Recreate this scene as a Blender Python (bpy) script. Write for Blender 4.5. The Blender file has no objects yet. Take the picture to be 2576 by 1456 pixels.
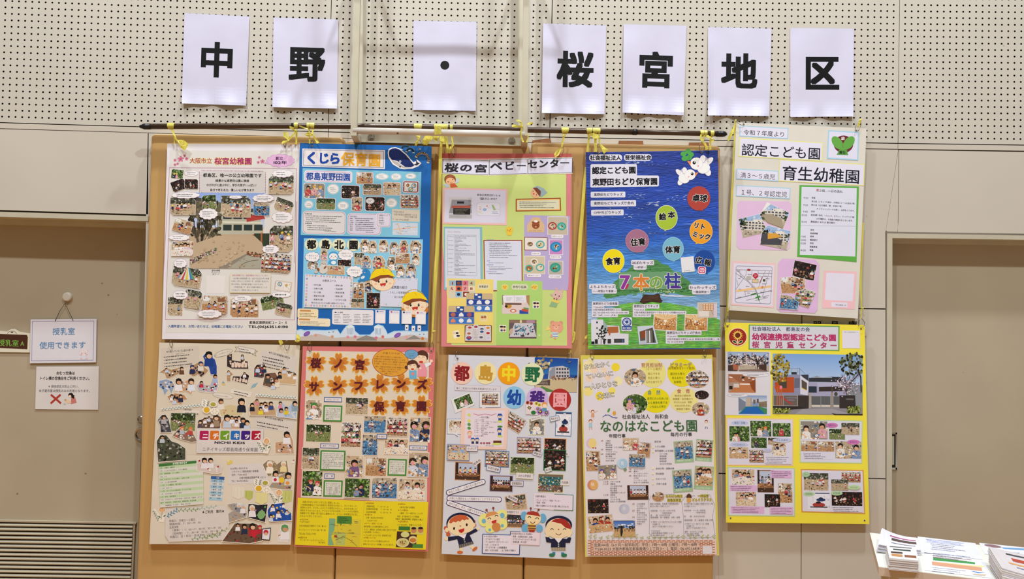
import bpy, bmesh, math, random
import numpy as np
from mathutils import Matrix, Vector

# ---------------------------------------------------------------- camera, world, lights, exposure
SC = bpy.context.scene
COLL = SC.collection
F = 1950.0                      # focal length in pixels of the 2576 wide frame
CAM = np.array([0.0, -3.5908, 1.62])
PIT, YAW, ROL = 0.023383, 0.013548, 0.018319
_cp, _sp, _cy, _sy, _cr, _sr = math.cos(PIT), math.sin(PIT), math.cos(YAW), math.sin(YAW), math.cos(ROL), math.sin(ROL)
_fw = np.array([_sy*_cp, _cy*_cp, _sp]); _r0 = np.array([_cy, -_sy, 0.0]); _u0 = np.cross(_r0, _fw)
_R = _cr*_r0 + _sr*_u0; _U = -_sr*_r0 + _cr*_u0
cam_data = bpy.data.cameras.new('camera'); cam_data.sensor_width = 36.0; cam_data.lens = F/2576*36.0
cam_data.clip_start = 0.05
cam = bpy.data.objects.new('camera', cam_data); COLL.objects.link(cam)
cam.matrix_world = Matrix(((_R[0], _U[0], -_fw[0], CAM[0]), (_R[1], _U[1], -_fw[1], CAM[1]), (_R[2], _U[2], -_fw[2], CAM[2]), (0, 0, 0, 1)))
SC.camera = cam

world = bpy.data.worlds.new('hall_light'); SC.world = world; world.use_nodes = True
bgn = world.node_tree.nodes['Background']
bgn.inputs[0].default_value = (1.0, 0.84, 0.66, 1); bgn.inputs[1].default_value = 0.225

def area(name, loc, target, power, size, col):
    l = bpy.data.lights.new(name, 'AREA'); l.shape = 'DISK'; l.size = size; l.energy = power; l.color = col
    o = bpy.data.objects.new(name, l); COLL.objects.link(o); o.location = loc
    o.rotation_euler = (Vector(target)-Vector(loc)).to_track_quat('-Z', 'Y').to_euler()
KEY = (0.895, 0.955, 1.0)
area('hall_lamp', (-2.35, -5.8, 8.8), (0, 0, 1.8), 272, 0.30, KEY)
area('hall_lamp', (1.9, -5.8, 8.8), (0, 0, 1.8), 290, 0.30, KEY)
area('hall_lamp', (-1.9, -2.0, 8.8), (-0.4, 0, 1.8), 285, 0.40, KEY)
area('hall_lamp', (1.9, -2.0, 8.8), (0.6, 0, 1.8), 285, 0.40, KEY)

SC.view_settings.view_transform = 'Standard'; SC.view_settings.look = 'None'
SC.view_settings.gamma = 1.0; SC.view_settings.use_curve_mapping = False
SC.view_settings.exposure = 0.0

# ---------------------------------------------------------------- pixel -> place on the wall
def P(px, py, d=0.0):
    """point of a plane parallel to the wall, d metres in front of it, seen at photograph pixel px,py"""
    px = np.asarray(px, float); py = np.asarray(py, float)
    dr = ((px-1288)/F)[..., None]*_R + ((728-py)/F)[..., None]*_U + _fw
    t = (-np.asarray(d, float)-CAM[1])/dr[..., 1]
    return CAM + dr*t[..., None]
def Pz(px, py, z):
    dr = (px-1288)/F*_R + (728-py)/F*_U + _fw
    return CAM + dr*((z-CAM[2])/dr[2])

# wall grid in metres (peg rows) with the slight lens stretch of the photograph
_q = [0.03658311, 0.01089881, 0.01936711, 2.33881736, -0.88856376, 3.6510247]; _k = 0.03742535
_c = [math.cos(a) for a in _q[:3]]; _s = [math.sin(a) for a in _q[:3]]
_mf = np.array([_s[1]*_c[0], _c[1]*_c[0], _s[0]]); _m0 = np.array([_c[1], -_s[1], 0.]); _mu = np.cross(_m0, _mf)
_mr, _mu = _c[2]*_m0+_s[2]*_mu, -_s[2]*_m0+_c[2]*_mu
def W(x, z, d=0.0):
    x = np.asarray(x, float); z = np.asarray(z, float)
    v = np.stack([x-_q[3], np.full_like(x, _q[5]), z-_q[4]], -1)
    a = v@_mr/(v@_mf); b = v@_mu/(v@_mf); s = 1+_k*(a*a+b*b)
    return P(1288+F*a*s, 728-F*b*s, d)

# ---------------------------------------------------------------- colours and materials
KALB = 1.06
def lin(h, k=KALB):
    h = h.lstrip('#')
    if len(h) == 3: h = ''.join(c*2 for c in h)
    o = []
    for i in (0, 2, 4):
        c = int(h[i:i+2], 16)/255
        c = c/12.92 if c <= 0.04045 else ((c+0.055)/1.055)**2.4
        o.append(min(c*k, 0.93))
    return tuple(o)+(1.0,)

def mat(name, hexc=None, rough=0.55, metal=0.0, noise=0.06, scale=6.0, bump=0.0, bscale=60.0, spec=0.4, attr=False, specks=0.0, stretch=None, transl=0.0):
    m = bpy.data.materials.new(name); m.use_nodes = True; nt = m.node_tree; N = nt.nodes; L = nt.links
    b = N['Principled BSDF']; b.inputs['Roughness'].default_value = rough; b.inputs['Metallic'].default_value = metal
    b.inputs['Specular IOR Level'].default_value = spec
    tc = N.new('ShaderNodeTexCoord'); mp = N.new('ShaderNodeMapping'); L.new(tc.outputs['Object'], mp.inputs[0])
    if stretch: mp.inputs['Scale'].default_value = stretch
    if attr:
        a = N.new('ShaderNodeAttribute'); a.attribute_name = 'Col'; src = a.outputs['Color']
    else:
        a = N.new('ShaderNodeRGB'); a.outputs[0].default_value = lin(hexc); src = a.outputs[0]
    n = N.new('ShaderNodeTexNoise'); n.inputs['Scale'].default_value = scale; n.inputs['Detail'].default_value = 5
    L.new(mp.outputs[0], n.inputs['Vector'])
    mr = N.new('ShaderNodeMapRange'); mr.inputs[1].default_value = 0.3; mr.inputs[2].default_value = 0.7
    mr.inputs[3].default_value = 1-noise; mr.inputs[4].default_value = 1+noise; L.new(n.outputs[0], mr.inputs[0])
    mx = N.new('ShaderNodeMix'); mx.data_type = 'RGBA'; mx.blend_type = 'MULTIPLY'; mx.inputs[0].default_value = 1.0
    L.new(src, mx.inputs[6]); L.new(mr.outputs[0], mx.inputs[7]); out = mx.outputs[2]
    if specks:
        v = N.new('ShaderNodeTexVoronoi'); v.inputs['Scale'].default_value = 9.0; L.new(tc.outputs['Object'], v.inputs['Vector'])
        n2 = N.new('ShaderNodeTexNoise'); n2.inputs['Scale'].default_value = 3.1; L.new(tc.outputs['Object'], n2.inputs['Vector'])
        m1 = N.new('ShaderNodeMapRange'); m1.inputs[1].default_value = 0.03; m1.inputs[2].default_value = 0.055; m1.inputs[3].default_value = specks; m1.inputs[4].default_value = 0
        L.new(v.outputs['Distance'], m1.inputs[0])
        m2 = N.new('ShaderNodeMath'); m2.operation = 'GREATER_THAN'; m2.inputs[1].default_value = 0.5; L.new(n2.outputs[0], m2.inputs[0])
        m3 = N.new('ShaderNodeMath'); m3.operation = 'MULTIPLY'; L.new(m1.outputs[0], m3.inputs[0]); L.new(m2.outputs[0], m3.inputs[1])
        my = N.new('ShaderNodeMix'); my.data_type = 'RGBA'; L.new(m3.outputs[0], my.inputs[0]); L.new(out, my.inputs[6]); my.inputs[7].default_value = (0.08, 0.05, 0.03, 1); out = my.outputs[2]
    L.new(out, b.inputs['Base Color'])
    if bump:
        nb = N.new('ShaderNodeTexNoise'); nb.inputs['Scale'].default_value = bscale; nb.inputs['Detail'].default_value = 3
        L.new(mp.outputs[0], nb.inputs['Vector'])
        bp = N.new('ShaderNodeBump'); bp.inputs['Strength'].default_value = bump; bp.inputs['Distance'].default_value = 0.01
        L.new(nb.outputs[0], bp.inputs['Height']); L.new(bp.outputs[0], b.inputs['Normal'])
    if transl:
        t = N.new('ShaderNodeBsdfTranslucent'); L.new(out, t.inputs[0]); ms = N.new('ShaderNodeMixShader'); ms.inputs[0].default_value = transl
        L.new(b.outputs[0], ms.inputs[1]); L.new(t.outputs[0], ms.inputs[2]); L.new(ms.outputs[0], N['Material Output'].inputs[0])
    return m
M = {
 'print': mat('printed_paper', attr=True, rough=0.55, noise=0.025, scale=9, bump=0.10, bscale=7, spec=0.22),
 'paint': mat('poster_paint', attr=True, rough=0.6, noise=0.05, scale=30, bump=0.35, bscale=40, spec=0.4, stretch=(1, 1, 5)),
 'peg': mat('perforated_board_paint', '#c5bfb3', noise=0.03, scale=2.5, rough=0.6, specks=0.25),
 'panel': mat('wall_panel_paint', '#c5bdb0', noise=0.035, scale=2, rough=0.55, specks=0.5),
 'joint': mat('joint_shadow_gap', '#3a2c1c', rough=0.9),
 'door': mat('door_paint', '#b0a38c', noise=0.06, scale=2, rough=0.5, specks=0.6),
 'trim': mat('door_frame_paint', '#bdb6a2', noise=0.05, scale=9, rough=0.5, specks=0.6),
 'mat': mat('padded_vinyl', '#c09a62', noise=0.06, scale=4, rough=0.42, bump=0.10, bscale=5, spec=0.45, stretch=(1, 1, 0.35)),
 'steel': mat('painted_steel', '#c6c0ac', noise=0.05, scale=12, rough=0.4, specks=0.6),
 'tube': mat('worn_white_tube', '#d9d3cb', noise=0.06, scale=14, rough=0.35, specks=0.9),
 'chrome': mat('chrome', '#b8b4ae', rough=0.22, metal=1.0, noise=0.05),
 'wire': mat('nickel_wire', '#8f867a', rough=0.3, metal=1.0, noise=0.05),
 'pole': mat('brown_anodised_pole', '#4a382a', rough=0.33, noise=0.06, scale=30, metal=0.25, spec=0.6),
 'black': mat('black_rubber', '#1a1b1c', rough=0.35, noise=0.04),
 'ribbon': mat('yellow_plastic_tape', '#ebe370', rough=0.3, noise=0.16, scale=60, transl=0.35, stretch=(1, 1, 0.15)),
 'wood': mat('brown_plate', '#8a5a34', rough=0.6, noise=0.15, scale=30),
 'floor': mat('hall_floor', '#b8864c', rough=0.35, noise=0.08, scale=4, stretch=(1, 8, 1)),
 'table': mat('table_laminate', '#e4e4dc', rough=0.35, noise=0.02),
 'edge': mat('table_edge', '#cbb9a6', rough=0.5, noise=0.03),
 'knob': mat('grey_white_plastic', '#cfcabc', rough=0.4, noise=0.03),
 'cord': mat('dark_cord', '#3b3f38', rough=0.8, noise=0.1, scale=60),
 'cavity': mat('dark_cavity', '#2a1f14', rough=0.9),
}

# ---------------------------------------------------------------- object helpers
def setp(o, label=None, cat=None, group=None, kind=None):
    if label: o['label'] = label
    if cat: o['category'] = cat
    if group: o['group'] = group
    if kind: o['kind'] = kind
    return o
def mesh(name, verts, faces, m, parent=None, cols=None, smooth=False, **kw):
    me = bpy.data.meshes.new(name); me.from_pydata([tuple(v) for v in verts], [], faces)
    if cols is not None:
        ca = me.color_attributes.new('Col', 'FLOAT_COLOR', 'POINT'); ca.data.foreach_set('color', np.asarray(cols, np.float32).ravel())
    me.materials.append(M[m] if isinstance(m, str) else m)
    if smooth: me.polygons.foreach_set('use_smooth', [True]*len(me.polygons))
    o = bpy.data.objects.new(name, me); COLL.objects.link(o)
    if parent is not None:
        o.parent = parent; o.matrix_parent_inverse = parent.matrix_world.inverted()
    return setp(o, **kw)
def empty(name, loc, **kw):
    o = bpy.data.objects.new(name, None); COLL.objects.link(o); o.location = loc; o.empty_display_size = 0.05
    o.matrix_world = Matrix.Translation(loc)
    return setp(o, **kw)
class G:
    """collects pieces of one mesh"""
    def __init__(s): s.v = []; s.f = []
    def add(s, v, f):
        n = len(s.v); s.v += [tuple(map(float, p)) for p in v]; s.f += [tuple(i+n for i in q) for q in f]; return s
    def box(s, a, b):
        x0, y0, z0 = a; x1, y1, z1 = b
        return s.add([(x, y, z) for z in (z0, z1) for y in (y0, y1) for x in (x0, x1)], [(0, 2, 3, 1), (4, 5, 7, 6), (0, 1, 5, 4), (2, 6, 7, 3), (0, 4, 6, 2), (1, 3, 7, 5)])
    def slab(s, quad, d0, d1, bev=0.0):
        """px quad TL,TR,BR,BL between depths d0 (back) and d1 (front)"""
        q = np.array(quad, float)
        fr = P(q[:, 0], q[:, 1], d1); bk = fr.copy(); bk[:, 1] = -d0
        n = len(q)
        if bev:
            c = fr.mean(0); ed = fr.copy(); ed[:, 1] = -(d1-bev)
            inn = fr.copy(); dd = c-fr; inn[:, 0] += np.sign(dd[:, 0])*bev; inn[:, 2] += np.sign(dd[:, 2])*bev
            v = list(inn)+list(ed)+list(bk)
            f = [tuple(range(n))]+[(i, i+n, (i+1) % n+n, (i+1) % n) for i in range(n)]+[(i+n, i+2*n, (i+1) % n+2*n, (i+1) % n+n) for i in range(n)]+[tuple(range(3*n-1, 2*n-1, -1))]
        else:
            v = list(fr)+list(bk)
            f = [tuple(range(n))[::-1]]+[(i, (i+1) % n, (i+1) % n+n, i+n) for i in range(n)]+[tuple(range(n, 2*n))]
        return s.add(v, f)
    def tube(s, pts, r, n=12, cap=True, flat=1.0):
        pts = [np.array(p, float) for p in pts]; rs = r if isinstance(r, (list, tuple)) else [r]*len(pts)
        v = []; f = []; k = len(pts); prev = None
        for i, p in enumerate(pts):
            t = pts[min(i+1, k-1)]-pts[max(i-1, 0)]; t = t/(np.linalg.norm(t)+1e-9)
            if prev is None:
                a = np.array([0, 1., 0]) if abs(t[1]) < 0.9 else np.array([1., 0, 0])
            else: a = prev
            a = a-t*np.dot(a, t); a /= np.linalg.norm(a)+1e-9; prev = a; b = np.cross(t, a)
            for j in range(n):
                w = 2*math.pi*j/n; v.append(p+rs[i]*(math.cos(w)*a*flat+math.sin(w)*b))
        for i in range(k-1):
            for j in range(n): f.append((i*n+j, i*n+(j+1) % n, (i+1)*n+(j+1) % n, (i+1)*n+j))
        if cap: f.append(tuple(range(n))[::-1]); f.append(tuple(range((k-1)*n, k*n)))
        return s.add(v, f)
    def disc(s, c, prof, n=24):
        """lathe about the wall normal: prof = [(radius, d)]"""
        v = []; f = []
        for r, d in prof:
            for j in range(n):
                w = 2*math.pi*j/n; v.append((c[0]+r*math.cos(w), c[1]-d, c[2]+r*math.sin(w)))
        for i in range(len(prof)-1):
            for j in range(n): f.append((i*n+j, (i+1)*n+j, (i+1)*n+(j+1) % n, i*n+(j+1) % n))
        f.append(tuple(range((len(prof)-1)*n, len(prof)*n))[::-1])
        return s.add(v, f)
    def out(s, name, m, parent=None, smooth=False, **kw): return mesh(name, s.v, s.f, m, parent, smooth=smooth, **kw)

def ribbon_g(g, pts, w, d, thick=0.0004, twist=0.0):
    """flat tape along px points; w widths in px (list or number), d depth(s)"""
    n = len(pts); ws = w if isinstance(w, (list, tuple)) else [w]*n; ds = d if isinstance(d, (list, tuple)) else [d]*n
    A = []; B = []
    for i in range(n):
        a = pts[max(i-1, 0)]; b = pts[min(i+1, n-1)]; tx, ty = b[0]-a[0], b[1]-a[1]; l = math.hypot(tx, ty)+1e-6
        nx, ny = -ty/l*ws[i]/2, tx/l*ws[i]/2; tw = 0.0015*math.sin(i*1.7+pts[0][0])
        A.append(P(pts[i][0]+nx, pts[i][1]+ny, ds[i]+tw)); B.append(P(pts[i][0]-nx, pts[i][1]-ny, ds[i]-tw))
    v = A+B+[p+np.array([0, thick, 0]) for p in A]+[p+np.array([0, thick, 0]) for p in B]
    f = []
    for i in range(n-1):
        f += [(i, i+1, n+i+1, n+i), (2*n+i, 3*n+i, 3*n+i+1, 2*n+i+1), (i, 2*n+i, 2*n+i+1, i+1), (n+i, n+i+1, 3*n+i+1, 3*n+i)]
    f += [(0, n, 3*n, 2*n), (n-1, 3*n-1, 4*n-1, 2*n-1)]
    g.add(v, f); return g
# ---------------------------------------------------------------- the wall
def quadmesh(name, quads, d, m, parent=None, **kw):
    g = G()
    for q in quads:
        q = np.array(q, float); v = P(q[:, 0], q[:, 1], d); g.add(list(v), [(3, 2, 1, 0)])
    return g.out(name, m, parent, **kw)
wall = G()
wall.slab([(-700, -900), (3300, -900), (3300, 584), (-700, 532)], -0.05, -0.012)
wall.slab([(372, 532), (2229, 560), (2229, 1690), (340, 1640)], -0.05, -0.012)
wall = wall.out('wall_back', 'joint', kind='structure')

def peg_panel(u0, u1, off, v0=0, v1=24):
    p = 0.03; r = 0.0046; V = []; Fc = []
    nu, nv = u1-u0+1, v1-v0+1
    S = {}
    def vert(x, z, d):
        k = (round(x, 5), round(z, 5), d)
        if k not in S: S[k] = len(V); V.append(k)
        return S[k]
    for i in range(nu):
        for j in range(nv):
            cx = off+(u0+i)*p; cz = (v0+j)*p
            xl = cx-p/2 if i else cx-0.87*p; xr = cx+p/2 if i < nu-1 else cx+0.87*p
            zb = cz-p/2 if j else cz-0.88*p; zt = cz+p/2 if j < nv-1 else cz+0.9*p
            o = [(xr, cz), (xr, zt), (cx, zt), (xl, zt), (xl, cz), (xl, zb), (cx, zb), (xr, zb)]
            oi = [vert(a, b, 0.0) for a, b in o]
            hi = [vert(cx+r*math.cos(k*math.pi/4), cz+r*math.sin(k*math.pi/4), 0.0) for k in range(8)]
            bi = [vert(cx+r*math.cos(k*math.pi/4), cz+r*math.sin(k*math.pi/4), -0.009) for k in range(8)]
            for k in range(8):
                k2 = (k+1) % 8; Fc.append((oi[k], oi[k2], hi[k2], hi[k])); Fc.append((hi[k], hi[k2], bi[k2], bi[k]))
    x0, x1, z0, z1 = off+u0*p-.87*p, off+u1*p+.87*p, v0*p-.88*p, v1*p+.9*p
    c = [vert(a, b, 0.0) for a, b in ((x0, z0), (x1, z0), (x1, z1), (x0, z1))]; cb = [vert(a, b, -0.009) for a, b in ((x0, z0), (x1, z0), (x1, z1), (x0, z1))]
    for k in range(4): Fc.append((c[k], cb[k], cb[(k+1) % 4], c[(k+1) % 4]))
    A = np.array(V); pts = W(A[:, 0], A[:, 1], A[:, 2])
    mesh('perforated_panel', pts, Fc, 'peg', wall)
peg_panel(-16, 49, 0.0); peg_panel(-5, 28, 1.67534); peg_panel(-7, 46, 2.78145); peg_panel(0, 26, 4.21577)
def wslab(x0, x1, z0, z1, name='wall_panel', n=1, m='panel'):
    g = G(); xs = np.linspace(x0, x1, n+1)
    for a, b in zip(xs[:-1], xs[1:]):
        X = np.array([a, b, b, a]); Z = np.array([z1, z1, z0, z0]); fr = W(X, Z, 0.0); bk = fr.copy(); bk[:, 1] = 0.009
        g.add(list(fr)+list(bk), [(3, 2, 1, 0), (0, 1, 5, 4), (1, 2, 6, 5), (2, 3, 7, 6), (3, 0, 4, 7)])
    g.out(name, m, wall)
e = .87*.03
for x0, x1 in ((-16*.03-e, 49*.03+e), (1.67534-5*.03-e, 1.67534+28*.03+e), (2.78145-7*.03-e, 2.78145+46*.03+e), (4.21577-e, 4.21577+26*.03)):
    wslab(x0, x1, -.0546, -.0305, 'wall_strip', 3)
# lower panels from photograph pixels
def pan(q): g = G(); g.slab(q, -0.009, 0.0); return g.out('wall_panel', 'panel', wall)
pan([(-300, 316), (374, 334.9), (372, 539), (-300, 519)])
pan([(372, 335), (1100, 354.4), (1100, 1640), (345, 1640)])
pan([(1102, 354.5), (1807.6, 369), (1807.6, 1640), (1100, 1640)])
pan([(1808, 369.2), (2259.5, 376.4), (2227.5, 585), (2227.5, 775.5), (1808, 768)])
pan([(2262, 377.2), (2900, 387), (2900, 592), (2257.5, 583), (2260, 560)])
pan([(2232, 582.2), (2229, 579), (2260.5, 377), (2258.5, 582.8)])
pan([(1808, 771), (2015.5, 774.6), (2015, 1197), (1808, 1189)])
pan([(2018, 774.6), (2227.5, 778.5), (2227.5, 1203), (2017.5, 1197)])
pan([(1808, 1192), (2015, 1199.5), (2014, 1640), (1808, 1640)])
pan([(2017, 1199.6), (2227.5, 1205.6), (2227, 1640), (2016, 1640)])
# plate with the store room name
sp = P(2018, 795, .004)
sign = empty('name_plate', tuple(P(2098, 820, 0.0)), label='beige name plate with large black characters, mostly hidden behind the yellow poster', cat='sign')
g = G(); g.slab([(2019, 795), (2181, 796.5), (2180, 845), (2019, 844)], 0.0, 0.004); g.out('plate', 'panel', sign)
SIGN_PLATE = sign

# floor
g = G(); g.box((-5, -7, -0.05), (5, 0.6, 0.0)); g.out('floor', 'floor', kind='structure')

# doors ------------------------------------------------------------------
def door_left():
    D = .15
    zt = P(180, 548, 0)[2]
    r = empty('door_1', tuple(P(180, 1000, -D)), kind='structure')
    g = G()
    g.slab([(-300, 523.5), (374, 543.2), (373, 556), (-300, 536)], -0.17, 0.004)           # head trim
    g.slab([(-300, 536), (372, 556), (371, 573), (-300, 553)], -D-.02, -0.09)              # inner lip
    g.out('door_frame', 'trim', r)
    g = G(); g.slab([(-300, 540), (378, 560), (340, 1700), (-300, 1700)], -D-.04, -D); g.out('door_leaf', 'door', r)
    # louvre
    top = [(-300, 1307), (341, 1318)]
    g = G()
    g.slab([(-300, 1303), (342, 1314.5), (341.7, 1318.5), (-300, 1307)], -D, -D+.012)
    g.slab([(335.5, 1317), (340, 1317), (326.5, 1640), (322, 1640)], -D, -D+.010)
    fr = g.out('louvre_frame', 'door', r)
    cav = G().slab([(-300, 1309), (336, 1319), (322, 1640), (-300, 1640)], -D, -D+.001).out('louvre_cavity', 'cavity', r)
    for i in range(31):
        y = 1325+i*10.55; xr = 336-(y-1318)*.0425
        a = P(-300, y-9.5, -D+.003); b = P(xr, y, -D+.003)
        h = 0.0158
        prof = [(-.0005, -h*.42), (.006, -h*.30), (.0105, h*.05), (.0085, h*.42), (-.0005, h*.5)]
        v = []
        for p in (a, b):
            for dd, dz in prof: v.append((p[0], p[1]-dd, p[2]+dz))
        n = len(prof); G().add(v, [(k, (k+1) % n, (k+1) % n+n, k+n) for k in range(n)]+[tuple(range(n))[::-1], tuple(range(n, 2*n))]).out('louvre_slat', 'trim', fr)
    # round lock and ring pull
    c = P(354.5, 1053.5, -D); G().disc(c, [(.0155, 0), (.0155, .006), (.012, .009), (.0115, .004), (.0001, .004)]).out('lock_cylinder', 'chrome', r, label='small round chrome lock cylinder')
    c = P(358, 1091.5, -D)
    h = G().disc(c, [(.034, 0), (.034, .007), (.031, .010), (.028, .009), (.027, .001), (.0001, .001)], 36).out('recessed_pull', 'chrome', r, label='round chrome recessed pull')
    G().box((c[0]-.026, c[1]-.005, c[2]-.003), (c[0]+.026, c[1]-.001, c[2]+.004)).out('pull_bar', 'chrome', h)
door_left()
def door_right():
    D = .10
    r = empty('door_2', tuple(P(2420, 1000, -D)), kind='structure')
    g = G()
    g.slab([(2232, 587), (2900, 596), (2900, 607), (2232, 598.4)], -D-.02, 0.004)
    g.slab([(2232, 587), (2245, 587), (2243, 1640), (2229.5, 1640)], -D-.02, 0.0045)
    g.slab([(2245, 598), (2900, 607), (2900, 620), (2245, 611.5)], -D-.02, -0.06)
    g.out('door_frame', 'trim', r)
    g = G(); g.slab([(2236, 590), (2900, 590), (2900, 1700), (2232, 1700)], -D-.04, -D); g.out('door_leaf', 'door', r)
    h = G()
    for q in ([(2240, 1088), (2256.5, 1088), (2256.5, 1092), (2240, 1092)], [(2240, 1176), (2256.5, 1176), (2256.5, 1181), (2240, 1181)], [(2253, 1088), (2257, 1088), (2257.5, 1181), (2253, 1181)]):
        h.slab(q, -D, -D+.004)
    h = h.out('flush_pull', 'chrome', r, label='chrome rectangular flush pull')
    G().slab([(2240, 1092), (2253, 1092), (2253, 1176), (2240, 1176)], -D, -D+.001).out('pull_recess', 'cavity', h)
    G().slab([(2240, 1097), (2249.5, 1097), (2249.5, 1169), (2240, 1169)], -D, -D+.0035).out('pull_grip', 'trim', h)
door_right()

# padded wall mats -------------------------------------------------------
def pad(tl, tr, br, bl, label, d1=.05, rc=9, plates=(), m='mat'):
    r = empty('wall_pad', tuple(P((bl[0]+br[0])/2, 1600, 0)), label=label, cat='wall pad', group='padded wall panels behind the posters')
    g = G(); q = []
    for c, p in enumerate((tl, tr, br, bl)):
        if c < 2:
            sx = 1 if c == 0 else -1
            arc = [(p[0]+sx*rc*(1-math.cos(a)), p[1]+rc*(1-math.sin(a))) for a in np.linspace(0, math.pi/2, 5)]
            q += arc if c == 0 else arc[::-1]
        else: q.append(p)
    n = len(q); Q = np.array(q); rings = []
    cx = (tl[0]+tr[0])/2
    for ins, dd in ((0, 0), (0, d1*.72), (1.2, d1*.88), (3.5, d1*.97), (8, d1)):
        R2 = Q.copy(); R2[:, 0] += np.where(Q[:, 0] < cx, ins, -ins); R2[:n-2, 1] += ins
        base = P(R2[:, 0], R2[:, 1], d1); base[:, 1] = -dd; rings.append(base)
    v = [p for rr in rings for p in rr]; f = []
    for k in range(len(rings)-1):
        for i in range(n): f.append((k*n+i, (k+1)*n+i, (k+1)*n+(i+1) % n, k*n+(i+1) % n))
    f.append(tuple(range((len(rings)-1)*n, len(rings)*n))[::-1])
    g.add(v, f); o = g.out('padding', m, r, smooth=False)
    for pq in plates: G().slab(pq, 0.004, 0.012).out('fixing_plate', 'wood', r)
pad((379, 336), (864, 344), (834.5, 1690), (335, 1690), 'leftmost tan padded wall panel, beside the left door with the louvre')
pad((868, 354), (1333, 365), (1311.5, 1690), (836, 1690), 'middle tan padded wall panel, below the white steel guard frame')
pad((1337, 357), (1813, 366), (1791, 1690), (1314, 1690), 'rightmost tan padded wall panel with three brown fixing plates on top',
    plates=([(1339, 353), (1385, 347.5), (1386.5, 359), (1338, 358)], [(1557, 354), (1618, 354.5), (1618, 366), (1556, 365)], [(1734, 358.5), (1783, 358), (1784, 368), (1733, 367)]))

# white steel guard frame ------------------------------------------------
fr = empty('guard_frame', tuple(P(1105, 350, 0)), label='white painted steel guard frame with a round bottom tube, above the blue and pink posters', cat='frame')
for x0, x1, y0, y1 in ((895, 911, 881.5, 897), (1317, 1331, 1313.5, 1327)):
    g = G(); a = [(x0, -320), (x1, -320), (x1-(x1-y1)*.96, 318), (y1, 339), (y0, 339), (x0-(x0-y0)*.96, 318)]
    g.slab([(x0+3, -320), (x1+3, -320), (y1, 341), (y0, 341)], .150, .172); g.out('upright', 'steel', fr)
for (x0, x1, yb) in ((897, 911, 352), (1302, 1314, 360)):
    g = G(); g.slab([(x0+4, -320), (x1+4, -320), (x1, yb), (x0, yb-1)], 0.0, .035); g.out('wall_channel', 'steel', fr)
for (a, b) in (((889, 336), (903, 358)), ((1320, 338), (1318, 366))):
    p0 = P(a[0], a[1], .160); p1 = P(b[0], b[1], .03); g = G(); w = .0145
    g.add([(p0[0]-w, p0[1]-.011, p0[2]), (p0[0]+w, p0[1]-.011, p0[2]), (p0[0]+w, p0[1]+.011, p0[2]+.01), (p0[0]-w, p0[1]+.011, p0[2]+.01),
           (p1[0]-w, p1[1], p1[2]-.02), (p1[0]+w, p1[1], p1[2]-.02), (p1[0]+w, p1[1]+.028, p1[2]+.02), (p1[0]-w, p1[1]+.028, p1[2]+.02)],
          [(0, 1, 2, 3), (7, 6, 5, 4), (0, 4, 5, 1), (1, 5, 6, 2), (2, 6, 7, 3), (3, 7, 4, 0)]); g.out('bracket', 'steel', fr)
g = G(); g.tube([P(889, 328.5, .160), P(1105, 333.5, .160), P(1320, 338, .160)], .0148, 20); g.out('bottom_tube', 'tube', fr, smooth=True, label='round white bottom tube with worn paint')
g = G(); g.slab([(906, 337), (1315, 346), (1316, 365), (905, 355)], 0.0, .052); g.slab([(903, 354.5), (1316, 364.6), (1316, 367.5), (903, 357.5)], 0.0, .060); base_beam = g.out('base_beam', 'steel', fr)
for cx, cy in ((934, 345), (1287.5, 354.5)):
    c = P(cx, cy, .053); c[1] = -.052
    G().disc(c, [(.0165, 0), (.0165, .004), (.0125, .0045), (.0125, .013), (.0105, .016), (.0001, .0165)], 18).out('bolt', 'chrome', fr)
# hoop bar further up, out of view, fixed to both uprights
a, b, c, dd = P(909, -150, .17), P(1008, -150, .42), P(1236, -150, .42), P(1322, -150, .17)
z = a[2]
for p in (a, b, c, dd): p[2] = z
xa = lambda p, px: p
b[0] = P(930, 140, 0)[0]; c[0] = P(1312, 140, 0)[0]; a[0] = P(902, 0, .16)[0]; dd[0] = P(1322, 0, .16)[0]
G().tube([a, b, c, dd], .017, 12).out('stand_off_bar', 'steel', fr)

# pole -------------------------------------------------------------------
pl = empty('curtain_pole', tuple(P(1090, 320, .09)), label='long dark brown extendable pole the posters are tied to', cat='pole')
PD = .092
pts = [(376, 318), (560, 317), (738, 316.5), (900, 317.3), (1052, 319.2), (1200, 323), (1340, 327), (1480, 329.8), (1597, 332)]
def poley(x):
    X = [p[0] for p in pts]+[1805]; Y = [p[1] for p in pts]+[336.5]; return float(np.interp(x, X, Y))
G().tube([P(x, y, PD) for x, y in pts], .0128, 20).out('outer_shaft', 'pole', pl, smooth=True)
G().tube([P(1597, 332, PD), P(1700, 334.2, PD), P(1806, 336.6, PD)], .0118, 20).out('inner_shaft', 'pole', pl, smooth=True)
G().tube([P(734, 316.5, PD), P(745, 316.6, PD)], .0136, 20).out('collar', 'black', pl, smooth=True)
G().tube([P(1592, 331.9, PD), P(1602, 332.1, PD)], .0142, 20).out('collar', 'black', pl, smooth=True)
G().tube([P(x, y, PD) for x, y in ((379, 318), (362, 318.2), (357.5, 318.3), (353, 318.2), (350, 318.2))], [.0136, .0136, .0095, .0075, .003], 20).out('end_cap', 'black', pl, smooth=True)
G().tube([P(x, y, PD) for x, y in ((1802, 336.5), (1818, 336.9), (1824, 337), (1828, 337.2), (1829.5, 337.2))], [.0135, .0135, .0115, .006, .001], 20).out('end_cap', 'black', pl, smooth=True)
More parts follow.
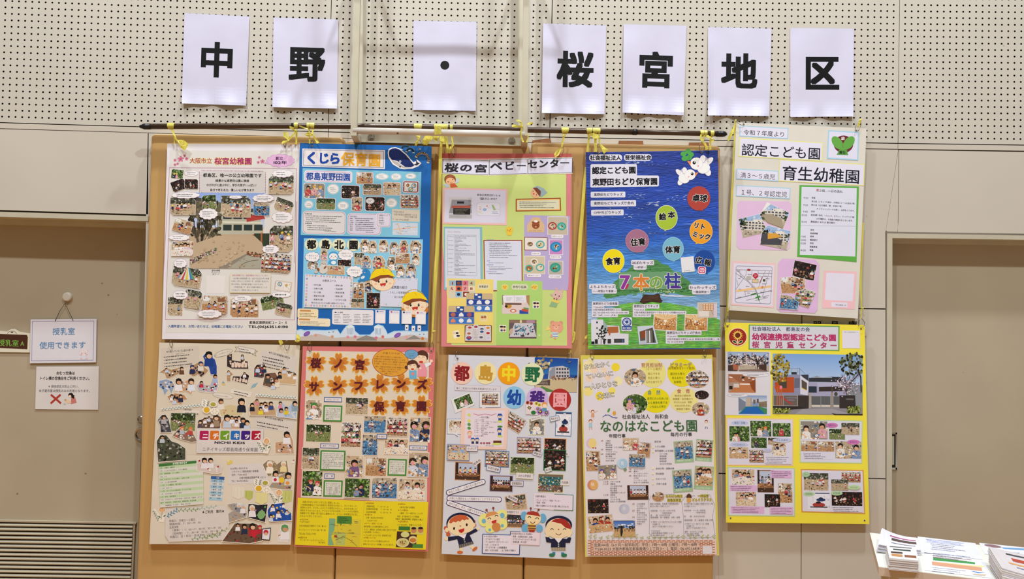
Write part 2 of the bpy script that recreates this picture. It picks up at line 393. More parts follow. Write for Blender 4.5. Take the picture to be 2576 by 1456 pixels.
# ---------------------------------------------------------------- glyphs
_GC = {}
def glyph(ch, bold=0.0):
    k = (ch, bold)
    if k not in _GC:
        cu = bpy.data.curves.new('g', 'FONT'); cu.body = ch; cu.size = 1; cu.resolution_u = 2; cu.offset = bold
        o = bpy.data.objects.new('g', cu); m = o.to_mesh()
        n = len(m.vertices); co = np.empty(n*3, np.float32); m.vertices.foreach_get('co', co); co = co.reshape(-1, 3)[:, :2].astype(float)
        f = [tuple(p.vertices) for p in m.polygons]
        w = 1.0 if ord(ch) > 0x2000 else ((co[:, 0].max()+.07) if n else .35)
        _GC[k] = (co, f, w); o.to_mesh_clear(); bpy.data.objects.remove(o); bpy.data.curves.remove(cu)
    return _GC[k]

# ---------------------------------------------------------------- printed sheets
LVZ = 0.00025; STEP = 0.000004
def clip_poly(sub, clip):
    """Sutherland-Hodgman against a convex polygon"""
    ar = sum(clip[i][0]*clip[(i+1) % len(clip)][1]-clip[(i+1) % len(clip)][0]*clip[i][1] for i in range(len(clip)))
    sg = 1 if ar > 0 else -1
    out = sub
    for i in range(len(clip)):
        a, b = clip[i], clip[(i+1) % len(clip)]
        if not out: return []
        inp, out = out, []
        ex, ey = b[0]-a[0], b[1]-a[1]
        ds = [sg*(ex*(p[1]-a[1])-ey*(p[0]-a[0])) for p in inp]
        for j in range(len(inp)):
            k = (j+1) % len(inp)
            if ds[j] >= 0: out.append(inp[j])
            if (ds[j] >= 0) != (ds[k] >= 0):
                t = ds[j]/(ds[j]-ds[k]); out.append((inp[j][0]+t*(inp[k][0]-inp[j][0]), inp[j][1]+t*(inp[k][1]-inp[j][1])))
    return out

class Sheet:
    def __init__(s, name, quad, d, label, cat, board='#e0dcd6', thick=0.005, group=None, wave=None, mapper=None, edge=None, mtl='print', nx=1, ny=1):
        s.q = quad; s.d = d; s.wave = wave; s.mapper = mapper; s.edgec = edge or board
        (ax, ay), (bx, by), (cx, cy), (dx, dy) = quad
        s.slope = ((by-ay)/(bx-ax)+(cy-dy)/(cx-dx))/2
        s.lean = ((dx-ax)/(dy-ay)+(cx-bx)/(cy-by))/2
        ctr = s.pos([(ax+cx)/2], [(ay+cy)/2], [0])[0]
        s.root = empty(name, tuple(ctr), label=label, cat=cat, group=group)
        s.vx, s.vy, s.vs = 0, 0, 1
        s.cur = None; s.parent = None; s.last = None; s.stack = []
        # board body
        n = max(nx, 1); m = max(ny, 1)
        u, v = np.meshgrid(np.linspace(0, 1, n+1), np.linspace(0, 1, m+1))
        u = u.ravel(); v = v.ravel()
        X = (1-u)*(1-v)*ax+u*(1-v)*bx+u*v*cx+(1-u)*v*dx; Y = (1-u)*(1-v)*ay+u*(1-v)*by+u*v*cy+(1-u)*v*dy
        fr = s.pos(X, Y, np.zeros_like(X)); bk = s.pos(X, Y, -thick+np.zeros_like(X)); N = len(X)
        f = []
        for j in range(m):
            for i in range(n):
                a = j*(n+1)+i; f += [(a, a+n+1, a+n+2, a+1), (N+a, N+a+1, N+a+n+2, N+a+n+1)]
        top = [i for i in range(n+1)]; bot = [m*(n+1)+i for i in range(n+1)]; lef = [j*(n+1) for j in range(m+1)]; rig = [j*(n+1)+n for j in range(m+1)]
        for L, rev in ((top, 0), (bot, 1), (lef, 1), (rig, 0)):
            for a, b in zip(L[:-1], L[1:]): f.append((a, b, N+b, N+a) if not rev else (a, N+a, N+b, b))
        c1 = lin(board); c2 = lin(s.edgec)
        mesh('board' if thick > .001 else 'paper', list(fr)+list(bk), f, mtl, s.root, cols=[c1]*N+[c2]*N, smooth=False)
    def pos(s, X, Y, z):
        if s.mapper: return s.mapper(np.asarray(X, float), np.asarray(Y, float), np.asarray(z, float))
        X = np.asarray(X, float); Y = np.asarray(Y, float); d = s.d+np.asarray(z, float)
        if s.wave: d = d+s.wave(X, Y)
        return P(X, Y, d)
    def view(s, ox, oy, k): s.vx, s.vy, s.vs = ox, oy, k; return s
    # parts
    def p(s, name, lv=2, parent=None, **kw):
        s.flush(); s.cur = dict(name=name, lv=lv, v=[], f=[], c=[], z=[], n=0, parent=parent, kw=kw); return s
    def sub(s, name, lv=3, **kw):
        s.flush(); par = s.last; s.p(name, lv, parent=par, **kw); s.cur['issub'] = 1; return s
    def flush(s):
        c = s.cur; s.cur = None
        if not c or not c['v']: return
        if s.wave:                                  # print follows the curled paper: cut long faces small
            bm = bmesh.new(); vs = [bm.verts.new((p[0], p[1], q)) for p, q in zip(c['v'], c['z'])]
            for f in c['f']: bm.faces.new([vs[i] for i in f])
            bmesh.ops.triangulate(bm, faces=bm.faces[:])
            for _ in range(6):
                le = [e for e in bm.edges if e.calc_length() > 6]
                if not le: break
                bmesh.ops.subdivide_edges(bm, edges=le, cuts=1); bmesh.ops.triangulate(bm, faces=[f for f in bm.faces if len(f.verts) > 3])
            bm.verts.index_update(); col = c['c'][0]
            c['v'] = [(v.co.x, v.co.y) for v in bm.verts]; c['z'] = [v.co.z for v in bm.verts]; c['f'] = [tuple(v.index for v in f.verts) for f in bm.faces]; c['c'] = [col]*len(c['v']); bm.free()
        A = np.array(c['v'], float); z = np.array(c['z'])
        x0, y0 = A.min(0); x1, y1 = A.max(0); base = c['lv']*LVZ
        for a0, b0, a1, b1, top in s.stack:
            if a0 < x1 and a1 > x0 and b0 < y1 and b1 > y0: base = max(base, top)
        z = z+base; s.stack.append((x0, y0, x1, y1, float(z.max())+.00004))
        pts = s.pos(A[:, 0], A[:, 1], z)
        o = mesh(c['name'], pts, c['f'], c.get('mtl', 'print'), c['parent'] if c['parent'] is not None else s.root, cols=c['c'], **c['kw'])
        if not c.get('issub'): s.last = o
    def _raw(s, pts, col, faces=None):
        """pts in view coordinates"""
        c = s.cur; n = len(c['v']); z = c['n']*STEP; c['n'] += 1
        cc = col if isinstance(col, tuple) else lin(col)
        for a, b in pts: c['v'].append((s.vx+a/s.vs, s.vy+b/s.vs)); c['z'].append(z); c['c'].append(cc)
        if faces is None: c['f'].append(tuple(range(n, n+len(pts))))
        else: c['f'] += [tuple(i+n for i in q) for q in faces]
    def _cw(s, pts):
        ar = sum(pts[i][0]*pts[(i+1) % len(pts)][1]-pts[(i+1) % len(pts)][0]*pts[i][1] for i in range(len(pts)))
        return pts[::-1] if ar > 0 else pts       # y points down
    def poly(s, pts, col): s._raw(s._cw(list(pts)), col); return s
    def sh(s, x, y, cx, cy, a=None):
        sl = s.slope if a is None else a; ln = s.lean if a is None else -a
        return (x+ln*(y-cy), y+sl*(x-cx))
    def rect(s, x0, y0, x1, y1, col, a=None):
        cx, cy = (x0+x1)/2, (y0+y1)/2
        return s.poly([s.sh(x, y, cx, cy, a) for x, y in ((x0, y0), (x1, y0), (x1, y1), (x0, y1))], col)
    def rr(s, x0, y0, x1, y1, col, r=None, a=None):
        r = r or min(x1-x0, y1-y0)*.25; cx, cy = (x0+x1)/2, (y0+y1)/2; o = []
        for qx, qy, st in ((x1-r, y0+r, -90), (x1-r, y1-r, 0), (x0+r, y1-r, 90), (x0+r, y0+r, 180)):
            for k in range(5):
                w = math.radians(st+k*22.5); o.append(s.sh(qx+r*math.cos(w), qy+r*math.sin(w), cx, cy, a))
        return s.poly(o, col)
    def ell(s, cx, cy, rx, ry, col, rot=0, n=20, a0=0, a1=360):
        o = []; cr, sr = math.cos(math.radians(rot)), math.sin(math.radians(rot)); full = (a1-a0 >= 360)
        for k in range(n+(0 if full else 1)):
            w = math.radians(a0+(a1-a0)*k/n); x, y = rx*math.cos(w), ry*math.sin(w); o.append((cx+x*cr-y*sr, cy+x*sr+y*cr))
        return s.poly(o, col)
    def line(s, pts, w, col, closed=False):
        m = len(pts)
        for i in range(m if closed else m-1):
            a, b = pts[i], pts[(i+1) % m]; dx, dy = b[0]-a[0], b[1]-a[1]; l = math.hypot(dx, dy)+1e-6; nx, ny = -dy/l*w/2, dx/l*w/2; ex, ey = dx/l*w*.3, dy/l*w*.3
            s.poly([(a[0]+nx-ex, a[1]+ny-ey), (b[0]+nx+ex, b[1]+ny+ey), (b[0]-nx+ex, b[1]-ny+ey), (a[0]-nx-ex, a[1]-ny-ey)], col); s.cur['n'] -= 1
        s.cur['n'] += 1; return s
    def arc(s, cx, cy, r, a0, a1, w, col, n=14, ry=None):
        ry = ry or r
        return s.line([(cx+r*math.cos(math.radians(a0+(a1-a0)*k/n)), cy+ry*math.sin(math.radians(a0+(a1-a0)*k/n))) for k in range(n+1)], w, col)
    def box(s, x0, y0, x1, y1, col, bc=None, bw=0, a=None):
        if bc: s.rect(x0, y0, x1, y1, bc, a); s.rect(x0+bw, y0+bw, x1-bw, y1-bw, col, a)
        else: s.rect(x0, y0, x1, y1, col, a)
        return s
    def rbox(s, x0, y0, x1, y1, col, bc, bw, r=None, a=None):
        s.rr(x0, y0, x1, y1, bc, r, a); s.rr(x0+bw, y0+bw, x1-bw, y1-bw, col, r, a); return s
    def cloud(s, cx, cy, rx, ry, col='#f2eef2', line='#b58aa8', n=11, lw=3, tail=None):
        def sc(g):
            return [(cx+(rx+g)*math.cos(w)*(.9+.1*abs(math.sin(w*n/2))), cy+(ry+g)*math.sin(w)*(.86+.14*abs(math.sin(w*n/2)))) for w in [2*math.pi*k/(n*5) for k in range(n*5)]]
        if line: s.poly(sc(lw), line)
        if tail: s.ell(tail[0], tail[1], rx*.08, rx*.08, line or col)
        return s.poly(sc(0), col)
    def T(s, txt, x, y, w, h, col='#202022', b=0.0, a=None, halo=None, hw=0.05, vert=False, sx=None):
        """txt from left x, vertical centre y, total width w (None = natural), em height h"""
        gl = [glyph(ch) for ch in txt]; tot = sum(g[2] for g in gl)
        kx = (w/tot) if w else h*(sx or 1.0)
        sl = s.slope if a is None else a; ln = s.lean if a is None else -a
        def ring(r):
            if r <= 0: return [(0, 0)]
            if .03 <= r <= .056 and not halo: return [(a*r*.88, c*r*.88) for a in (-1, 0, 1) for c in (-1, 0, 1)]
            k = 4 if r < .03 else (8 if r < .06 else 12)
            return [(r*math.cos(2*math.pi*(i+.5)/k), r*math.sin(2*math.pi*(i+.5)/k)) for i in range(k)]+([(0, 0)] if r > .03 else [])
        passes = ([(1, o) for o in ring(b+hw)+(ring((b+hw)*.5) if b+hw > .06 else [])] if halo else [])+[(0, o) for o in ring(b)]
        for pas, (ox, oy) in passes:
            cx = 0.0
            for ch, g in zip(txt, gl):
                co, f, adv = g
                if len(co):
                    X = (cx+co[:, 0]+ox)*kx; Y = -(co[:, 1]+oy-.38)*h
                    px = x+X+ln*Y; py = y+Y+sl*X
                    s._raw(list(zip(px, py)), halo if pas else col, f); s.cur['n'] -= 1
                cx += adv
            s.cur['n'] += 1
        return s
    def TC(s, txt, cx, cy, w, h, col='#202022', **kw):
        sl = kw.get('a'); sl = s.slope if sl is None else sl
        if w is None:
            w = sum(glyph(ch)[2] for ch in txt)*h*kw.get('sx', 1.0)
        return s.T(txt, cx-w/2, cy-sl*w/2, w, h, col, **kw)
    def TL(s, lines, x, y, dy, h, col='#202022', w=None, **kw):
        """block of lines, left aligned; w: width per character count"""
        for i, t in enumerate(lines):
            if t: s.T(t, x+s.lean*dy*i, y+dy*i, None, h, col, **kw)
        return s
    def scrib(s, x, y, w, h, n, col='#55565c', a=None, seed=1, ln=None):
        """n lines of print too small to read"""
        R = random.Random(int(x*7+y*13+seed)); sl = s.slope if a is None else a
        for i in range(n):
            yy = y+(i+.5)*h/n; xx = x+(R.random()*.04*w if i else 0); end = x+w*(R.uniform(.6, 1) if ln is None else ln)
            th = h/n*.42
            while xx < end:
                l = th*R.uniform(.5, 1.3); t = th*R.uniform(.5, 1.0)
                dy = sl*(xx-x); s.poly([(xx, yy+dy-t/2), (xx+l, yy+dy-t/2+sl*l), (xx+l, yy+dy+t/2+sl*l), (xx, yy+dy+t/2)], col); s.cur['n'] -= 1
                xx += l+th*R.uniform(.15, .45)
        s.cur['n'] += 1; return s
    def grid(s, x0, y0, x1, y1, nx, ny, fn):
        """smoothly coloured field; fn(u,v arrays)-> rgb arrays (sRGB 0..1)"""
        c = s.cur; n = len(c['v']); z = c['n']*STEP; c['n'] += 1
        u, v = np.meshgrid(np.linspace(0, 1, nx+1), np.linspace(0, 1, ny+1)); rgb = np.clip(fn(u, v), 0, 1)
        l = np.where(rgb < .04045, rgb/12.92, ((rgb+.055)/1.055)**2.4)*KALB
        cx, cy = (x0+x1)/2, (y0+y1)/2
        X = x0+u*(x1-x0); Y = y0+v*(y1-y0); X2 = X+s.lean*(Y-cy); Y2 = Y+s.slope*(X-cx)
        for a, b, q in zip(X2.ravel(), Y2.ravel(), l.reshape(-1, 3)):
            c['v'].append((s.vx+a/s.vs, s.vy+b/s.vs)); c['z'].append(z); c['c'].append((min(q[0], .93), min(q[1], .93), min(q[2], .93), 1))
        for j in range(ny):
            for i in range(nx):
                a = n+j*(nx+1)+i; c['f'].append((a, a+nx+1, a+nx+2, a+1))
        return s
    def blob(s, cx, cy, r, col, R, ry=None):
        k = R.randint(5, 8); ry = ry or r
        return s.poly([(cx+r*R.uniform(.6, 1.1)*math.cos(2*math.pi*i/k), cy+ry*R.uniform(.6, 1.1)*math.sin(2*math.pi*i/k)) for i in range(k)], col)

    # ------------------------------------------------ photographs printed on the sheets
    def photo(s, x0, y0, x1, y1, kind='yard', seed=1, n=5, rot=0.0, cut=0, border=3, bc='#ece8e6', mask=None, lv=2, hat=None, hearts=False, name='photo_print', part=True, shirt=None, **kw):
        if part: s.p(name, lv)
        R = random.Random(seed*101+int(x0))
        cx, cy = (x0+x1)/2, (y0+y1)/2; hw, hh = (x1-x0)/2, (y1-y0)/2; asp = hw/hh
        ra = math.radians(rot); ca, sa = math.cos(ra), math.sin(ra); ln, sl = (s.lean, s.slope) if not rot else (0, 0)
        def tr(p):
            X, Y = (p[0]*2-1)*hw, (p[1]*2-1)*hh; X2, Y2 = X*ca-Y*sa, X*sa+Y*ca
            return (cx+X2+ln*Y2, cy+Y2+sl*X2)
        if mask is None:
            if cut: k = cut; kx = k/asp; mask = [(kx, 0), (1, 0), (1, 1-k), (1-kx, 1), (0, 1), (0, k)] if cut > 0 else None
            if cut and cut < 0: k = -cut; kx = k/asp; mask = [(0, 0), (1-kx, 0), (1, k), (1, 1), (kx, 1), (0, 1-k)]
            if not cut: mask = [(0, 0), (1, 0), (1, 1), (0, 1)]
        elif mask == 'round': mask = [(.5+.5*math.cos(w*math.pi/12), .5+.5*math.sin(w*math.pi/12)) for w in range(24)]
        elif mask == 'rr':
            k = .14; mask = []
            for qx, qy, st in ((1-k/asp, k, -90), (1-k/asp, 1-k, 0), (k/asp, 1-k, 90), (k/asp, k, 180)):
                for j in range(4): w = math.radians(st+j*30); mask.append((qx+k/asp*math.cos(w), qy+k*math.sin(w)))
        if border:
            bx, by = border/hw/2, border/hh/2; mc = (.5, .5)
            s.poly([tr((mc[0]+(p[0]-.5)*(1+2*bx), mc[1]+(p[1]-.5)*(1+2*by))) for p in mask], bc)
        def D(pts, col):
            o = clip_poly(list(pts), mask)
            if len(o) > 2: s.poly([tr(p) for p in o], col)
        def rc(a, b, c, d, col): D([(a, b), (c, b), (c, d), (a, d)], col)
        def el(a, b, rx, ry, col, n=10): D([(a+rx*math.cos(2*math.pi*k/n), b+ry*math.sin(2*math.pi*k/n)) for k in range(n)], col)
        def mott(y0, y1, cols, k, r, x0=0, x1=1):
            for _ in range(k):
                a, b = R.uniform(x0, x1), R.uniform(y0, y1); q = r*R.uniform(.4, 1.2); m = R.randint(4, 6)
                o = R.uniform(0, 6); D([(a+q/asp*R.uniform(.5, 1.1)*math.cos(o+2*math.pi*i/m), b+q*R.uniform(.5, 1.1)*math.sin(o+2*math.pi*i/m)) for i in range(m)], R.choice(cols))
        SK = ['#dcae8c', '#d3a07c', '#e6bd9c', '#c8946e']; HR = ['#1e1712', '#2a1e16', '#161210', '#33241a']
        SH = shirt or ['#f0eeee', '#e8e4e0', '#cfd6e6', '#27304e', '#b9424a', '#e9e6e2', '#7d94b8', '#d9a2ac']
        PT = ['#2b3452', '#7c2430', '#3c3a40', '#b03038', '#20242e', '#8a7a68']
        def kid(x, y, h, hatc=None, heart=hearts, bend=0):
            w = h/asp; sk = R.choice(SK); hr = R.choice(HR); st = R.choice(SH); pt = R.choice(PT)
            D([(x-.09*w, y+.5*h), (x-.02*w, y+.5*h), (x-.03*w, y+h), (x-.10*w, y+h)], sk); D([(x+.02*w, y+.5*h), (x+.09*w, y+.5*h), (x+.11*w, y+h), (x+.04*w, y+h)], sk)
            rc(x-.12*w, y+.95*h, x-.02*w, y+h, '#3a3030'); rc(x+.03*w, y+.95*h, x+.13*w, y+h, '#3a3030')
            D([(x-.13*w, y+.48*h), (x+.13*w, y+.48*h), (x+.13*w, y+.72*h), (x-.13*w, y+.72*h)], pt)
            D([(x-.13*w, y+.27*h), (x+.13*w, y+.27*h), (x+.16*w, y+.55*h), (x-.16*w, y+.55*h)], st)
            D([(x-.15*w, y+.28*h), (x-.09*w, y+.28*h), (x-.2*w, y+.55*h), (x-.26*w, y+.5*h)], st); D([(x+.15*w, y+.28*h), (x+.09*w, y+.28*h), (x+.22*w, y+.5*h), (x+.27*w, y+.45*h)], sk)
            el(x+bend*w, y+.15*h, .115*w, .14*h, hr); el(x+bend*w+.01*w, y+.18*h, .085*w, .10*h, sk)
            D([(x-.11*w+bend*w, y+.16*h), (x-.10*w+bend*w, y+.03*h), (x+bend*w, y-.01*h), (x+.10*w+bend*w, y+.03*h), (x+.115*w+bend*w, y+.14*h)], hatc or hr)
            if heart: el(x+bend*w-.03*w, y+.18*h, .05*w, .05*h, '#e596b4', 8); el(x+bend*w+.03*w, y+.18*h, .05*w, .05*h, '#e596b4', 8); D([(x+bend*w-.08*w, y+.19*h), (x+bend*w+.08*w, y+.19*h), (x+bend*w, y+.28*h)], '#e596b4')
        def big(x, y, h, hatc=None, st=None):
            """head and shoulders"""
            w = h/asp; sk = R.choice(SK); hr = R.choice(HR); st = st or R.choice(SH)
            D([(x-.42*w, y+1.3*h), (x-.38*w, y+.62*h), (x-.15*w, y+.45*h), (x+.15*w, y+.45*h), (x+.38*w, y+.62*h), (x+.42*w, y+1.3*h)], st)
            D([(x-.4*w, y+.75*h), (x-.28*w, y+.7*h), (x+.1*w, y+.98*h), (x+.02*w, y+1.08*h)], sk)
            el(x, y+.22*h, .26*w, .28*h, hr, 14); el(x+R.uniform(-.05, .05)*w, y+.30*h, .20*w, .20*h, sk, 12)
            D([(x-.25*w, y+.26*h), (x-.22*w, y+.02*h), (x, y-.06*h), (x+.22*w, y+.02*h), (x+.25*w, y+.24*h), (x, y+.14*h)], hatc or hr)
            el(x-.07*w, y+.30*h, .018*w, .018*h, '#2a1a14', 6); el(x+.08*w, y+.30*h, .018*w, .018*h, '#2a1a14', 6); el(x, y+.41*h, .04*w, .012*h, '#a8554a', 6)
            if hearts: el(x-.04*w, y+.30*h, .07*w, .07*h, '#e596b4', 8); el(x+.04*w, y+.30*h, .07*w, .07*h, '#e596b4', 8); D([(x-.11*w, y+.32*h), (x+.11*w, y+.32*h), (x, y+.44*h)], '#e596b4')
        hats = ([hat] if isinstance(hat, str) else hat) or [None]
        if kind == 'yard':
            rc(0, 0, 1, 1, '#bda98a'); rc(0, 0, 1, .36, '#4c4a40'); mott(0, .36, ['#2f3a26', '#4d5b38', '#23241e', '#8d8f84', '#6a6f5a', '#b9b6ac'], 60, .07); mott(.34, 1, ['#c8b596', '#ab977a', '#d1c0a4', '#a18f74'], 50, .06)
            for i in range(n): kid(R.uniform(.08, .92), R.uniform(.2, .45), R.uniform(.38, .5), R.choice(hats))
        elif kind == 'park':
            rc(0, 0, 1, 1, '#7c8a54'); rc(0, 0, 1, .42, '#2f3d22'); mott(0, .42, ['#1d2a16', '#47602f', '#5f7a40', '#16180f', '#c9d0c4'], 70, .07); mott(.4, 1, ['#8a9a5c', '#6e7c48', '#a8a878', '#5f6c40', '#a89a78'], 70, .06)
            for i in range(n): kid(R.uniform(.08, .92), R.uniform(.3, .6), R.uniform(.22, .34), R.choice(hats))
        elif kind == 'room':
            rc(0, 0, 1, 1, '#b98d63'); rc(0, 0, 1, .45, '#c9b79c'); rc(.05, .05, .3, .3, '#e4e6e8'); rc(.62, .06, .9, .34, '#8a5f42'); mott(0, .45, ['#a98f70', '#dccfb8', '#7c5f48', '#b4473c', '#5d7390', '#efe9dd'], 34, .06); mott(.45, 1, ['#c79a6e', '#a87d54', '#d3ab80'], 36, .07)
            for i in range(n): kid(R.uniform(.08, .92), R.uniform(.18, .5), R.uniform(.4, .55), R.choice(hats))
        elif kind == 'table':
            rc(0, 0, 1, 1, '#c8b294'); mott(0, .5, ['#e6ddcc', '#8a6a4e', '#b4a084', '#5f6f8a', '#a03c3c'], 30, .08)
            for i in range(n): big(.12+.76*(i+.5)/n+R.uniform(-.05, .05), R.uniform(.05, .25), R.uniform(.4, .55), R.choice(hats))
            D([(0, .62), (.3, .5), (1, .56), (1, 1), (0, 1)], R.choice(['#e8dccb', '#d9c6a8', '#e3d9d2', '#c9a67c'])); mott(.6, 1, ['#f4efe6', '#7f9a4a', '#b5493c', '#d8a050', '#5c7fae', '#ffffff'], 22, .06)
        elif kind == 'big':
            rc(0, 0, 1, 1, R.choice(['#c9b092', '#8f8a80', '#b9a58a'])); mott(0, 1, ['#d8c6aa', '#8a7458', '#a99474', '#566a84', '#e6e0d4'], 40, .1)
            for i in range(n): big(.5 if n == 1 else .2+.6*i/(n-1), R.uniform(.12, .3), .62 if n < 3 else .5, R.choice(hats))
            mott(.72, 1, ['#e6dccb', '#b98a5a', '#5c86b8', '#f1ede6'], 14, .1)
        elif kind == 'pool':
            rc(0, 0, 1, 1, '#4f82b0'); rc(0, 0, 1, .3, '#b8a890'); mott(0, .3, ['#8b8f94', '#d9d2c4', '#6e5b48', '#3d4f6b'], 24, .07); mott(.3, 1, ['#3a6fa4', '#6a9cc4', '#2c5a8c', '#9cc0da', '#b09a80', '#3a3a44'], 60, .07)
            for i in range(n): kid(R.uniform(.1, .9), R.uniform(.2, .5), R.uniform(.36, .5), R.choice(hats))
        elif kind == 'garden':
            rc(0, 0, 1, 1, '#3d5a2a'); mott(0, 1, ['#5f8a3a', '#2b401c', '#7fa84c', '#1c2a14', '#98b868', '#6e7f5a', '#b8b8a8'], 110, .08)
            for i in range(n): big(R.uniform(.2, .8), R.uniform(.2, .5), R.uniform(.35, .5), R.choice(hats))
        elif kind == 'dark':
            rc(0, 0, 1, 1, '#241d1c'); mott(0, .5, ['#3a2c28', '#15110f', '#54403a', '#8a3a34'], 30, .09); mott(.5, 1, ['#6f4b3a', '#3c2a22', '#8d6a50'], 30, .07)
            for i in range(n): kid(R.uniform(.06, .94), R.uniform(.25, .5), R.uniform(.36, .5), R.choice(hats))
        elif kind == 'crowd':
            rc(0, 0, 1, 1, '#a98a68'); rc(0, 0, 1, .35, '#c8bcae'); mott(0, .35, ['#8a8a92', '#e8e4dc', '#5d4a3e', '#3b4a68'], 34, .07)
            for j in range(3):
                for i in range(n+j): kid((i+R.uniform(.2, .8))/(n+j), .12+.22*j, .42, R.choice(hats))
        elif kind == 'stage':
            rc(0, 0, 1, 1, '#8e6544'); rc(.12, .05, .88, .6, '#b9c4dc'); rc(0, 0, .12, 1, '#3a2420'); rc(.88, 0, 1, 1, '#3a2420'); mott(.6, 1, ['#a5744c', '#6b4830', '#c08a5c'], 30, .07)
            for i in range(n): kid(.1+.8*(i+.5)/n, .28, .45, R.choice(hats))
            rc(0, .8, 1, 1, '#4a3226')
        elif kind == 'food':
            rc(0, 0, 1, 1, R.choice(['#b9a284', '#8b3a34', '#cdbfae'])); rc(.08, .1, .92, .92, '#e6e0dc')
            for k in range(n):
                a, b = (.3, .35) if k == 0 else ((.7, .38) if k == 1 else (.5, .72)); c = R.choice(['#3aa6a0', '#2f86b8', '#a33a30', '#f2eee8']); r = .22
                el(a, b, r/asp, r, c, 16); el(a, b, r*.72/asp, r*.72, R.choice(['#7a4f30', '#e3d9c4', '#c9a060']), 14); mott(b-.1, b+.1, ['#8aa84a', '#d9b060', '#f0e8d8', '#9a4a2c', '#5c3a22'], 14, .06, a-.09/asp, a+.09/asp)
        elif kind == 'snow':
            rc(0, 0, 1, 1, '#e6e6f2'); rc(0, 0, 1, .06, '#34466a'); mott(.06, 1, ['#d6d8ea', '#f0f0f8', '#c4c8dc'], 30, .08)
            el(.6, .42, .22, .10, '#263a66'); el(.6, .34, .10, .07, '#1d2c50'); el(.5, .72, .3, .14, '#a8423c'); el(.48, .58, .12, .07, '#2a2326'); rc(.1, .82, .9, .88, '#3a3a44')
        elif kind == 'bldg':
            rc(0, 0, 1, 1, '#9db8dc'); mott(.1, .5, ['#c8d6ea', '#8aa8d0'], 14, .1); rc(.1, .3, .9, .68, '#d8d0c4'); rc(.5, .22, .8, .35, '#e2dcd2')
            for a in range(7):
                for b in range(3): rc(.14+.11*a, .34+.11*b, .21+.11*a, .40+.11*b, '#4d5560')
            mott(.2, .7, ['#26331e', '#4d5f34', '#15180f'], 30, .07, 0, .25); mott(.3, .7, ['#26331e', '#4d5f34'], 16, .06, .85, 1); rc(0, .68, 1, 1, '#b8ac98'); mott(.68, 1, ['#a59a86', '#cabfa9', '#8f8676'], 24, .06)
        elif kind == 'interior':
            rc(0, 0, 1, 1, '#d8a46a'); D([(0, 0), (1, 0), (1, .12), (.6, .32), (.4, .32), (0, .2)], '#e6c898'); D([(0, 1), (1, 1), (1, .75), (.6, .58), (.4, .58), (0, .7)], '#c48c50')
            for k in range(6): rc(.04+k*.06, .2+k*.03, .06+k*.06, .8-k*.04, '#8f5c34'); rc(.97-k*.06, .2+k*.03, .985-k*.06, .8-k*.04, '#b47c4a'); D([(k*.2, 0), (k*.2+.03, 0), (.5, .3)], '#b8854c')
            mott(.35, .9, ['#f0dcb8', '#a86a3a', '#7a4a28', '#d8a868'], 50, .06)
            rc(.42, .36, .58, .5, '#f4ecd8'); mott(.3, .7, ['#f2dcb8', '#8a4c2c', '#6e3a24', '#fff4e0'], 30, .05)
        elif kind == 'art':
            rc(0, 0, 1, 1, '#7a6a58'); rc(.06, .14, .94, .6, '#2f6a72'); mott(.14, .6, ['#3d8a90', '#d6e4e2', '#1f4a50', '#b8c8b0', '#d4b040'], 60, .05); mott(.6, 1, ['#d8c8b4', '#b4473c', '#4d6fa0', '#e9e3d8', '#6e8a4a', '#3a2f2a'], 90, .05)
        elif kind == 'night':
            rc(0, 0, 1, 1, '#3a3a42'); mott(0, .4, ['#55586a', '#2a2a30'], 20, .1); rc(0, .75, 1, 1, '#8a6a4e')
            for i in range(n): kid(.08+.84*(i+R.uniform(.2, .8))/n, .35, .45, R.choice(hats))
        mott(.2, 1, ['#1c1816', '#26263a', '#efeae6', '#5a4436', '#3a3030', '#8a8078'], 46 if kind != 'snow' else 0, .03)
        return s
    # small helpers for the round caption clouds
    def bub(s, cx, cy, rx, ry, n=2, line='#b58aa8', lines=None, h=None, lv=3, col='#f2eef2'):
        s.p('speech_bubble', lv).cloud(cx, cy, rx, ry, col, line)
        if lines:
            h = h or ry*1.5/len(lines)*.62
            for i, t in enumerate(lines): s.TC(t, cx, cy+(i-(len(lines)-1)/2)*h*1.25, None, h, '#3a3a40')
        else: s.scrib(cx-rx*.62, cy-ry*.55, rx*1.24, ry*1.1, n, '#4c4c54')
        return s
    def obub(s, cx, cy, rx, ry, n=2, oc='#2a3350', tail=None, lw=3, lv=3):
        s.p('speech_bubble', lv)
        s.ell(cx, cy, rx+lw*2, ry+lw*2, '#f4f2f6', n=24)
        if tail: s.poly([(cx-rx*.3, cy+ry*.5), tail, (cx+rx*.3, cy+ry*.5)], oc)
        s.ell(cx, cy, rx, ry, oc, n=24).ell(cx, cy, rx-lw, ry-lw, '#f6f4f8', n=24)
        return s.scrib(cx-rx*.6, cy-ry*.5, rx*1.2, ry*1.0, n, '#5a5a64')
    def flower(s, cx, cy, r, c1, c2, n=5, rot=-90):
        for k in range(n):
            w = math.radians(rot+360/n*k); s.ell(cx+r*.55*math.cos(w), cy+r*.55*math.sin(w), r*.48, r*.33, c1, rot+360/n*k, n=10); s.cur['n'] -= 1
        s.cur['n'] += 1; return s.ell(cx, cy, r*.22, r*.22, c2, n=8)
    def heart(s, cx, cy, r, col): return s.ell(cx-r*.45, cy-r*.2, r*.5, r*.5, col, n=10).ell(cx+r*.45, cy-r*.2, r*.5, r*.5, col, n=10).poly([(cx-r*.92, cy), (cx+r*.92, cy), (cx, cy+r)], col)
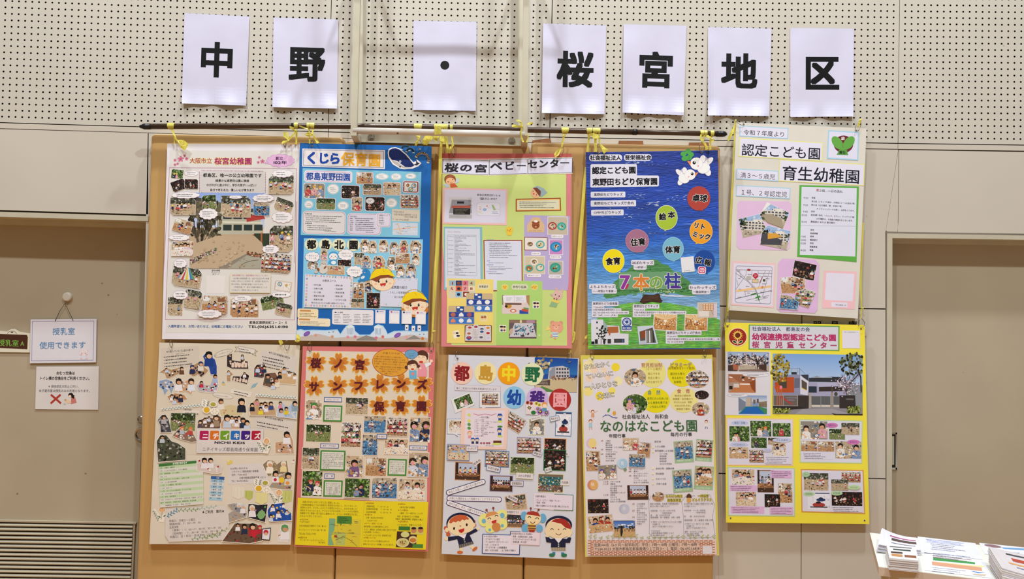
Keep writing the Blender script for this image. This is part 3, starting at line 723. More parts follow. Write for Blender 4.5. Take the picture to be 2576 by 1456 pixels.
    def leafrow(s, x0, y0, x1, y1, n, r, col='#6f8f6a'):
        dx, dy = x1-x0, y1-y0; l = math.hypot(dx, dy); a = math.degrees(math.atan2(dy, dx)); s.line([(x0, y0), (x1, y1)], r*.2, col)
        for k in range(n):
            t = (k+.5)/n; s.ell(x0+dx*t-dy/l*r*.5*(-1)**k, y0+dy*t+dx/l*r*.5*(-1)**k, r*.55, r*.25, col, a+50*(-1)**k, n=8); s.cur['n'] -= 1
        s.cur['n'] += 1; return s
    def eyelets(s, pts, r=1.6):
        ov = (s.vx, s.vy, s.vs); s.view(0, 0, 1)
        for x, y in pts: s.p('eyelet', 3).ell(x, y, r+.9, r+.9, '#a8a094', n=12).ell(x, y, r, r, '#2a1c12', n=12)
        s.view(*ov); return s
    def face(s, cx, cy, r, skin='#f6d9b8', smile=True, rot=0): 
        return s
# ---------------------------------------------------------------- seven title sheets on the perforated boards
def title(ch, quad, cx, cy, h, seed, desc, bold=.037, curl=1.0, lift=(0, 0)):
    (ax, ay), (bx, by), (gx, gy), (dx, dy) = quad
    R = random.Random(seed); ph = [R.uniform(0, 6.3) for _ in range(6)]
    def wave(X, Y):
        u = (np.asarray(X, float)-ax)/(bx-ax); v = (np.asarray(Y, float)-ay)/(dy-ay)
        base = .0015+.0016*(1+np.sin(3.1*u+2.0*v+ph[0])*np.sin(2.2*v+ph[1]))+.0008*np.sin(7*u+4*v+ph[2])
        tape = 1-np.exp(-((u-.06)**2+(v-.03)**2)/.02)*.8
        bot = np.clip((v-.80)/.20, 0, 1)**2*(.010+.005*np.sin(9*u+ph[3])+.004*np.sin(17*u+ph[4]))*curl
        sid = (np.clip(.12-u, 0, 1)/.12)**2*lift[0]*np.clip(v, 0, 1)+(np.clip(u-.88, 0, 1)/.12)**2*lift[1]*np.clip(v, 0, 1)
        return base*tape+bot+sid
    s = Sheet('title_sheet', quad, .0015, f'white sheet with black character {ch}, {desc}', 'paper sign', board='#cfcde2', thick=.0004, wave=wave, nx=22, ny=30, group='white title sheets')
    s.p('character', 1)
    if ch == '・': s.ell(cx, cy, 11.2, 11.2, '#141416', n=32)
    else: s.TC(ch, cx, cy, h, h, '#0b0c0e', b=bold)
    s.flush()
title('中', [(464, 33), (627.5, 41.5), (619, 265.5), (457, 260)], 545.5, 150, 91, 1, 'leftmost of seven', curl=.9, lift=(0, .006))
title('野', [(688, 44), (851, 49), (848, 273), (685, 269.5)], 772, 160, 92, 2, 'above the blue whale poster')
title('・', [(1040, 52), (1199, 55), (1197, 279), (1039, 276)], 1119, 164, 90, 3, 'the dot inside the guard frame', curl=.7)
title('桜', [(1366, 59), (1525, 64), (1521, 287), (1363, 284)], 1447, 174, 93, 4, 'just right of the guard frame', lift=(.008, 0))
title('宮', [(1569, 61), (1727, 65), (1720, 290), (1566, 283)], 1650, 176, 93, 5, 'third sheet from the right', lift=(.012, 0), curl=1.1)
title('地', [(1781, 68), (1941, 72), (1935, 292), (1781, 290)], 1860, 179, 92, 6, 'above the cream handmade poster', lift=(.013, 0), curl=1.3)
title('区', [(1988, 70), (2148, 72), (2147, 293), (1988, 294)], 2067, 183, 92, 7, 'rightmost of the seven', curl=.8)

# ---------------------------------------------------------------- A: white kindergarten poster, top left
DB = .078      # hanging distance of boards over the pads
A = Sheet('poster', [(420.5, 361), (754, 363.5), (746, 855), (407.5, 853)], DB, 'white kindergarten poster with a pink title, a building photo and round cloud captions', 'poster', board='#e6e3ea', thick=.007, edge='#ece6da')
A.p('printed_sheet', 1).view(0, 0, 1).rect(422, 379, 749, 838, '#dfdcd8')
A.view(400, 340, 5.6)
def blossom(S, cx, cy, r): S.flower(cx, cy, r, '#d9819f', '#b94a78')
A.p('blossom_motif', 2)
for a, b, r in ((305, 335, 45), (362, 288, 22), (388, 332, 26), (225, 352, 24), (262, 402, 20), (225, 415, 22)): blossom(A, a, b, r)
A.p('blossom_motif', 2)
for a, b, r in ((1413, 312, 22), (1458, 368, 34), (1398, 382, 22)): blossom(A, a, b, r)
A.p('title_lettering', 2).T('大阪市立', 430, 357, 318, 78, '#a2306e', b=.02, halo='#f6e58c', hw=.06).T('桜宮幼稚園', 780, 363, 530, 100, '#a8306c', b=.035, halo='#f6e58c', hw=.05)
A.p('cloud_badge', 2).cloud(1712, 358, 200, 92, '#e3b6df', '#b07ab4', 13, 4).ell(1510, 392, 22, 14, '#b07ab4').ell(1510, 392, 18, 11, '#e3b6df')
A.TC('創立', 1697, 325, 108, 52, '#5a1f66', b=.03).TC('102年', 1702, 385, 205, 52, '#2a1436', b=.03)
A.p('border_line', 1)
A.line([(147, 458), (1935, 468)], 6, '#a9618f').line([(147, 458), (60, 2000)], 5, '#a9618f').line([(1935, 468), (1905, 1800)], 6, '#a9618f')
A.view(400, 600, 5.392).line([(152, -520), (85, 1100)], 5, '#a9618f').line([(85, 1095), (1837, 1103)], 6, '#a9618f').line([(1837, 1103), (1870, -500)], 6, '#a9618f')
A.view(400, 340, 5.6)
A.p('dotted_panel', 2).rr(575, 500, 1505, 815, '#d4d0ce', 60)
for i in range(44): A.ell(605+i*19.8, 495+i*.3, 6, 6, '#b2689a', n=6); A.ell(600+i*19.8, 808+i*.3, 6, 6, '#b2689a', n=6)
for i in range(13): A.ell(570, 520+i*23, 6, 6, '#b2689a', n=6); A.ell(1500, 530+i*22.5, 6, 6, '#b2689a', n=6)
A.T('都島区、唯一の公立幼稚園です', 620, 562, 830, 58, '#1c1c20', b=.02).T('緑豊かな東野田公園に隣接', 795, 638, 475, 40, '#222', b=.015).T('のびのびと遊ぶ中に、学びの芽がいっぱい！', 668, 700, 725, 40, '#222', b=.015).T('自分で考える力、優しい心が育ちます', 718, 768, 625, 40, '#222', b=.015)
# large photograph: school yard and building
A.view(400, 600, 5.392)
A.p('photo_print', 1)
A.poly([(415, -605), (1300, -605), (1430, -610), (1395, 405), (415, 405)], '#bfa98c')
A.grid(440, -620, 1430, -150, 2, 8, lambda u, v: np.stack([.56+.22*v, .68+.14*v, .90+.02*v+0*u], -1))
A.poly([(455, -520), (850, -490), (860, -300), (455, -300)], '#6c6656')
A.poly([(455, -560), (640, -545), (860, -480), (860, -440), (640, -490), (455, -520)], '#4b4a44')
A.poly([(800, -400), (1380, -380), (1380, -60), (800, -60)], '#b9b8a4'); A.poly([(790, -425), (1400, -400), (1400, -355), (790, -375)], '#3f4440')
for a in (870, 1010, 1150, 1290): A.rect(a, -330, a+115, -265, '#38404a'); A.rect(a, -190, a+115, -110, '#2f3a38')
A.poly([(780, -240), (1400, -225), (1400, -200), (780, -215)], '#d8d6c4')
for a in (1040, 1180): A.rect(a, -480, a+70, -380, '#d6cfd0'); [A.rect(a, -470+k*18, a+70, -463+k*18, '#7d7c86') for k in range(5)]
A.poly([(1180, -300), (1400, -345), (1440, -270), (1190, -225)], '#b2403c'); A.poly([(1270, -60), (1300, -60), (1300, 200), (1270, 200)], '#b4663c'); A.poly([(1290, -70), (1500, -70), (1500, 100), (1290, 100)], '#35402f')
A.poly([(1380, -75), (1400, -75), (1400, 190), (1380, 190)], '#b4663c')
RR = random.Random(5)
for i in range(150): A.blob(RR.uniform(425, 840), RR.uniform(-500, -40), RR.uniform(14, 44), RR.choice(['#4e4636', '#6a604a', '#3a3428', '#83785c', '#2c2820', '#5d6048']), RR)
for i in range(16):
    x = 470+i*22; A.line([(540+RR.uniform(-20, 20), 180), (x, -120+RR.uniform(-150, 60)), (x+RR.uniform(-60, 60), -330)], 6, '#2c251c')
A.poly([(415, 90), (800, -40), (1290, -40), (1400, 60), (1430, 200), (1200, 210), (800, 400), (415, 405)], '#c0aa8c')
A.poly([(800, 402), (1185, 205), (1225, 205), (930, 402)], '#8d8578'); A.poly([(930, 402), (1225, 205), (1425, 230), (1395, 405)], '#aaa796')
A.arc(1385, 405, 290, 180, 262, 8, '#6e695c', ry=115)
for i in range(130):
    t = RR.random(); A.blob(420+t*360, 330-t*170+RR.uniform(-38, 20), RR.uniform(6, 16), RR.choice(['#a8a49c', '#5f6f46', '#3c3a36', '#d6cfcb', '#b06a8a', '#6f5a48', '#2d3024']), RR)
for i in range(70):
    t = RR.random(); A.blob(1190+t*200, 200+t*40+RR.uniform(-30, 14), RR.uniform(6, 15), RR.choice(['#7c4a3a', '#a8504a', '#4a5a34', '#3c2a22', '#c87a50']), RR)
for i in range(60): A.blob(RR.uniform(430, 1300), RR.uniform(30, 380), RR.uniform(8, 24), RR.choice(['#c9b498', '#b5a081', '#b9a58a']), RR)
A.view(400, 340, 5.6)
A.photo(175, 485, 340, 610, 'garden', 3, 2, rot=6, cut=.12, hat='#d8c23a'); A.photo(178, 632, 375, 780, 'dark', 4, 2, rot=-20, cut=-.15); A.photo(362, 620, 548, 755, 'dark', 5, 3, cut=-.15, hat='#58a88c')
A.photo(1545, 575, 1895, 828, 'yard', 6, 9, cut=.16, hat=[None, '#e8d84a', '#3f8a5a'])
A.photo(160, 880, 515, 1122, 'yard', 7, 8, cut=-.2, hat=['#e9e06a', None]); A.photo(608, 845, 805, 1060, 'park', 8, 7, rot=-4, cut=.14)
A.photo(875, 852, 1290, 1155, 'yard', 9, 7, cut=-.2, hat=['#5fa0c8', None, '#8fb0a0']); A.photo(1330, 945, 1555, 1128, 'pool', 10, 4, cut=-.14, shirt=['#16181c', '#1f2430'])
A.photo(1630, 905, 1885, 1085, 'yard', 11, 6, rot=20, cut=-.18, hat=['#2f8f5a', '#2f8f5a', None]); A.photo(205, 1190, 465, 1370, 'room', 12, 5, rot=17, cut=.16)
A.photo(1558, 1275, 1885, 1640, 'yard', 13, 5, cut=.16, hat=['#e6c83a', '#8a3a3a'])
for a in ((455, 535, 100, 42, 2), (1742, 540, 150, 55, 2), (375, 845, 205, 46, 2), (695, 1108, 135, 80, 4), (1080, 872, 95, 22, 1), (1470, 888, 155, 58, 3), (1735, 1155, 150, 82, 4), (285, 1440, 150, 45, 2)): A.bub(*a[:4], n=a[4])
A.view(400, 600, 5.392)
A.photo(168, 38, 460, 238, 'table', 14, 4, cut=.16, shirt=['#e9dce0', '#d8c4d2', '#f0f0f4'])
# parachute photo
A.photo(180, 395, 570, 650, 'yard', 15, 9, rot=8, cut=-.2)
for k, c in enumerate(['#d8d4cc', '#c8464a', '#d8dcd8', '#e3c83a', '#e0e4e0', '#4a86b8', '#5fa07a']):
    t0, t1 = k/7, (k+1)/7; A.poly([(390+(t0-.5)*30, 390), (390+(t1-.5)*30, 390), (375+(t1-.5)*215, 545+14*math.sin(t1*3.1)), (375+(t0-.5)*215, 545+14*math.sin(t0*3.1))], c)
A.photo(120, 795, 318, 1045, 'yard', 16, 1, cut=-.12, hat='#3c7a5a'); A.photo(345, 700, 570, 940, 'yard', 17, 2, rot=10, cut=-.12, hat='#8a9aa8')
A.photo(580, 775, 925, 1020, 'room', 18, 5, cut=.12, hat=[None, '#2f7a4a']); A.photo(968, 810, 1350, 1065, 'room', 19, 6, cut=-.14); A.photo(1385, 770, 1690, 950, 'park', 20, 4, rot=-12, cut=.15)
A.photo(1580, 880, 1800, 1045, 'yard', 21, 4, rot=12, cut=-.15); A.photo(1565, 575, 1800, 715, 'food', 22, 2, rot=8, cut=.14); A.photo(1390, 205, 1790, 455, 'crowd', 23, 7, rot=4, cut=.15)
for a in ((1515, 145, 115, 60, 3), (290, 335, 90, 62, 3), (290, 765, 105, 60, 2), (685, 1020, 168, 58, 3), (1140, 808, 125, 45, 2), (1660, 760, 135, 40, 1)): A.bub(*a[:4], n=a[4])
A.p('caption_lettering', 2).TC('桜宮幼稚園', 770, 432, 112, 26, '#222', b=.01).TC('ホームページ', 770, 456, 120, 26, '#222').TC('QRコード', 770, 480, 95, 24, '#222')
A.p('code_space', 2).rect(643, 503, 890, 742, '#e6e2e0')
A.p('text_panel', 2).box(962, 468, 1515, 735, '#dcd8d2', '#e4d690', 4)
A.T('桜宮幼稚園では、直接体験を大切にしています', 992, 498, 485, 26, '#b03048').T('幼児期の発達段階では、遊びや生活の中で体験', 1008, 540, 485, 26, '#333').T('を通して学ぶことが大切です。幼児期に育まれた', 980, 578, 508, 26, '#333').T('学びの芽は、就学後の学習につながります。', 980, 618, 450, 26, '#333').T('３年間を通して、様々な体験を重ねることが', 1008, 658, 460, 26, '#333').T('できるよう、保育を工夫しています。', 980, 697, 385, 26, '#333')
A.p('footer_lettering', 2).T('入園希望の方、お問い合わせは、幼稚園にお電話ください', 122, 1187, 1020, 42, '#2b5fa0', b=.018).T('都島区東野田町１−２−５', 1225, 1137, 520, 44, '#1e1e22', b=.02).T('TEL(06)6351-0190', 1212, 1192, 540, 46, '#1e1e22', b=.03)
A.eyelets([(716.5, 368.5)])
A.flush()

# ---------------------------------------------------------------- B: blue whale nursery poster
B = Sheet('poster', [(754.5, 359.5), (1086, 368), (1076, 860), (747, 851)], DB+.004, 'blue nursery poster with a dark whale cut-out and two yellow-capped children', 'poster', board='#1f66b4', thick=.006, edge='#174f94')
B.view(745, 340, 5.6)
B.p('title_card', 2).poly([(88, 188), (1252, 210), (1250, 478), (84, 442)], '#eeeaf0').poly([(104, 202), (1236, 224), (1234, 462), (100, 428)], '#4a5a80').poly([(110, 208), (1230, 229), (1228, 456), (106, 422)], '#e6e2e4')
B.sub('title_lettering', 3)
for ch, x, y, h in (('く', 220, 318, 185), ('じ', 388, 322, 170), ('ら', 545, 328, 175)): B.TC(ch, x, y, h, h, '#1d48a8', b=.045)
for ch, x, y, h in (('保', 728, 335, 190), ('育', 915, 340, 185), ('園', 1105, 352, 180)): B.TC(ch, x, y, h, h*1.05, '#e8ad34', b=.03)
def whale(S):
    S.p('whale_cutout', 3)
    out = [(1290, 250), (1300, 200), (1340, 175), (1400, 168), (1455, 185), (1560, 270), (1650, 380), (1700, 360), (1690, 335), (1720, 355), (1765, 395), (1720, 440), (1640, 470), (1520, 480), (1460, 470), (1360, 410), (1300, 320)]
    S.poly([(x, y) for x, y in out], '#f0eef4')
    S.poly([(1305, 250), (1315, 210), (1350, 188), (1400, 182), (1450, 198), (1545, 278), (1640, 392), (1668, 425), (1620, 452), (1540, 450), (1470, 400), (1420, 360), (1350, 350), (1312, 300)], '#1d2c68')
    S.poly([(1330, 345), (1420, 372), (1470, 412), (1540, 455), (1600, 460), (1520, 468), (1440, 440), (1370, 395)], '#b9b4b0')
    S.poly([(1650, 415), (1690, 400), (1690, 350), (1715, 385), (1745, 392), (1700, 428)], '#2a2f44'); S.poly([(1450, 430), (1480, 435), (1462, 468)], '#2a2f44')
    for k in range(7): S.line([(1345+k*42, 200+k*22), (1372+k*40, 300+k*18)], 5, '#2c3d80')
    S.ell(1465, 370, 16, 16, '#e8e8ee').ell(1465, 370, 8, 8, '#1a1f30')
    for cx, cy, r in ((1540, 205, 55), (1605, 235, 48)):
        S.arc(cx, cy, r, 185, 370, 30, '#f0f0f6'); S.arc(cx, cy, r, 190, 365, 16, '#4b9ad6')
    S.p('rainbow_cutout', 3)
    for r, c, w in ((92, '#f0eaea', 34), (100, '#3a3030', 5), (92, '#c89a6a', 12), (82, '#3a3030', 4), (76, '#7f9ad0', 10), (66, '#3a3a48', 4)): S.arc(1775, 345, r, 205, 385, w, c)
whale(B)
B.p('pale_blue_sheet', 1).poly([(90, 463), (1764, 517), (1742, 1445), (64, 1408)], '#7fc4de')
B.p('heading_card', 2).rbox(115, 500, 790, 665, '#e2dcf0', '#f2eef6', 10, 40).rbox(128, 512, 778, 655, '#e4e0f2', '#c77aa0', 4, 34).T('都島東野田園', 140, 575, 625, 112, '#1f4aa0', b=.03)
for q in ((852, 525, 1080, 685, 'room', 31, 2), (945, 690, 1200, 840, 'yard', 32, 7), (1228, 668, 1470, 840, 'table', 33, 2), (112, 680, 400, 885, 'big', 34, 3), (640, 710, 890, 890, 'dark', 35, 3), (285, 890, 548, 1045, 'park', 36, 5), (785, 875, 930, 1065, 'big', 37, 1), (975, 872, 1245, 1065, 'dark', 38, 4), (1472, 842, 1725, 1025, 'crowd', 39, 5), (1508, 650, 1722, 805, 'food', 40, 3)):
    B.photo(*q[:4], q[4], q[5], q[6], mask='rr', border=8, bc='#e4dcea', hat=['#d9a83a', None] if q[5] == 34 else None)
for a in ((1210, 582, 85, 38, 3), (1408, 585, 68, 42, 3), (1617, 575, 70, 35, 2), (522, 758, 78, 68, 5), (178, 975, 56, 50, 3), (660, 992, 72, 55, 4), (1042, 925, 55, 36, 2), (1345, 952, 72, 60, 5)): B.obub(*a[:4], n=a[4])
def tcard(S, x0, y0, x1, y1, heads, col='#dedcdc', bc='#b56a8a', r=50):
    S.p('text_card', 2).rbox(x0-8, y0-8, x1+8, y1+8, col, '#f0ecf0', 6, r+6).rbox(x0, y0, x1, y1, col, bc, 5, r)
tcard(B, 98, 1078, 690, 1385, None)
B.TL(['年間行事'], 125, 1107, 0, 24, '#222', b=.02).scrib(125, 1122, 540, 108, 4, '#444').TL(['体操指導'], 125, 1240, 0, 24, '#222', b=.02).scrib(150, 1258, 360, 85, 3, '#444').scrib(400, 1345, 250, 20, 1, '#555')
tcard(B, 728, 1110, 1190, 1395, None, '#d8d4e6')
B.TL(['1日の流れ'], 755, 1143, 0, 24, '#222', b=.02).scrib(755, 1158, 65, 190, 7, '#444', ln=.6).scrib(828, 1158, 300, 190, 7, '#444').scrib(980, 1355, 170, 22, 1)
tcard(B, 1135, 1105, 1325, 1285, None, '#dedaea', r=30)
B.T('お散歩コース', 1165, 1128, 128, 22, '#222', b=.02)
for i in range(5): B.scrib(1165, 1142+i*24, 95, 22, 1, '#333')
B.p('address_card', 2).rect(1350, 1045, 1738, 1215, '#d4ccbc').T('〒534-0024', 1365, 1078, 150, 32, '#333').T('大阪市都島区東野田町 1-20-4', 1375, 1115, 325, 30, '#333').T('TMCC京橋１階', 1525, 1152, 178, 30, '#333').T('℡ 06-4792-8080', 1360, 1186, 230, 30, '#333')
def minimap(S, x0, y0, x1, y1, seed=1, roads='#e8b98a'):
    R = random.Random(seed); S.rect(x0, y0, x1, y1, '#ccd6e4')
    w, h = x1-x0, y1-y0
    S.line([(x0+.03*w, y0+.55*h), (x0+.95*w, y0+.35*h)], h*.06, roads).line([(x0+.2*w, y0+.05*h), (x0+.35*w, y0+.95*h)], h*.07, roads).line([(x0+.5*w, y0+.1*h), (x0+.9*w, y0+.8*h)], h*.02, '#eef0f4').line([(x0, y0+.8*h), (x1, y0+.7*h)], h*.02, '#eef0f4')
    for i in range(9): S.scrib(x0+R.uniform(.05, .7)*w, y0+R.uniform(.05, .85)*h, .16*w, .08*h, 1, '#6a7688')
    S.ell(x0+.44*w, y0+.45*h, h*.04, h*.05, '#c0403a')
B.p('map_print', 2); minimap(B, 1358, 1232, 1712, 1408)
# lower sheet
B.view(745, 600, 5.392)
B.p('pale_blue_sheet', 1).poly([(105, -5), (1720, 10), (1690, 968), (85, 945)], '#8ccdea')
for ch, x in (('都', 208), ('島', 398), ('北', 582), ('園', 778)):
    B.p('round_letter', 3).ell(x, 78+(x-208)*.012, 92, 84, '#e9ecc4').ell(x, 78+(x-208)*.012, 86, 78, '#e6e8cc').TC(ch, x, 78+(x-208)*.012, 126, 126, '#1e1c1a', b=.05)
RB = random.Random(77)
cut = [(870, 12, 1000, 185, 0), (985, 30, 1095, 195, 0), (1120, 18, 1250, 185, 5), (1265, 50, 1395, 215, 0), (1400, 25, 1520, 190, 0), (1540, 28, 1700, 200, 0), (790, 195, 920, 350, 1), (880, 235, 1015, 395, 0), (1030, 240, 1210, 415, 0), (1232, 248, 1360, 425, 0), (1350, 200, 1545, 335, 2), (1570, 205, 1675, 360, 0), (1355, 355, 1475, 525, 3), (1485, 335, 1625, 535, 0), (330, 145, 425, 290, 0), (565, 290, 745, 375, 4), (150, 305, 300, 415, 0), (420, 370, 655, 485, 6), (775, 600, 920, 810, 7), (925, 570, 1030, 720, 0), (955, 735, 1135, 945, 8), (690, 815, 920, 935, 9)]
for i, (a, b, c, d, t) in enumerate(cut):
    m = [(.2, 0), (.75, .0), (1, .35), (.95, 1), (.08, 1), (0, .4)] if t in (0, 3, 5) else None
    B.photo(a, b, c, d, ['big', 'yard', 'room', 'big', 'dark', 'big', 'table', 'room', 'dark', 'yard'][t], 200+i, 1 if t in (0, 3, 5) else 3, mask=m, border=5, bc='#e8e4dc', hat=['#3f86b8'] if i in (20,) else None)
B.p('penguin_cutout', 3).ell(505, 235, 70, 62, '#4aa0d8').ell(505, 245, 58, 48, '#eaf0f6').ell(505, 320, 55, 38, '#4aa0d8').ell(508, 325, 34, 26, '#eaf0f6').ell(480, 240, 5, 6, '#333').ell(530, 240, 5, 6, '#333').ell(468, 258, 10, 6, '#e8a0b0').ell(545, 256, 10, 6, '#e8a0b0').poly([(499, 252), (513, 252), (506, 262)], '#e8a030').ell(450, 318, 12, 26, '#4aa0d8', 20)
B.p('seal_cutout', 3).ell(375, 345, 48, 48, '#c9c3ba').ell(365, 415, 60, 62, '#d6d0c8').ell(392, 345, 5, 6, '#332a28').ell(352, 338, 5, 6, '#332a28').ell(372, 358, 14, 9, '#f0ece8').ell(372, 352, 6, 4, '#332a28').ell(392, 392, 26, 12, '#8a5a3a', -50).ell(300, 418, 16, 26, '#8a5a3a', -30).ell(270, 450, 26, 22, '#c9c3ba')
B.p('dolphin_cutout', 3).poly([(855, 560), (880, 500), (910, 420), (950, 400), (1000, 440), (1015, 500), (1000, 560), (940, 575), (880, 570), (850, 600), (835, 560)], '#2f86c8').ell(905, 525, 30, 18, '#e6eaf2', -30).ell(950, 440, 5, 7, '#1a2a4a').ell(930, 460, 10, 6, '#e8b0b8')
B.bub(222, 248, 100, 68, lines=['０歳児クラス', 'らっこ組'], h=26, line='#5a6480').bub(675, 218, 105, 75, lines=['１歳児クラス', 'ぺんぎん組'], h=26, line='#8a5a7a').bub(792, 445, 112, 78, lines=['２歳児クラス', 'いるか組'], h=26, line='#5a6480')
B.p('text_card', 2).poly([(122, 480), (775, 520), (745, 946), (105, 930)], '#dedcea')
dots = ['#c88aa0', '#d09a4a', '#6fa05a', '#3a5a9a', '#e0cc6a', '#c86a8a', '#5aa0b0']
for i in range(16): B.ell(145+i*39, 498+i*2.2, 12, 12, dots[i % 7], n=10).ell(145+i*39, 498+i*2.2, 6, 6, '#e8e6f0', n=8); B.ell(130+i*38, 905+i*1, 12, 12, dots[(i+3) % 7], n=10).ell(130+i*38, 905+i*1, 6, 6, '#e8e6f0', n=8)
for i in range(9): B.ell(146-i*1.5, 543+i*41, 12, 12, dots[(i+3) % 7], n=10).ell(146-i*1.5, 543+i*41, 6, 6, '#e8e6f0', n=8); B.ell(750-i*1.5, 558+i*40, 12, 12, dots[(i+1) % 7], n=10).ell(750-i*1.5, 558+i*40, 6, 6, '#e8e6f0', n=8)
B.T('お散歩コース', 355, 568, 188, 36, '#44444c')
for i, (l, r) in enumerate((('・内代公園', '・都島公園'), ('・北東の公園', '・児童遊園'), ('・北一公園', '・都島消防署'), ('・高倉中央公園', '・都島公園'), ('・新喜多公園', '・かすがえ公園'))): B.T(l, 215, 627+i*49, None, 24, '#44444c').T(r, 510, 633+i*49, None, 24, '#44444c')
B.T('晴れの日にはいろいろな公園へお散歩に行ってます♪', 205, 868, 460, 24, '#44444c')
B.p('text_card', 2).poly([(1150, 540), (1650, 540), (1640, 935), (1140, 920)], '#d6daec')
for i in range(26): B.ell(1170+RB.uniform(0, 460), RB.choice([560, 880, 900])+RB.uniform(-8, 8), 6, 4, RB.choice(['#6a6a78', '#e8b070', '#8a8a98']), n=6)
B.T('連携園の紹介', 1285, 658, 225, 42, '#44444c', b=.01).T('・うれしい保育園都島', 1235, 728, 300, 34, '#44444c').T('・淀川幼稚園', 1295, 790, 190, 32, '#44444c')
def child(S, cx, cy, r, hair='#8a4a2a', long=False, rot=0, nm='child_cutout'):
    S.p(nm, 3)
    if long: S.ell(cx, cy+r*.5, r*1.12, r*.62, '#c87a34')
    S.ell(cx-r*.95, cy+r*.2, r*.16, r*.2, '#f2d2ae').ell(cx+r*.95, cy+r*.12, r*.16, r*.2, '#f2d2ae')
    S.ell(cx, cy+r*.16, r*.98, r*.78, '#c9a070').ell(cx, cy+r*.16, r*.95, r*.75, '#f4dcbc')
    S.poly([(cx-r*.98, cy-.02*r), (cx-r*.7, cy-r*.45), (cx, cy-r*.6), (cx+r*.7, cy-r*.45), (cx+r*.95, cy-.1*r), (cx+r*.4, cy-r*.2), (cx-r*.2, cy-r*.1), (cx-r*.5, cy+.2*r)], hair)
    S.poly([(cx-r*1.12, cy-r*.02), (cx-r*.98, cy-r*.5), (cx-r*.6, cy-r*.88), (cx, cy-r*1.0), (cx+r*.5, cy-r*.88), (cx+r*.9, cy-r*.5), (cx+r*1.05, cy-r*.24), (cx+r*.5, cy-r*.42), (cx-r*.2, cy-r*.4), (cx-r*.8, cy-r*.15)], '#f2d21e')
    S.arc(cx-r*.05, cy-r*.25, r*.9, 190, 340, r*.05, '#d9b412'); S.line([(cx, cy-r*.9), (cx+r*.12, cy-r*.68)], r*.03, '#b8960e')
    for k in (-.34, .32): S.ell(cx+k*r, cy+.12*r, r*.08, r*.13, '#2a2220').ell(cx+(k+.03)*r, cy+.07*r, r*.025, r*.035, '#fff')
    S.ell(cx-.02*r, cy+.2*r, r*.035, r*.03, '#d8804a', n=8).poly([(cx-.25*r, cy+.32*r), (cx+.28*r, cy+.24*r), (cx+.22*r, cy+.5*r), (cx+.02*r, cy+.62*r), (cx-.18*r, cy+.52*r)], '#c0392f').ell(cx+.03*r, cy+.53*r, .13*r, .07*r, '#f0c0b8')
    S.ell(cx-.6*r, cy+.35*r, r*.12, r*.08, '#f0b8a0').ell(cx+.62*r, cy+.3*r, r*.12, r*.08, '#f0b8a0')
child(B, 1175, 560, 160); child(B, 1610, 880, 165, long=True)
B.p('info_card', 2).rr(18, 950, 300, 1080, '#efe0b8', 22).rr(50, 965, 200, 990, '#c8925a', 8).scrib(45, 1000, 235, 66, 3, '#6a4a2a').p('info_card', 2).rr(20, 1080, 462, 1188, '#efe2c4', 22).rr(38, 1084, 190, 1108, '#c8925a', 8).scrib(40, 1112, 400, 66, 4, '#555')
B.p('info_card', 2).rr(488, 962, 1050, 1170, '#e6e4ea', 24).T('法人概要', 560, 1000, 75, 22, '#333', b=.02).ell(535, 1000, 16, 8, '#1d2c68')
for x, w in ((518, 90), (635, 120), (785, 85), (900, 125)): B.scrib(x, 1020, w, 125, 6, '#555')
for i, (x, c) in enumerate(((1072, '#2a5fb4'), (1262, '#c8609a'), (1430, '#222'), (1618, '#c8302a'))):
    B.p('code_card', 2).rect(x, 968+i*6, x+140, 1150+i*4, '#e4e2ee').ell(x+32, 988+i*6, 13, 13, c).rect(x+20, 1020+i*4, x+130, 1135+i*4, '#f0eef4').scrib(x+58, 980+i*6, 70, 18, 1, '#555')
B.p('sea_bed_strip', 2)
top = [(8, 1240), (60, 1225), (110, 1240), (230, 1235), (400, 1240), (560, 1230), (600, 1290), (640, 1230), (680, 1180), (740, 1165), (790, 1190), (800, 1250), (860, 1300), (1000, 1300), (1060, 1240), (1055, 1190), (1110, 1160), (1180, 1180), (1220, 1240), (1240, 1290), (1330, 1250), (1500, 1245), (1640, 1255), (1790, 1250), (1785, 1400), (8, 1385)]
B.poly(top, '#9fd0f0').poly([(x, y+14 if i < 24 else y) for i, (x, y) in enumerate(top)], '#d2e0ee').poly([(8, 1340), (300, 1290), (520, 1345), (900, 1320), (1250, 1350), (1560, 1300), (1788, 1350), (1785, 1400), (8, 1385)], '#c8bcb4')
B.poly([(820, 1365), (950, 1310), (1080, 1350), (1100, 1385), (820, 1385)], '#8f8a86').poly([(1480, 1370), (1600, 1310), (1700, 1365)], '#8f8a86')
for x, y in ((145, 1290), (1375, 1310)): B.ell(x, y, 50, 28, '#6a3f9a', -30).ell(x, y, 42, 20, '#8a62b8', -30)
for x, y in ((735, 1195), (1110, 1200)):
    B.ell(x, y, 46, 26, '#e2ecf6')
    for k in range(5): B.line([(x-34+k*17, y+15), (x-40+k*18, y+55), (x-30+k*16, y+100)], 4, '#5a7ab0')
for x, y, c in ((265, 1310, '#e8a090'), (800, 1330, '#e07a9a'), (490, 1330, '#d8a07a'), (1085, 1345, '#e07a9a'), (1500, 1335, '#e8a8b0'), (1715, 1355, '#d8803a'), (700, 1335, '#e89aa8'), (1175, 1330, '#d87a6a')): B.flower(x, y, 24, c, c)
for x, y in ((450, 1270), (505, 1265), (1680, 1300), (1735, 1295)): B.poly([(x-12, y-8), (x+14, y), (x-12, y+10)], '#6a8a9a')
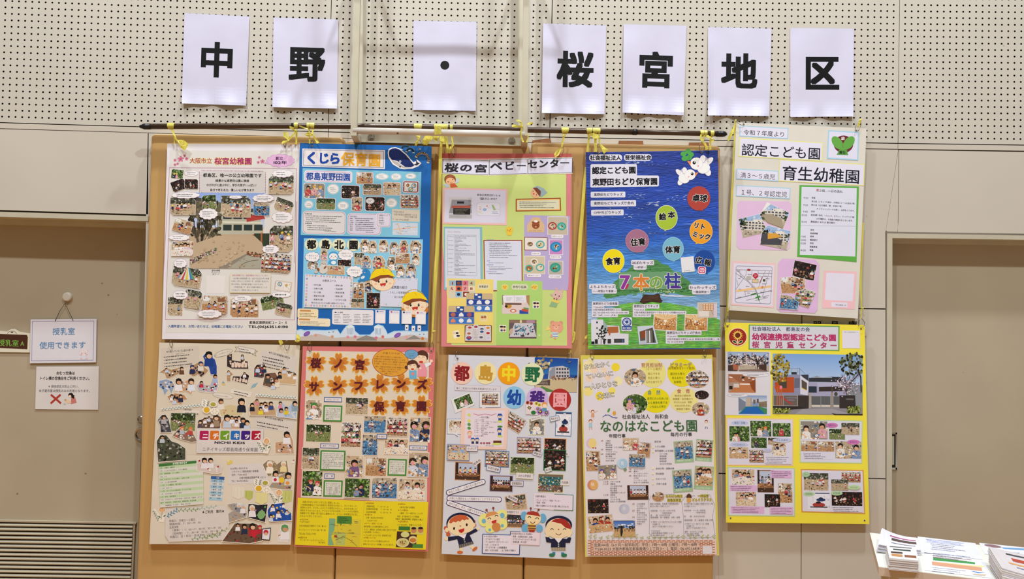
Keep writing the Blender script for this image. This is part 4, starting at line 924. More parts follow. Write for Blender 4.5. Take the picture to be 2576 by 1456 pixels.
for x, y in ((1500, 1205), (1590, 1220), (1670, 1215)): B.p('ship_sticker', 3).rr(x-24, y-38, x+24, y+38, '#e4e6f0', 8).rect(x-15, y-22, x+15, y+20, '#f4f4f8').rect(x-9, y-5, x+9, y+15, '#3a3f50')
B.eyelets([(785, 367), (1056, 376)])
B.flush()
# ---------------------------------------------------------------- C: pink and green baby centre poster
C = Sheet('poster', [(1113, 385), (1437.5, 387), (1438.5, 876.5), (1110, 871.5)], DB+.002, 'pink and lime green nursery poster with a wide white title strip and two paper animals', 'poster', board='#d8848a', thick=.006, edge='#e8a8a8')
C.view(1100, 370, 5.6)
def crumple(seed, base, amp):
    r = np.random.RandomState(seed); ks = [(r.uniform(2, 9), r.uniform(2, 9), r.uniform(0, 6)) for _ in range(7)]
    b = np.array([int(base[i:i+2], 16)/255 for i in (1, 3, 5)])
    def f(u, v):
        z = sum(np.sin(a*u*3+c*v*3+p+2*np.sin(c*u)) for a, c, p in ks)/7
        return b[None, None, :]*(1+amp*z[..., None])
    return f
C.p('top_band', 1).poly([(64, 90), (1892, 92), (1893, 150), (64, 150)], '#b85c58')
C.p('green_paper', 1).poly([(70, 380), (1815, 380), (1815, 1400), (1830, 2795), (200, 2790), (75, 1400)], '#cbdc86')
C.view(1100, 630, 5.708); C.p('green_paper', 1).poly([(140, -30), (1845, -30), (1860, 1315), (150, 1325)], '#c8da84')
C.view(1100, 370, 5.6)
for q in ([(66, 156), (718, 176), (718, 402), (62, 376)], [(718, 168), (1262, 152), (1262, 384), (718, 402)], [(1262, 152), (1905, 140), (1905, 372), (1262, 388)]):
    C.p('title_strip', 2).poly(q, '#e9dfc4')
    (a, b), (c, d), (e, f), (g, h) = q; C.poly([(a+10, b+10), (c, d+10), (e, f-10), (g+10, h-10)], '#2c4a78').poly([(a+18, b+16), (c-(6 if c > 1800 else -2), d+16), (e-(10 if c > 1800 else -2), f-16), (g+18, h-16)], '#dcdcf0')
C.p('title_lettering', 3)
for ch, x, y, w, h in (('桜', 200, 288, 200, 130), ('の', 405, 290, 190, 120), ('宮', 612, 300, 195, 118), ('ベ', 830, 265, 180, 135), ('ビ', 1015, 262, 150, 130), ('ー', 1185, 260, 150, 90), ('セ', 1345, 238, 150, 130), ('ン', 1495, 232, 145, 125), ('タ', 1650, 228, 140, 130), ('ー', 1795, 220, 150, 90)): C.TC(ch, x, y, w, h, '#26262c', b=.035, a=0)
C.p('fairy_cutout', 3).poly([(85, 530), (150, 500), (180, 560), (130, 575)], '#c2ccd4').poly([(235, 470), (300, 425), (310, 490), (240, 520)], '#c2ccd4').ell(180, 455, 82, 72, '#8a4f36').ell(185, 480, 66, 52, '#eeba8c').ell(152, 488, 7, 9, '#332').ell(220, 455, 7, 9, '#332').arc(195, 492, 16, 20, 160, 4, '#a04a30').poly([(180, 520), (240, 505), (290, 560), (190, 572)], '#d0603a').poly([(105, 455), (135, 405), (200, 388), (255, 415), (180, 420)], '#a8623f')
C.p('bonnet_child_cutout', 3).ell(1390, 640, 72, 78, '#eab890').poly([(1345, 570), (1410, 545), (1500, 580), (1550, 640), (1470, 705), (1430, 680), (1400, 610)], '#9db4bc').poly([(1345, 575), (1405, 570), (1460, 620), (1450, 700), (1415, 660), (1370, 600)], '#7a4634').ell(1350, 622, 6, 8, '#332').ell(1398, 672, 6, 8, '#332').ell(1358, 658, 12, 10, '#c0503c')
C.p('info_card', 2).poly([(80, 572), (990, 590), (980, 1100), (76, 1080)], '#f0c2c0').poly([(106, 596), (965, 612), (955, 1072), (100, 1056)], '#dadaee')
C.T('都島区東野田町1-15-18', 560, 672, 330, 34, '#222', b=.01, a=.03).T('☎6352-4907', 598, 722, 245, 38, '#222', b=.01, a=.03)
C.sub('photo_print', 3); C.rect(165, 705, 488, 1010, '#d6d4da').poly([(205, 740), (470, 740), (488, 930), (165, 930)], '#9a9aa4').rect(280, 765, 378, 795, '#2a2a34').poly([(205, 825), (470, 822), (465, 855), (200, 858)], '#b85a4a').rect(225, 860, 465, 950, '#2a2824').scrib(240, 870, 210, 70, 4, '#8a8a80').rect(165, 950, 488, 1005, '#b8b8bc').scrib(170, 960, 300, 30, 2, '#8a8a90').scrib(440, 720, 48, 110, 6, '#5a5a62')
C.sub('map_print', 3).rbox(555, 785, 888, 965, '#e2e2f2', '#b8b8c8', 3, 30).poly([(765, 815), (790, 812), (830, 885), (790, 890)], '#9cc08a').ell(668, 880, 26, 20, '#8fb0e0').line([(560, 935), (720, 850), (880, 880)], 4, '#c8c8d8').ell(700, 830, 10, 8, '#d0604a').scrib(590, 830, 30, 60, 3, '#d08a3a').scrib(770, 900, 100, 40, 2, '#6a8ac0').line([(560, 900), (640, 940)], 5, '#c8d070')
C.p('notice_card', 2).poly([(1105, 728), (1738, 712), (1745, 895), (1105, 905)], '#9a4a28').poly([(1120, 742), (1725, 728), (1730, 882), (1120, 892)], '#f0c878').poly([(1130, 755), (1712, 742), (1715, 870), (1130, 880)], '#dcdcc0').scrib(1155, 760, 530, 100, 4, '#666a58')
C.p('chick_cutout', 3).ell(1015, 1165, 56, 46, '#eccb4a').ell(1015, 1215, 42, 32, '#eccb4a').ell(992, 1168, 5, 6, '#332').ell(1030, 1160, 5, 6, '#332').ell(1018, 1180, 14, 8, '#d8803a')
C.p('schedule_card', 2).poly([(92, 1120), (632, 1125), (645, 2020), (96, 2010)], '#86bcc8')
C.poly([(108, 1145), (600, 1150), (610, 1985), (112, 1975)], '#d6dcea').T('デイリープログラム', 145, 1193, 185, 26, '#8a3a3a').line([(148, 1232), (548, 1240), (556, 1810), (148, 1800)], 3, '#8a92a0', closed=True).line([(245, 1232), (245, 1800)], 3, '#8a92a0')
R = random.Random(9)
for i in range(30): C.scrib(250, 1240+i*19, R.choice([60, 120, 200, 290]), 19, 1, '#555a68', seed=i)
for i in range(9): C.scrib(152, 1245+i*62, 80, 18, 1, '#8a92a0', seed=i)
C.p('rules_card', 2).poly([(650, 1308), (1198, 1305), (1205, 2030), (665, 2030)], '#9a4030').poly([(664, 1322), (1184, 1320), (1190, 2014), (678, 2014)], '#d8dcee')
C.view(1100, 630, 5.708)
for t, y in (('保育目標', -150), ('定員', 148), ('開園時間', 205), ('利用者負担金', 302)): C.T(t, 710, y, None, 24, '#5a82b8')
C.scrib(740, -120, 420, 230, 9, '#555a68').scrib(735, 165, 300, 22, 1, '#555a68').scrib(735, 222, 350, 60, 3, '#555a68').scrib(735, 320, 220, 22, 1, '#555a68')
C.view(1100, 370, 5.6)
C.p('menu_card', 2).poly([(1225, 955), (1868, 972), (1850, 1900), (1836, 2018), (1222, 2000)], '#b9acd8')
C.p('bear_menu_sticker', 3).poly([(1265, 1195), (1262, 1100), (1345, 990), (1440, 990), (1510, 1100), (1505, 1200)], '#dcbc90').ell(1388, 1100, 55, 52, '#9a5232').ell(1348, 1060, 15, 15, '#9a5232').ell(1428, 1058, 15, 15, '#9a5232').ell(1370, 1105, 6, 7, '#222').ell(1410, 1105, 6, 7, '#222').ell(1390, 1045, 26, 16, '#f0f0f0').ell(1388, 1122, 14, 10, '#d8a070').TC('きょうのこんだて', 1385, 1178, 180, 24, '#7a4a2a')
def meal(x0, y0, x1, y1, bgc, items, fr='#e8e4ea'):
    C.p('photo_print', 3); C.rect(x0-8, y0-8, x1+8, y1+8, fr).rect(x0, y0, x1, y1, bgc); R = random.Random(int(x0+y0))
    for (a, b, r, c1, c2) in items:
        C.ell(a, b, r, r*.88, c1, n=20).ell(a, b, r*.72, r*.6, c2, n=16)
        for _ in range(10): C.blob(a+R.uniform(-.4, .4)*r, b+R.uniform(-.35, .35)*r, r*.16, R.choice(['#7a4a2a', '#e8dcc0', '#8a9a4a', '#c9852f', '#5a2a20', '#f0e8d8']), R)
meal(1560, 985, 1830, 1230, '#c8bca8', [(1622, 1110, 62, '#a83a30', '#d8c8b0'), (1752, 1115, 65, '#4aa89c', '#6ac0b0')])
C.p('caption_card', 3).rr(1605, 1235, 1778, 1282, '#eeeaf4', 20).TC('幼児いろどり', 1690, 1258, 140, 26, '#333')
meal(1235, 1275, 1545, 1445, '#e8e2da', [(1308, 1365, 55, '#e8e4e0', '#8a6a52'), (1452, 1370, 62, '#5ab0b8', '#d8d0a0')], fr='#8a2f2a')
meal(1585, 1310, 1765, 1510, '#c88ac8', [(1672, 1405, 82, '#2f8ac0', '#4aa0d0')])
C.view(1100, 630, 5.708)
C.p('caption_card', 3).rr(1350, 22, 1485, 68, '#eeeaf4', 18).TC('幼児食主食', 1415, 45, 100, 22, '#333').p('caption_card', 3).rr(1618, 68, 1780, 118, '#eeeaf4', 18).TC('乳児おやつ食', 1698, 93, 125, 22, '#333')
meal(1262, 85, 1540, 330, '#d0c4a8', [(1392, 160, 52, '#f0eee8', '#8a7058'), (1320, 255, 58, '#4ab0a8', '#9a6a3a'), (1478, 245, 62, '#4ab0a8', '#e0d8c8')])
meal(1604, 155, 1800, 340, '#b8b2a8', [(1695, 245, 78, '#3a9a8a', '#4aa898')], fr='#f4f2f6')
C.p('caption_card', 3).rr(1288, 335, 1490, 383, '#eeeaf4', 18).TC('離乳食のこんだて', 1388, 359, 165, 22, '#333').p('caption_card', 3).rr(1598, 355, 1782, 400, '#eeeaf4', 18).TC('おやつの食育', 1690, 378, 140, 22, '#333')
C.p('yellow_card', 2).poly([(142, 400), (806, 415), (800, 1335), (138, 1328)], '#ecd87a')
C.p('caption_card', 3).rr(580, 478, 752, 558, '#e2dcb8', 36).TC('知育遊び', 666, 518, 128, 38, '#222', b=.02)
C.p('photo_print', 3).rr(158, 425, 548, 685, '#d8d0b8', 24)
for i, (c, t) in enumerate((('#9ab8c4', '1'), ('#2a3a78', ''), ('#d87a8a', '3'), ('#b8c8a0', '4'), ('#e0c8b0', '5'), ('#d8623a', ''), ('#e09aa0', '7'), ('#e8dcb8', '8'), ('#8ac0e0', ''), ('#8a3a30', ''))):
    x, y = (172+(i % 4)*93, 432+(i//4)*78) if i < 8 else (262+(i-8)*108, 592); C.rect(x, y, x+88, y+72, c); C.TC(t, x+40, y+36, 44, 56, '#8a2a30', b=.02) if t else C.ell(x+44, y+38, 24, 22, ['#f0f0f0', '#8a4a2a', '#2a2a4a'][i % 3])
def bluep(x0, y0, x1, y1, seed, fills):
    C.p('photo_print', 3).rr(x0, y0, x1, y1, '#cbb48c', 20); w = (x1-x0); h = y1-y0
    C.rect(x0+w*.3, y0+6, x0+w*.6, y0+h*.32, '#2a4f9a').rect(x0+8, y0+h*.33, x1-8, y0+h*.62, '#2a4aa0').rect(x0+8, y0+h*.64, x1-8, y1-10, '#3f7ac8')
    for k, c in enumerate(fills):
        cx, cy = x0+w*(.18+.31*(k % 3)), y0+h*(.47+.32*(k//3)); C.ell(cx, cy, w*.095, h*.115, c) if k % 2 == 0 else C.poly([(cx-w*.1, cy+h*.1), (cx-w*.08, cy-h*.04), (cx, cy-h*.12), (cx+w*.08, cy-h*.04), (cx+w*.1, cy+h*.1)], c)
    C.ell(x0+w*.38, y0+h*.08, w*.06, h*.05, '#eef0f4').ell(x0+w*.5, y0+h*.2, w*.06, h*.05, '#eef0f4')
bluep(415, 612, 795, 885, 1, ['#eef0f6', '#e4e8f2', '#eef0f6', '#dde2f0', '#e6eaf6', '#eef0f6'])
bluep(160, 795, 535, 1062, 2, ['#b86a5a', '#eef0f6', '#a85a6a', '#e08a6a', '#e8e8f0', '#f0e4dc'])
C.p('child_sticker', 3).rr(612, 915, 718, 1020, '#e8dca8', 16).ell(645, 970, 20, 20, '#e8b890').ell(685, 968, 20, 20, '#e8b890').ell(645, 956, 20, 12, '#a0522a').ell(685, 954, 20, 12, '#a0522a').scrib(625, 925, 80, 20, 1, '#7a7a50')
C.p('child_sticker', 3).poly([(215, 1165), (300, 1140), (335, 1240), (240, 1265)], '#f0ecdc').ell(240, 1185, 16, 18, '#e8c8a8').ell(285, 1185, 22, 14, '#2a2626').ell(300, 1225, 26, 14, '#2f2c3c')
C.p('photo_print', 3).rr(392, 1068, 785, 1318, '#7a5a3c', 20).poly([(410, 1080), (770, 1085), (775, 1300), (395, 1295)], '#d2cdd0')
for x, y, c in ((467, 1105, '#b84a3a'), (455, 1190, '#b86a4a'), (555, 1095, '#a84a5a'), (640, 1130, '#2a3a5a'), (728, 1110, '#d8903a'), (728, 1185, '#b83a3a'), (640, 1165, '#3a5a8a'), (630, 1245, '#6a6a72'), (732, 1255, '#c8c8e0')): C.rect(x-34, y-30, x+34, y+28, '#dcdae4').ell(x, y, 27, 17, c)
C.ell(455, 1255, 38, 26, '#3a4a9a').poly([(420, 1262), (490, 1262), (455, 1225)], '#c04a50').line([(455, 1260), (452, 1295)], 4, '#3a3a4a'); C.scrib(520, 1130, 60, 150, 7, '#a8a8b4')
C.p('green_card', 2).poly([(858, 430), (1510, 440), (1505, 1362), (848, 1358)], '#aed678')
C.p('caption_card', 3).rr(1065, 482, 1302, 564, '#d8dcc0', 36).TC('手作り玩具', 1182, 524, 200, 42, '#222', b=.02)
for x in (970, 1398): C.p('chick_sticker', 3).ell(x, 525, 50, 46, '#d8dcb0').ell(x, 525, 42, 38, '#e8ca50').ell(x-15, 518, 4, 5, '#332').ell(x+15, 518, 4, 5, '#332').ell(x, 535, 12, 7, '#d8803a').ell(x-36, 528, 9, 12, '#d8803a' if x > 1200 else '#e8ca50')
C.p('photo_print', 3).rect(930, 640, 1325, 908, '#d8ccc8').rect(930, 640, 960, 780, '#8a8a70').poly([(940, 650), (1100, 645), (1105, 740), (950, 745)], '#e6e6ee').poly([(1110, 645), (1270, 640), (1275, 745), (1112, 742)], '#e4e4ee').poly([(950, 745), (1250, 745), (1290, 905), (930, 905)], '#e0cdcd').rect(1180, 855, 1310, 908, '#2a52a8').poly([(1215, 835), (1310, 850), (1305, 885), (1210, 865)], '#c8503a').poly([(1240, 815), (1315, 825), (1312, 850), (1238, 838)], '#6a9a5a').ell(1020, 800, 50, 32, '#c8963a').ell(1090, 865, 48, 26, '#c87a5a').ell(990, 800, 22, 18, '#3a2a22').ell(1090, 865, 26, 14, '#f0e8e0').scrib(990, 670, 90, 60, 3, '#8a9aa8').scrib(1130, 670, 120, 60, 3, '#9aa4b0').rect(975, 755, 1210, 780, '#6a5048').poly([(1275, 645), (1325, 640), (1325, 800), (1285, 740)], '#b08a60')
C.p('photo_print', 3).rect(1030, 995, 1425, 1262, '#6a5a5c').poly([(1115, 1030), (1370, 1040), (1425, 1240), (1035, 1240)], '#cdcad0').rect(1030, 995, 1425, 1040, '#8a6f60'); R = random.Random(3)
for i in range(60): C.blob(R.uniform(1110, 1390), R.uniform(1070, 1210), 13, R.choice(['#2f3f6a', '#5a9ab0', '#3a3a48', '#7ab0c8', '#c03a3a' if i % 15 == 0 else '#4a6a8a']), R)
C.ell(1060, 1160, 26, 44, '#c8b09a', 20).ell(1225, 1225, 30, 12, '#3a3a48').ell(1200, 1020, 16, 26, '#d8d0a0').rect(1280, 1000, 1400, 1040, '#b08aa0')
for x, y in ((1418, 780), (940, 1120)):
    C.p('child_sticker', 3).rect(x-50, y-52, x+50, y+50, '#e6e6d4').ell(x-18, y-12, 24, 22, '#f0d0b0').ell(x-18, y-26, 24, 14, '#2a2422').ell(x+24, y-10, 20, 20, '#f0d0b0').ell(x+24, y-24, 20, 12, '#2a2422').ell(x-16, y+26, 18, 16, '#4a5a7a').ell(x+24, y+26, 16, 14, '#8a4a5a')
C.p('rabbit_cutout', 3)
C.ell(1712, 560, 16, 36, '#d8b0a8', -20).ell(1795, 582, 16, 36, '#d8b0a8', 20).ell(1728, 640, 76, 70, '#dcb8ae').ell(1698, 635, 8, 10, '#332').ell(1750, 655, 8, 10, '#332').arc(1722, 668, 18, 20, 160, 4, '#a05a4a').poly([(1650, 700), (1765, 735), (1740, 760), (1640, 730)], '#e6cf6a').poly([(1640, 735), (1730, 765), (1710, 818), (1605, 800)], '#8fb88a').ell(1642, 640, 24, 14, '#c0b4a4', 40).ell(1680, 690, 12, 10, '#9a4a4a').ell(1715, 700, 10, 9, '#9a4a4a')
C.p('bear_cutout', 3).ell(1655, 1040, 34, 34, '#dc9a80').ell(1775, 1040, 30, 30, '#dc9a80').ell(1710, 1105, 98, 86, '#e6a68a').arc(1668, 1080, 10, 200, 340, 4, '#6a3a2a').arc(1748, 1080, 10, 200, 340, 4, '#6a3a2a').ell(1708, 1110, 34, 24, '#eebca4').ell(1708, 1102, 8, 6, '#6a3a2a').poly([(1575, 1080), (1635, 1130), (1560, 1150)], '#eed880').rr(1645, 1170, 1735, 1248, '#eef0f4', 10)
for k in range(3): C.rect(1647, 1180+k*24, 1733, 1192+k*24, '#5a8ac0')
C.ell(1640, 1225, 16, 22, '#e6a68a', 20).ell(1690, 1258, 16, 16, '#e6a68a')
C.p('cellophane_tape', 3).rect(1455, 1205, 1475, 1225, '#f0ead8')
C.view(0, 0, 1); C.eyelets([(1141, 391), (1404, 389)], 1.3); C.flush()

# ---------------------------------------------------------------- D: painted sea poster with balloons
D = Sheet('poster', [(1474, 383), (1806, 378), (1812, 877), (1480, 879)], DB+.003, 'hand-painted poster of a blue sea and green hill with coloured paper balloons', 'poster', board='#2a52b0', thick=.006, edge='#d0cbc4')
def noise2(w, h, seed):
    r = np.random.RandomState(seed); g = r.rand(h+2, w+2)
    def f(u, v):
        x = u*w; y = v*h; i = np.floor(x).astype(int); j = np.floor(y).astype(int); a = x-i; b = y-j; i = np.clip(i, 0, w); j = np.clip(j, 0, h)
        a = a*a*(3-2*a); b = b*b*(3-2*b)
        return (g[j, i]*(1-a)+g[j, i+1]*a)*(1-b)+(g[j+1, i]*(1-a)+g[j+1, i+1]*a)*b
    return f
N1, N2, N3, N4 = noise2(5, 60, 1), noise2(14, 130, 2), noise2(40, 60, 3), noise2(3, 12, 4)
def sea(u, v):
    stops = np.array([0, .15, .3, .42, .55, .66, .75, .84]); cols = np.array([[27, 52, 140], [27, 62, 160], [30, 70, 168], [34, 86, 184], [62, 128, 205], [92, 148, 205], [120, 168, 212], [150, 180, 212]])/255.
    vv = v+.05*(N4(u, v)-.5)
    c = np.stack([np.interp(vv, stops, cols[:, k]) for k in range(3)], -1)
    m = (N1(u, v)-.5)*.16+(N2(u, v)-.5)*.13; c = c*(1+1.3*m[..., None])
    w = np.clip(N2(u*.9, v)*N1(u, v*.97)-.62, 0, 1)*2.2*np.clip((v-.1)*3, 0, 1); c = c*(1-w[..., None])+w[..., None]*np.array([.80, .86, .95])
    hill = v > .805-.045*np.exp(-((u-.45)/.33)**2)+.075*np.clip((.22-u)/.22, 0, 1)+.055*np.clip((u-.80)/.2, 0, 1)
    gcol = np.stack([.30+.16*N3(u, v)+.05*N1(u, v), .55+.16*N2(u, v)+.1*N3(u, v), .22+.14*N3(v, u)], -1)
    return np.where(hill[..., None], gcol, c)
D.view(0, 0, 1); D.p('painting', 1); D.cur['mtl'] = 'paint'
D.grid(1476.5, 382, 1809, 876.5, 150, 220, sea)
D.view(1465, 630, 5.71)
D.p('painted_tree', 1); D.cur['mtl'] = 'paint'; R = random.Random(8)
tree = [(300, 650), (330, 600), (390, 560), (440, 470), (520, 400), (560, 330), (640, 290), (720, 220), (860, 170), (1000, 125), (1080, 135), (1140, 190), (1230, 210), (1300, 290), (1400, 320), (1470, 400), (1540, 440), (1590, 520), (1650, 590), (1640, 640), (1540, 660), (1300, 610), (1100, 600), (850, 600), (600, 640), (420, 680), (340, 690)]
D.poly(tree, '#4a8a4c')
for i in range(190):
    x, y = R.uniform(330, 1620), R.uniform(150, 650)
    if abs(x-970) < 40+(y-130)*1.28: D.blob(x, y, R.uniform(14, 44), R.choice(['#3f7f44', '#5a9a56', '#356f3c', '#6aa862', '#2f6638', '#4c8c50']), R, R.uniform(8, 20))
for i in range(60): x = R.uniform(820, 1330); D.blob(x, 590+R.uniform(-14, 22), 7, R.choice(['#cfe0a8', '#9ac87a', '#e4ecc8']), R)
D.poly([(1110, 628), (1400, 640), (1640, 660), (1400, 668), (1150, 655)], '#c6d4ea')
D.poly([(850, 690), (870, 655), (905, 630), (1000, 640), (1090, 615), (1110, 630), (1130, 700), (1155, 720), (1130, 750), (990, 735), (880, 765), (822, 740)], '#3a2216').poly([(870, 690), (1000, 650), (1090, 640), (1110, 700), (980, 720), (860, 740)], '#4a2c1c')
D.view(1465, 370, 5.6)
def lab(S, txt, x0, y0, x1, y1, w, h, b=.02, r=20, tx=None, a=None, col='#dcdcec'):
    S.p('name_label', 2).rr(x0, y0, x1, y1, col, r, a).T(txt, tx or x0+12, (y0+y1)/2, w, h, '#16161c', b=b, a=a)
    return S
lab(D, '社会福祉法人', 95, 103, 560, 198, 440, 74, .035, 40, a=0); lab(D, '晋栄福祉会', 585, 100, 975, 193, 375, 74, .035, 40, a=-.005)
D.p('name_label', 2).poly([(115, 252), (130, 240), (755, 238), (768, 250), (770, 398), (1065, 400), (1080, 415), (1078, 540), (1065, 553), (125, 568), (112, 555)], '#dcdcea').T('認定こども園', 135, 330, 620, 104, '#16161c', b=.04, a=-.012).T('東野田ちどり保育園', 140, 492, 920, 104, '#16161c', b=.04, a=-.012)
lab(D, '東野田ちどりキッズ', 117, 628, 606, 710, 410, 46, .025, 14, 160, a=-.01); lab(D, '東野田ちどりキッズ庁舎内', 117, 748, 756, 836, 565, 46, .025, 14, 160, a=-.01); lab(D, 'OMMちどりキッズ', 124, 880, 582, 962, 385, 46, .025, 14, 160, a=-.01)
R = random.Random(21)
D.p('white_brush_strokes', 1, kind='stuff')
for i in range(120):
    x, y = R.choice([(R.uniform(600, 1200), 225+R.uniform(-25, 25)), (R.uniform(640, 860), 690+R.uniform(-30, 30)), (R.uniform(1150, 1450), 710+R.uniform(-30, 40)), (R.uniform(150, 850), 880+R.uniform(-40, 110)), (R.uniform(400, 1750), R.uniform(1050, 1300)), (R.uniform(900, 1060), 800+R.uniform(-30, 30))])
    D.line([(x, y), (x+R.uniform(10, 38), y+R.uniform(-7, 5))], R.uniform(2.5, 6), R.choice(['#c4d4ee', '#9cb8e4', '#6f98d8', '#e4e8f4']))
D.p('clover_cutout', 3)
for a, b in ((1490, 60), (1530, 105), (1500, 150), (1440, 160), (1425, 95)): D.ell(a, b, 42, 36, '#4fa64e')
D.line([(1500, 110), (1508, 180)], 9, '#3c8a40')
def bird(S, cx, cy, r, f):
    S.p('dove_cutout', 3)
    sh = lambda x, y: (cx+f*x*r, cy+y*r)
    def fl(pts, c): S.poly([sh(*p) for p in pts], c)
    def e(x, y, a, b, c, rot=0): S.ell(*sh(x, y), a*r, b*r, c, rot*f)
    fl([(.9, -1.2), (1.2, -1.35), (1.6, -1.0), (1.9, -.7), (1.5, .1), (1.1, .1)], '#b8b4cc')
    for q in ((1.0, -.75, .42, .6, 10), (1.9, -.3, .95, .42, -42), (2.2, -.62, .5, .26, -30), (1.8, 1.35, .46, .62, -28)): e(q[0], q[1], q[2]+.04, q[3]+.04, '#b4b0c8', q[4]); e(q[0], q[1], q[2], q[3], '#f0eff6', q[4])
    e(1.15, .75, 1.05, .86, '#b4b0c8', -20); e(1.15, .72, 1.0, .82, '#f2f1f8', -20)
    e(0, 0, 1.03, 1.0, '#b4b0c8'); e(0, 0, 1, .97, '#f4f3f9')
    fl([(-.85, -.3), (-1.55, -.5), (-1.0, .35)], '#e8905a'); e(-.38, -.15, .26, .28, '#14141a'); e(-.33, -.25, .08, .09, '#fff'); e(.28, .38, .14, .14, '#e8a0b0')
bird(D, 1608, 232, 88, 1); bird(D, 1518, 388, 76, -1)
def balloon(S, cx, cy, rx, ry, col, txt, knot, edge='#d8dcc8', two=None):
    S.p('paper_balloon', 3)
    kx, ky = knot; S.poly([(kx-16, ky+14), (kx+16, ky+10), (kx+2, ky-16)], edge)
    S.ell(cx, cy, rx, ry, edge, n=36).ell(cx, cy, rx-7, ry-7, col, n=36).poly([(kx-12, ky+8), (kx+12, ky+6), (kx, ky-14)], col)
    S.ell(cx-rx*.4, cy-ry*.5, rx*.16, ry*.12, edge if False else col, n=8)
    S.sub('balloon_lettering', 3)
    for t, x, y, h, a in txt: S.TC(t, x, y, None, h, '#141418', b=.045, a=a, halo='#f0f0f4', hw=.04)
balloon(D, 1640, 722, 163, 172, '#b0453c', [('卓球', 1655, 718, 108, .03)], (1690, 885), edge='#a84a44')
balloon(D, 1186, 992, 156, 176, '#a4c23a', [('絵', 1130, 978, 104, -.1), ('本', 1255, 952, 104, -.1)], (1165, 1168))
balloon(D, 1672, 1188, 163, 174, '#eba02a', [('リト', 1650, 1110, 88, .22), ('ミッ', 1635, 1238, 88, .22), ('ク', 1765, 1262, 88, .22)], (1606, 1350), edge='#f0c070')
balloon(D, 772, 1320, 165, 165, '#a4708c', [('住育', 785, 1335, 108, -.08)], (855, 1470), edge='#b88aa0')
balloon(D, 1278, 1432, 150, 168, '#79b8d2', [('体育', 1275, 1442, 108, -.03)], (1290, 1600), edge='#9accd8')
D.view(1465, 630, 5.71)
balloon(D, 447, 150, 158, 172, '#eddc1a', [('食育', 442, 152, 108, -.06)], (535, 312), edge='#f4ec8a')
balloon(D, 1752, 158, 155, 168, '#1f4a9c', [('広', 1672, 140, 100, .12), ('報', 1800, 172, 100, .12)], (1790, 325), edge='#2f5aa8')
D.p('code_card', 3).poly([(1410, 100), (1598, 82), (1615, 300), (1430, 316)], '#e2e4ea').scrib(1458, 285, 130, 22, 1, '#555', a=-.08)
D.p('app_badge', 3).rr(1658, 228, 1776, 336, '#e8e2e8', 30, .06).rr(1668, 238, 1766, 326, '#c8346a', 26, .06).rr(1684, 252, 1752, 312, '#f4f0f4', 18, .06).rr(1692, 260, 1744, 304, '#c8406a', 14, .06).ell(1718, 282, 18, 18, '#f4f0f4').ell(1718, 282, 11, 11, '#c8406a').ell(1738, 266, 4, 4, '#f4f0f4')
D.p('slogan_panel', 2).rr(525, 305, 1420, 560, '#6f9f78', 40)
D.sub('slogan_lettering', 3)
for ch, x, y, h, c in (('7', 615, 445, 270, '#8a3a9a'), ('本', 845, 455, 240, '#d8823a'), ('の', 1060, 455, 215, '#7aa848'), ('柱', 1300, 435, 240, '#3a3f9a')): D.TC(ch, x, y, h*(.62 if ch == '7' else 1), h, c, b=.035, halo='#e6e6d8', hw=.03, a=0)
D.poly([(640, 480), (672, 480), (645, 548), (610, 548)], '#c02a6a').poly([(832, 500), (860, 500), (860, 560), (832, 560)], '#d8a040').rect(1270, 505, 1392, 532, '#5a2f8a')
def lab2(x, y, w, t, x2, w2, t2):
    D.p('name_label', 2).rr(x, y, x+w, y+76, '#dedcea', 20, 0).rr(x2, y+64, x2+w2, y+140, '#dedcea', 20, 0).T(t, x+8, y+40, w-18, 46, '#16161c', b=.02, a=0).T(t2, x2+12, y+104, w2-24, 38, '#16161c', b=.02, a=0)
lab2(698, 136, 332, 'はばたキッズ', 735, 188, '〜卓球〜'); lab2(97, 480, 380, 'よちよちキッズ', 135, 360, '〜一時預かり事業〜'); lab2(1528, 490, 398, 'わっわっキッズ', 1575, 262, '〜園庭開放〜')
def addr(x, y, head, lines, ws):
    D.p('address_label', 2).rr(x-15, y-30, x+ws[0]+15, y+34, '#dedcea', 14, 0)
    for i, w in enumerate(ws[1:]): D.rr(x-15, y+26+i*40, x+w+15, y+76+i*40, '#dedcea', 12, 0)
    D.T(head, x, y, ws[0], 42, '#16161c', b=.02, a=0)
    for i, (t, w) in enumerate(zip(lines, ws[1:])): D.T(t, x+3, y+52+i*38, w, 30, '#2a2a30', b=.01, a=0)
addr(150, 762, '東野田ちどり保育園', ['〒534-0024', '大阪市都島区東野田町4-15-22', 'TEL 06-6358-1415 FAX 06-6358-1485', 'Eメール'], [355, 145, 395, 505, 345])
addr(738, 800, '東野田ちどりキッズ', ['〒534-0024', '大阪市都島区東野田町5丁目8-16マリス京橋BING102号', 'TEL 06-6925-1577'], [352, 145, 740, 235])
addr(1212, 1182, '東野田ちどりキッズ庁舎内', ['〒534-8501', '大阪市都島区中野町2-16-20 都島区役所別館屋上１階', 'TEL 06-6358-8008'], [485, 140, 755, 235])
D.photo(1030, 915, 1348, 1140, 'interior', 2, 0, rot=3, border=10, bc='#e6e2e6'); D.photo(1478, 925, 1790, 1142, 'interior', 4, 0, rot=2, border=10, bc='#e6dce6')
D.p('photo_print', 3).rect(1655, 745, 1935, 965, '#d8d2cc').rect(1668, 755, 1925, 955, '#c8b8a8').rect(1730, 765, 1885, 860, '#b8743c')
for i in range(12): D.rect(1738+(i % 4)*37, 770+(i//4)*30, 1766+(i % 4)*37, 790+(i//4)*30, '#e8d8c0')
D.rect(1675, 870, 1820, 950, '#e0dad4').line([(1850, 860), (1900, 950)], 5, '#7a6a72').rect(1885, 765, 1925, 955, '#d8c8d8')
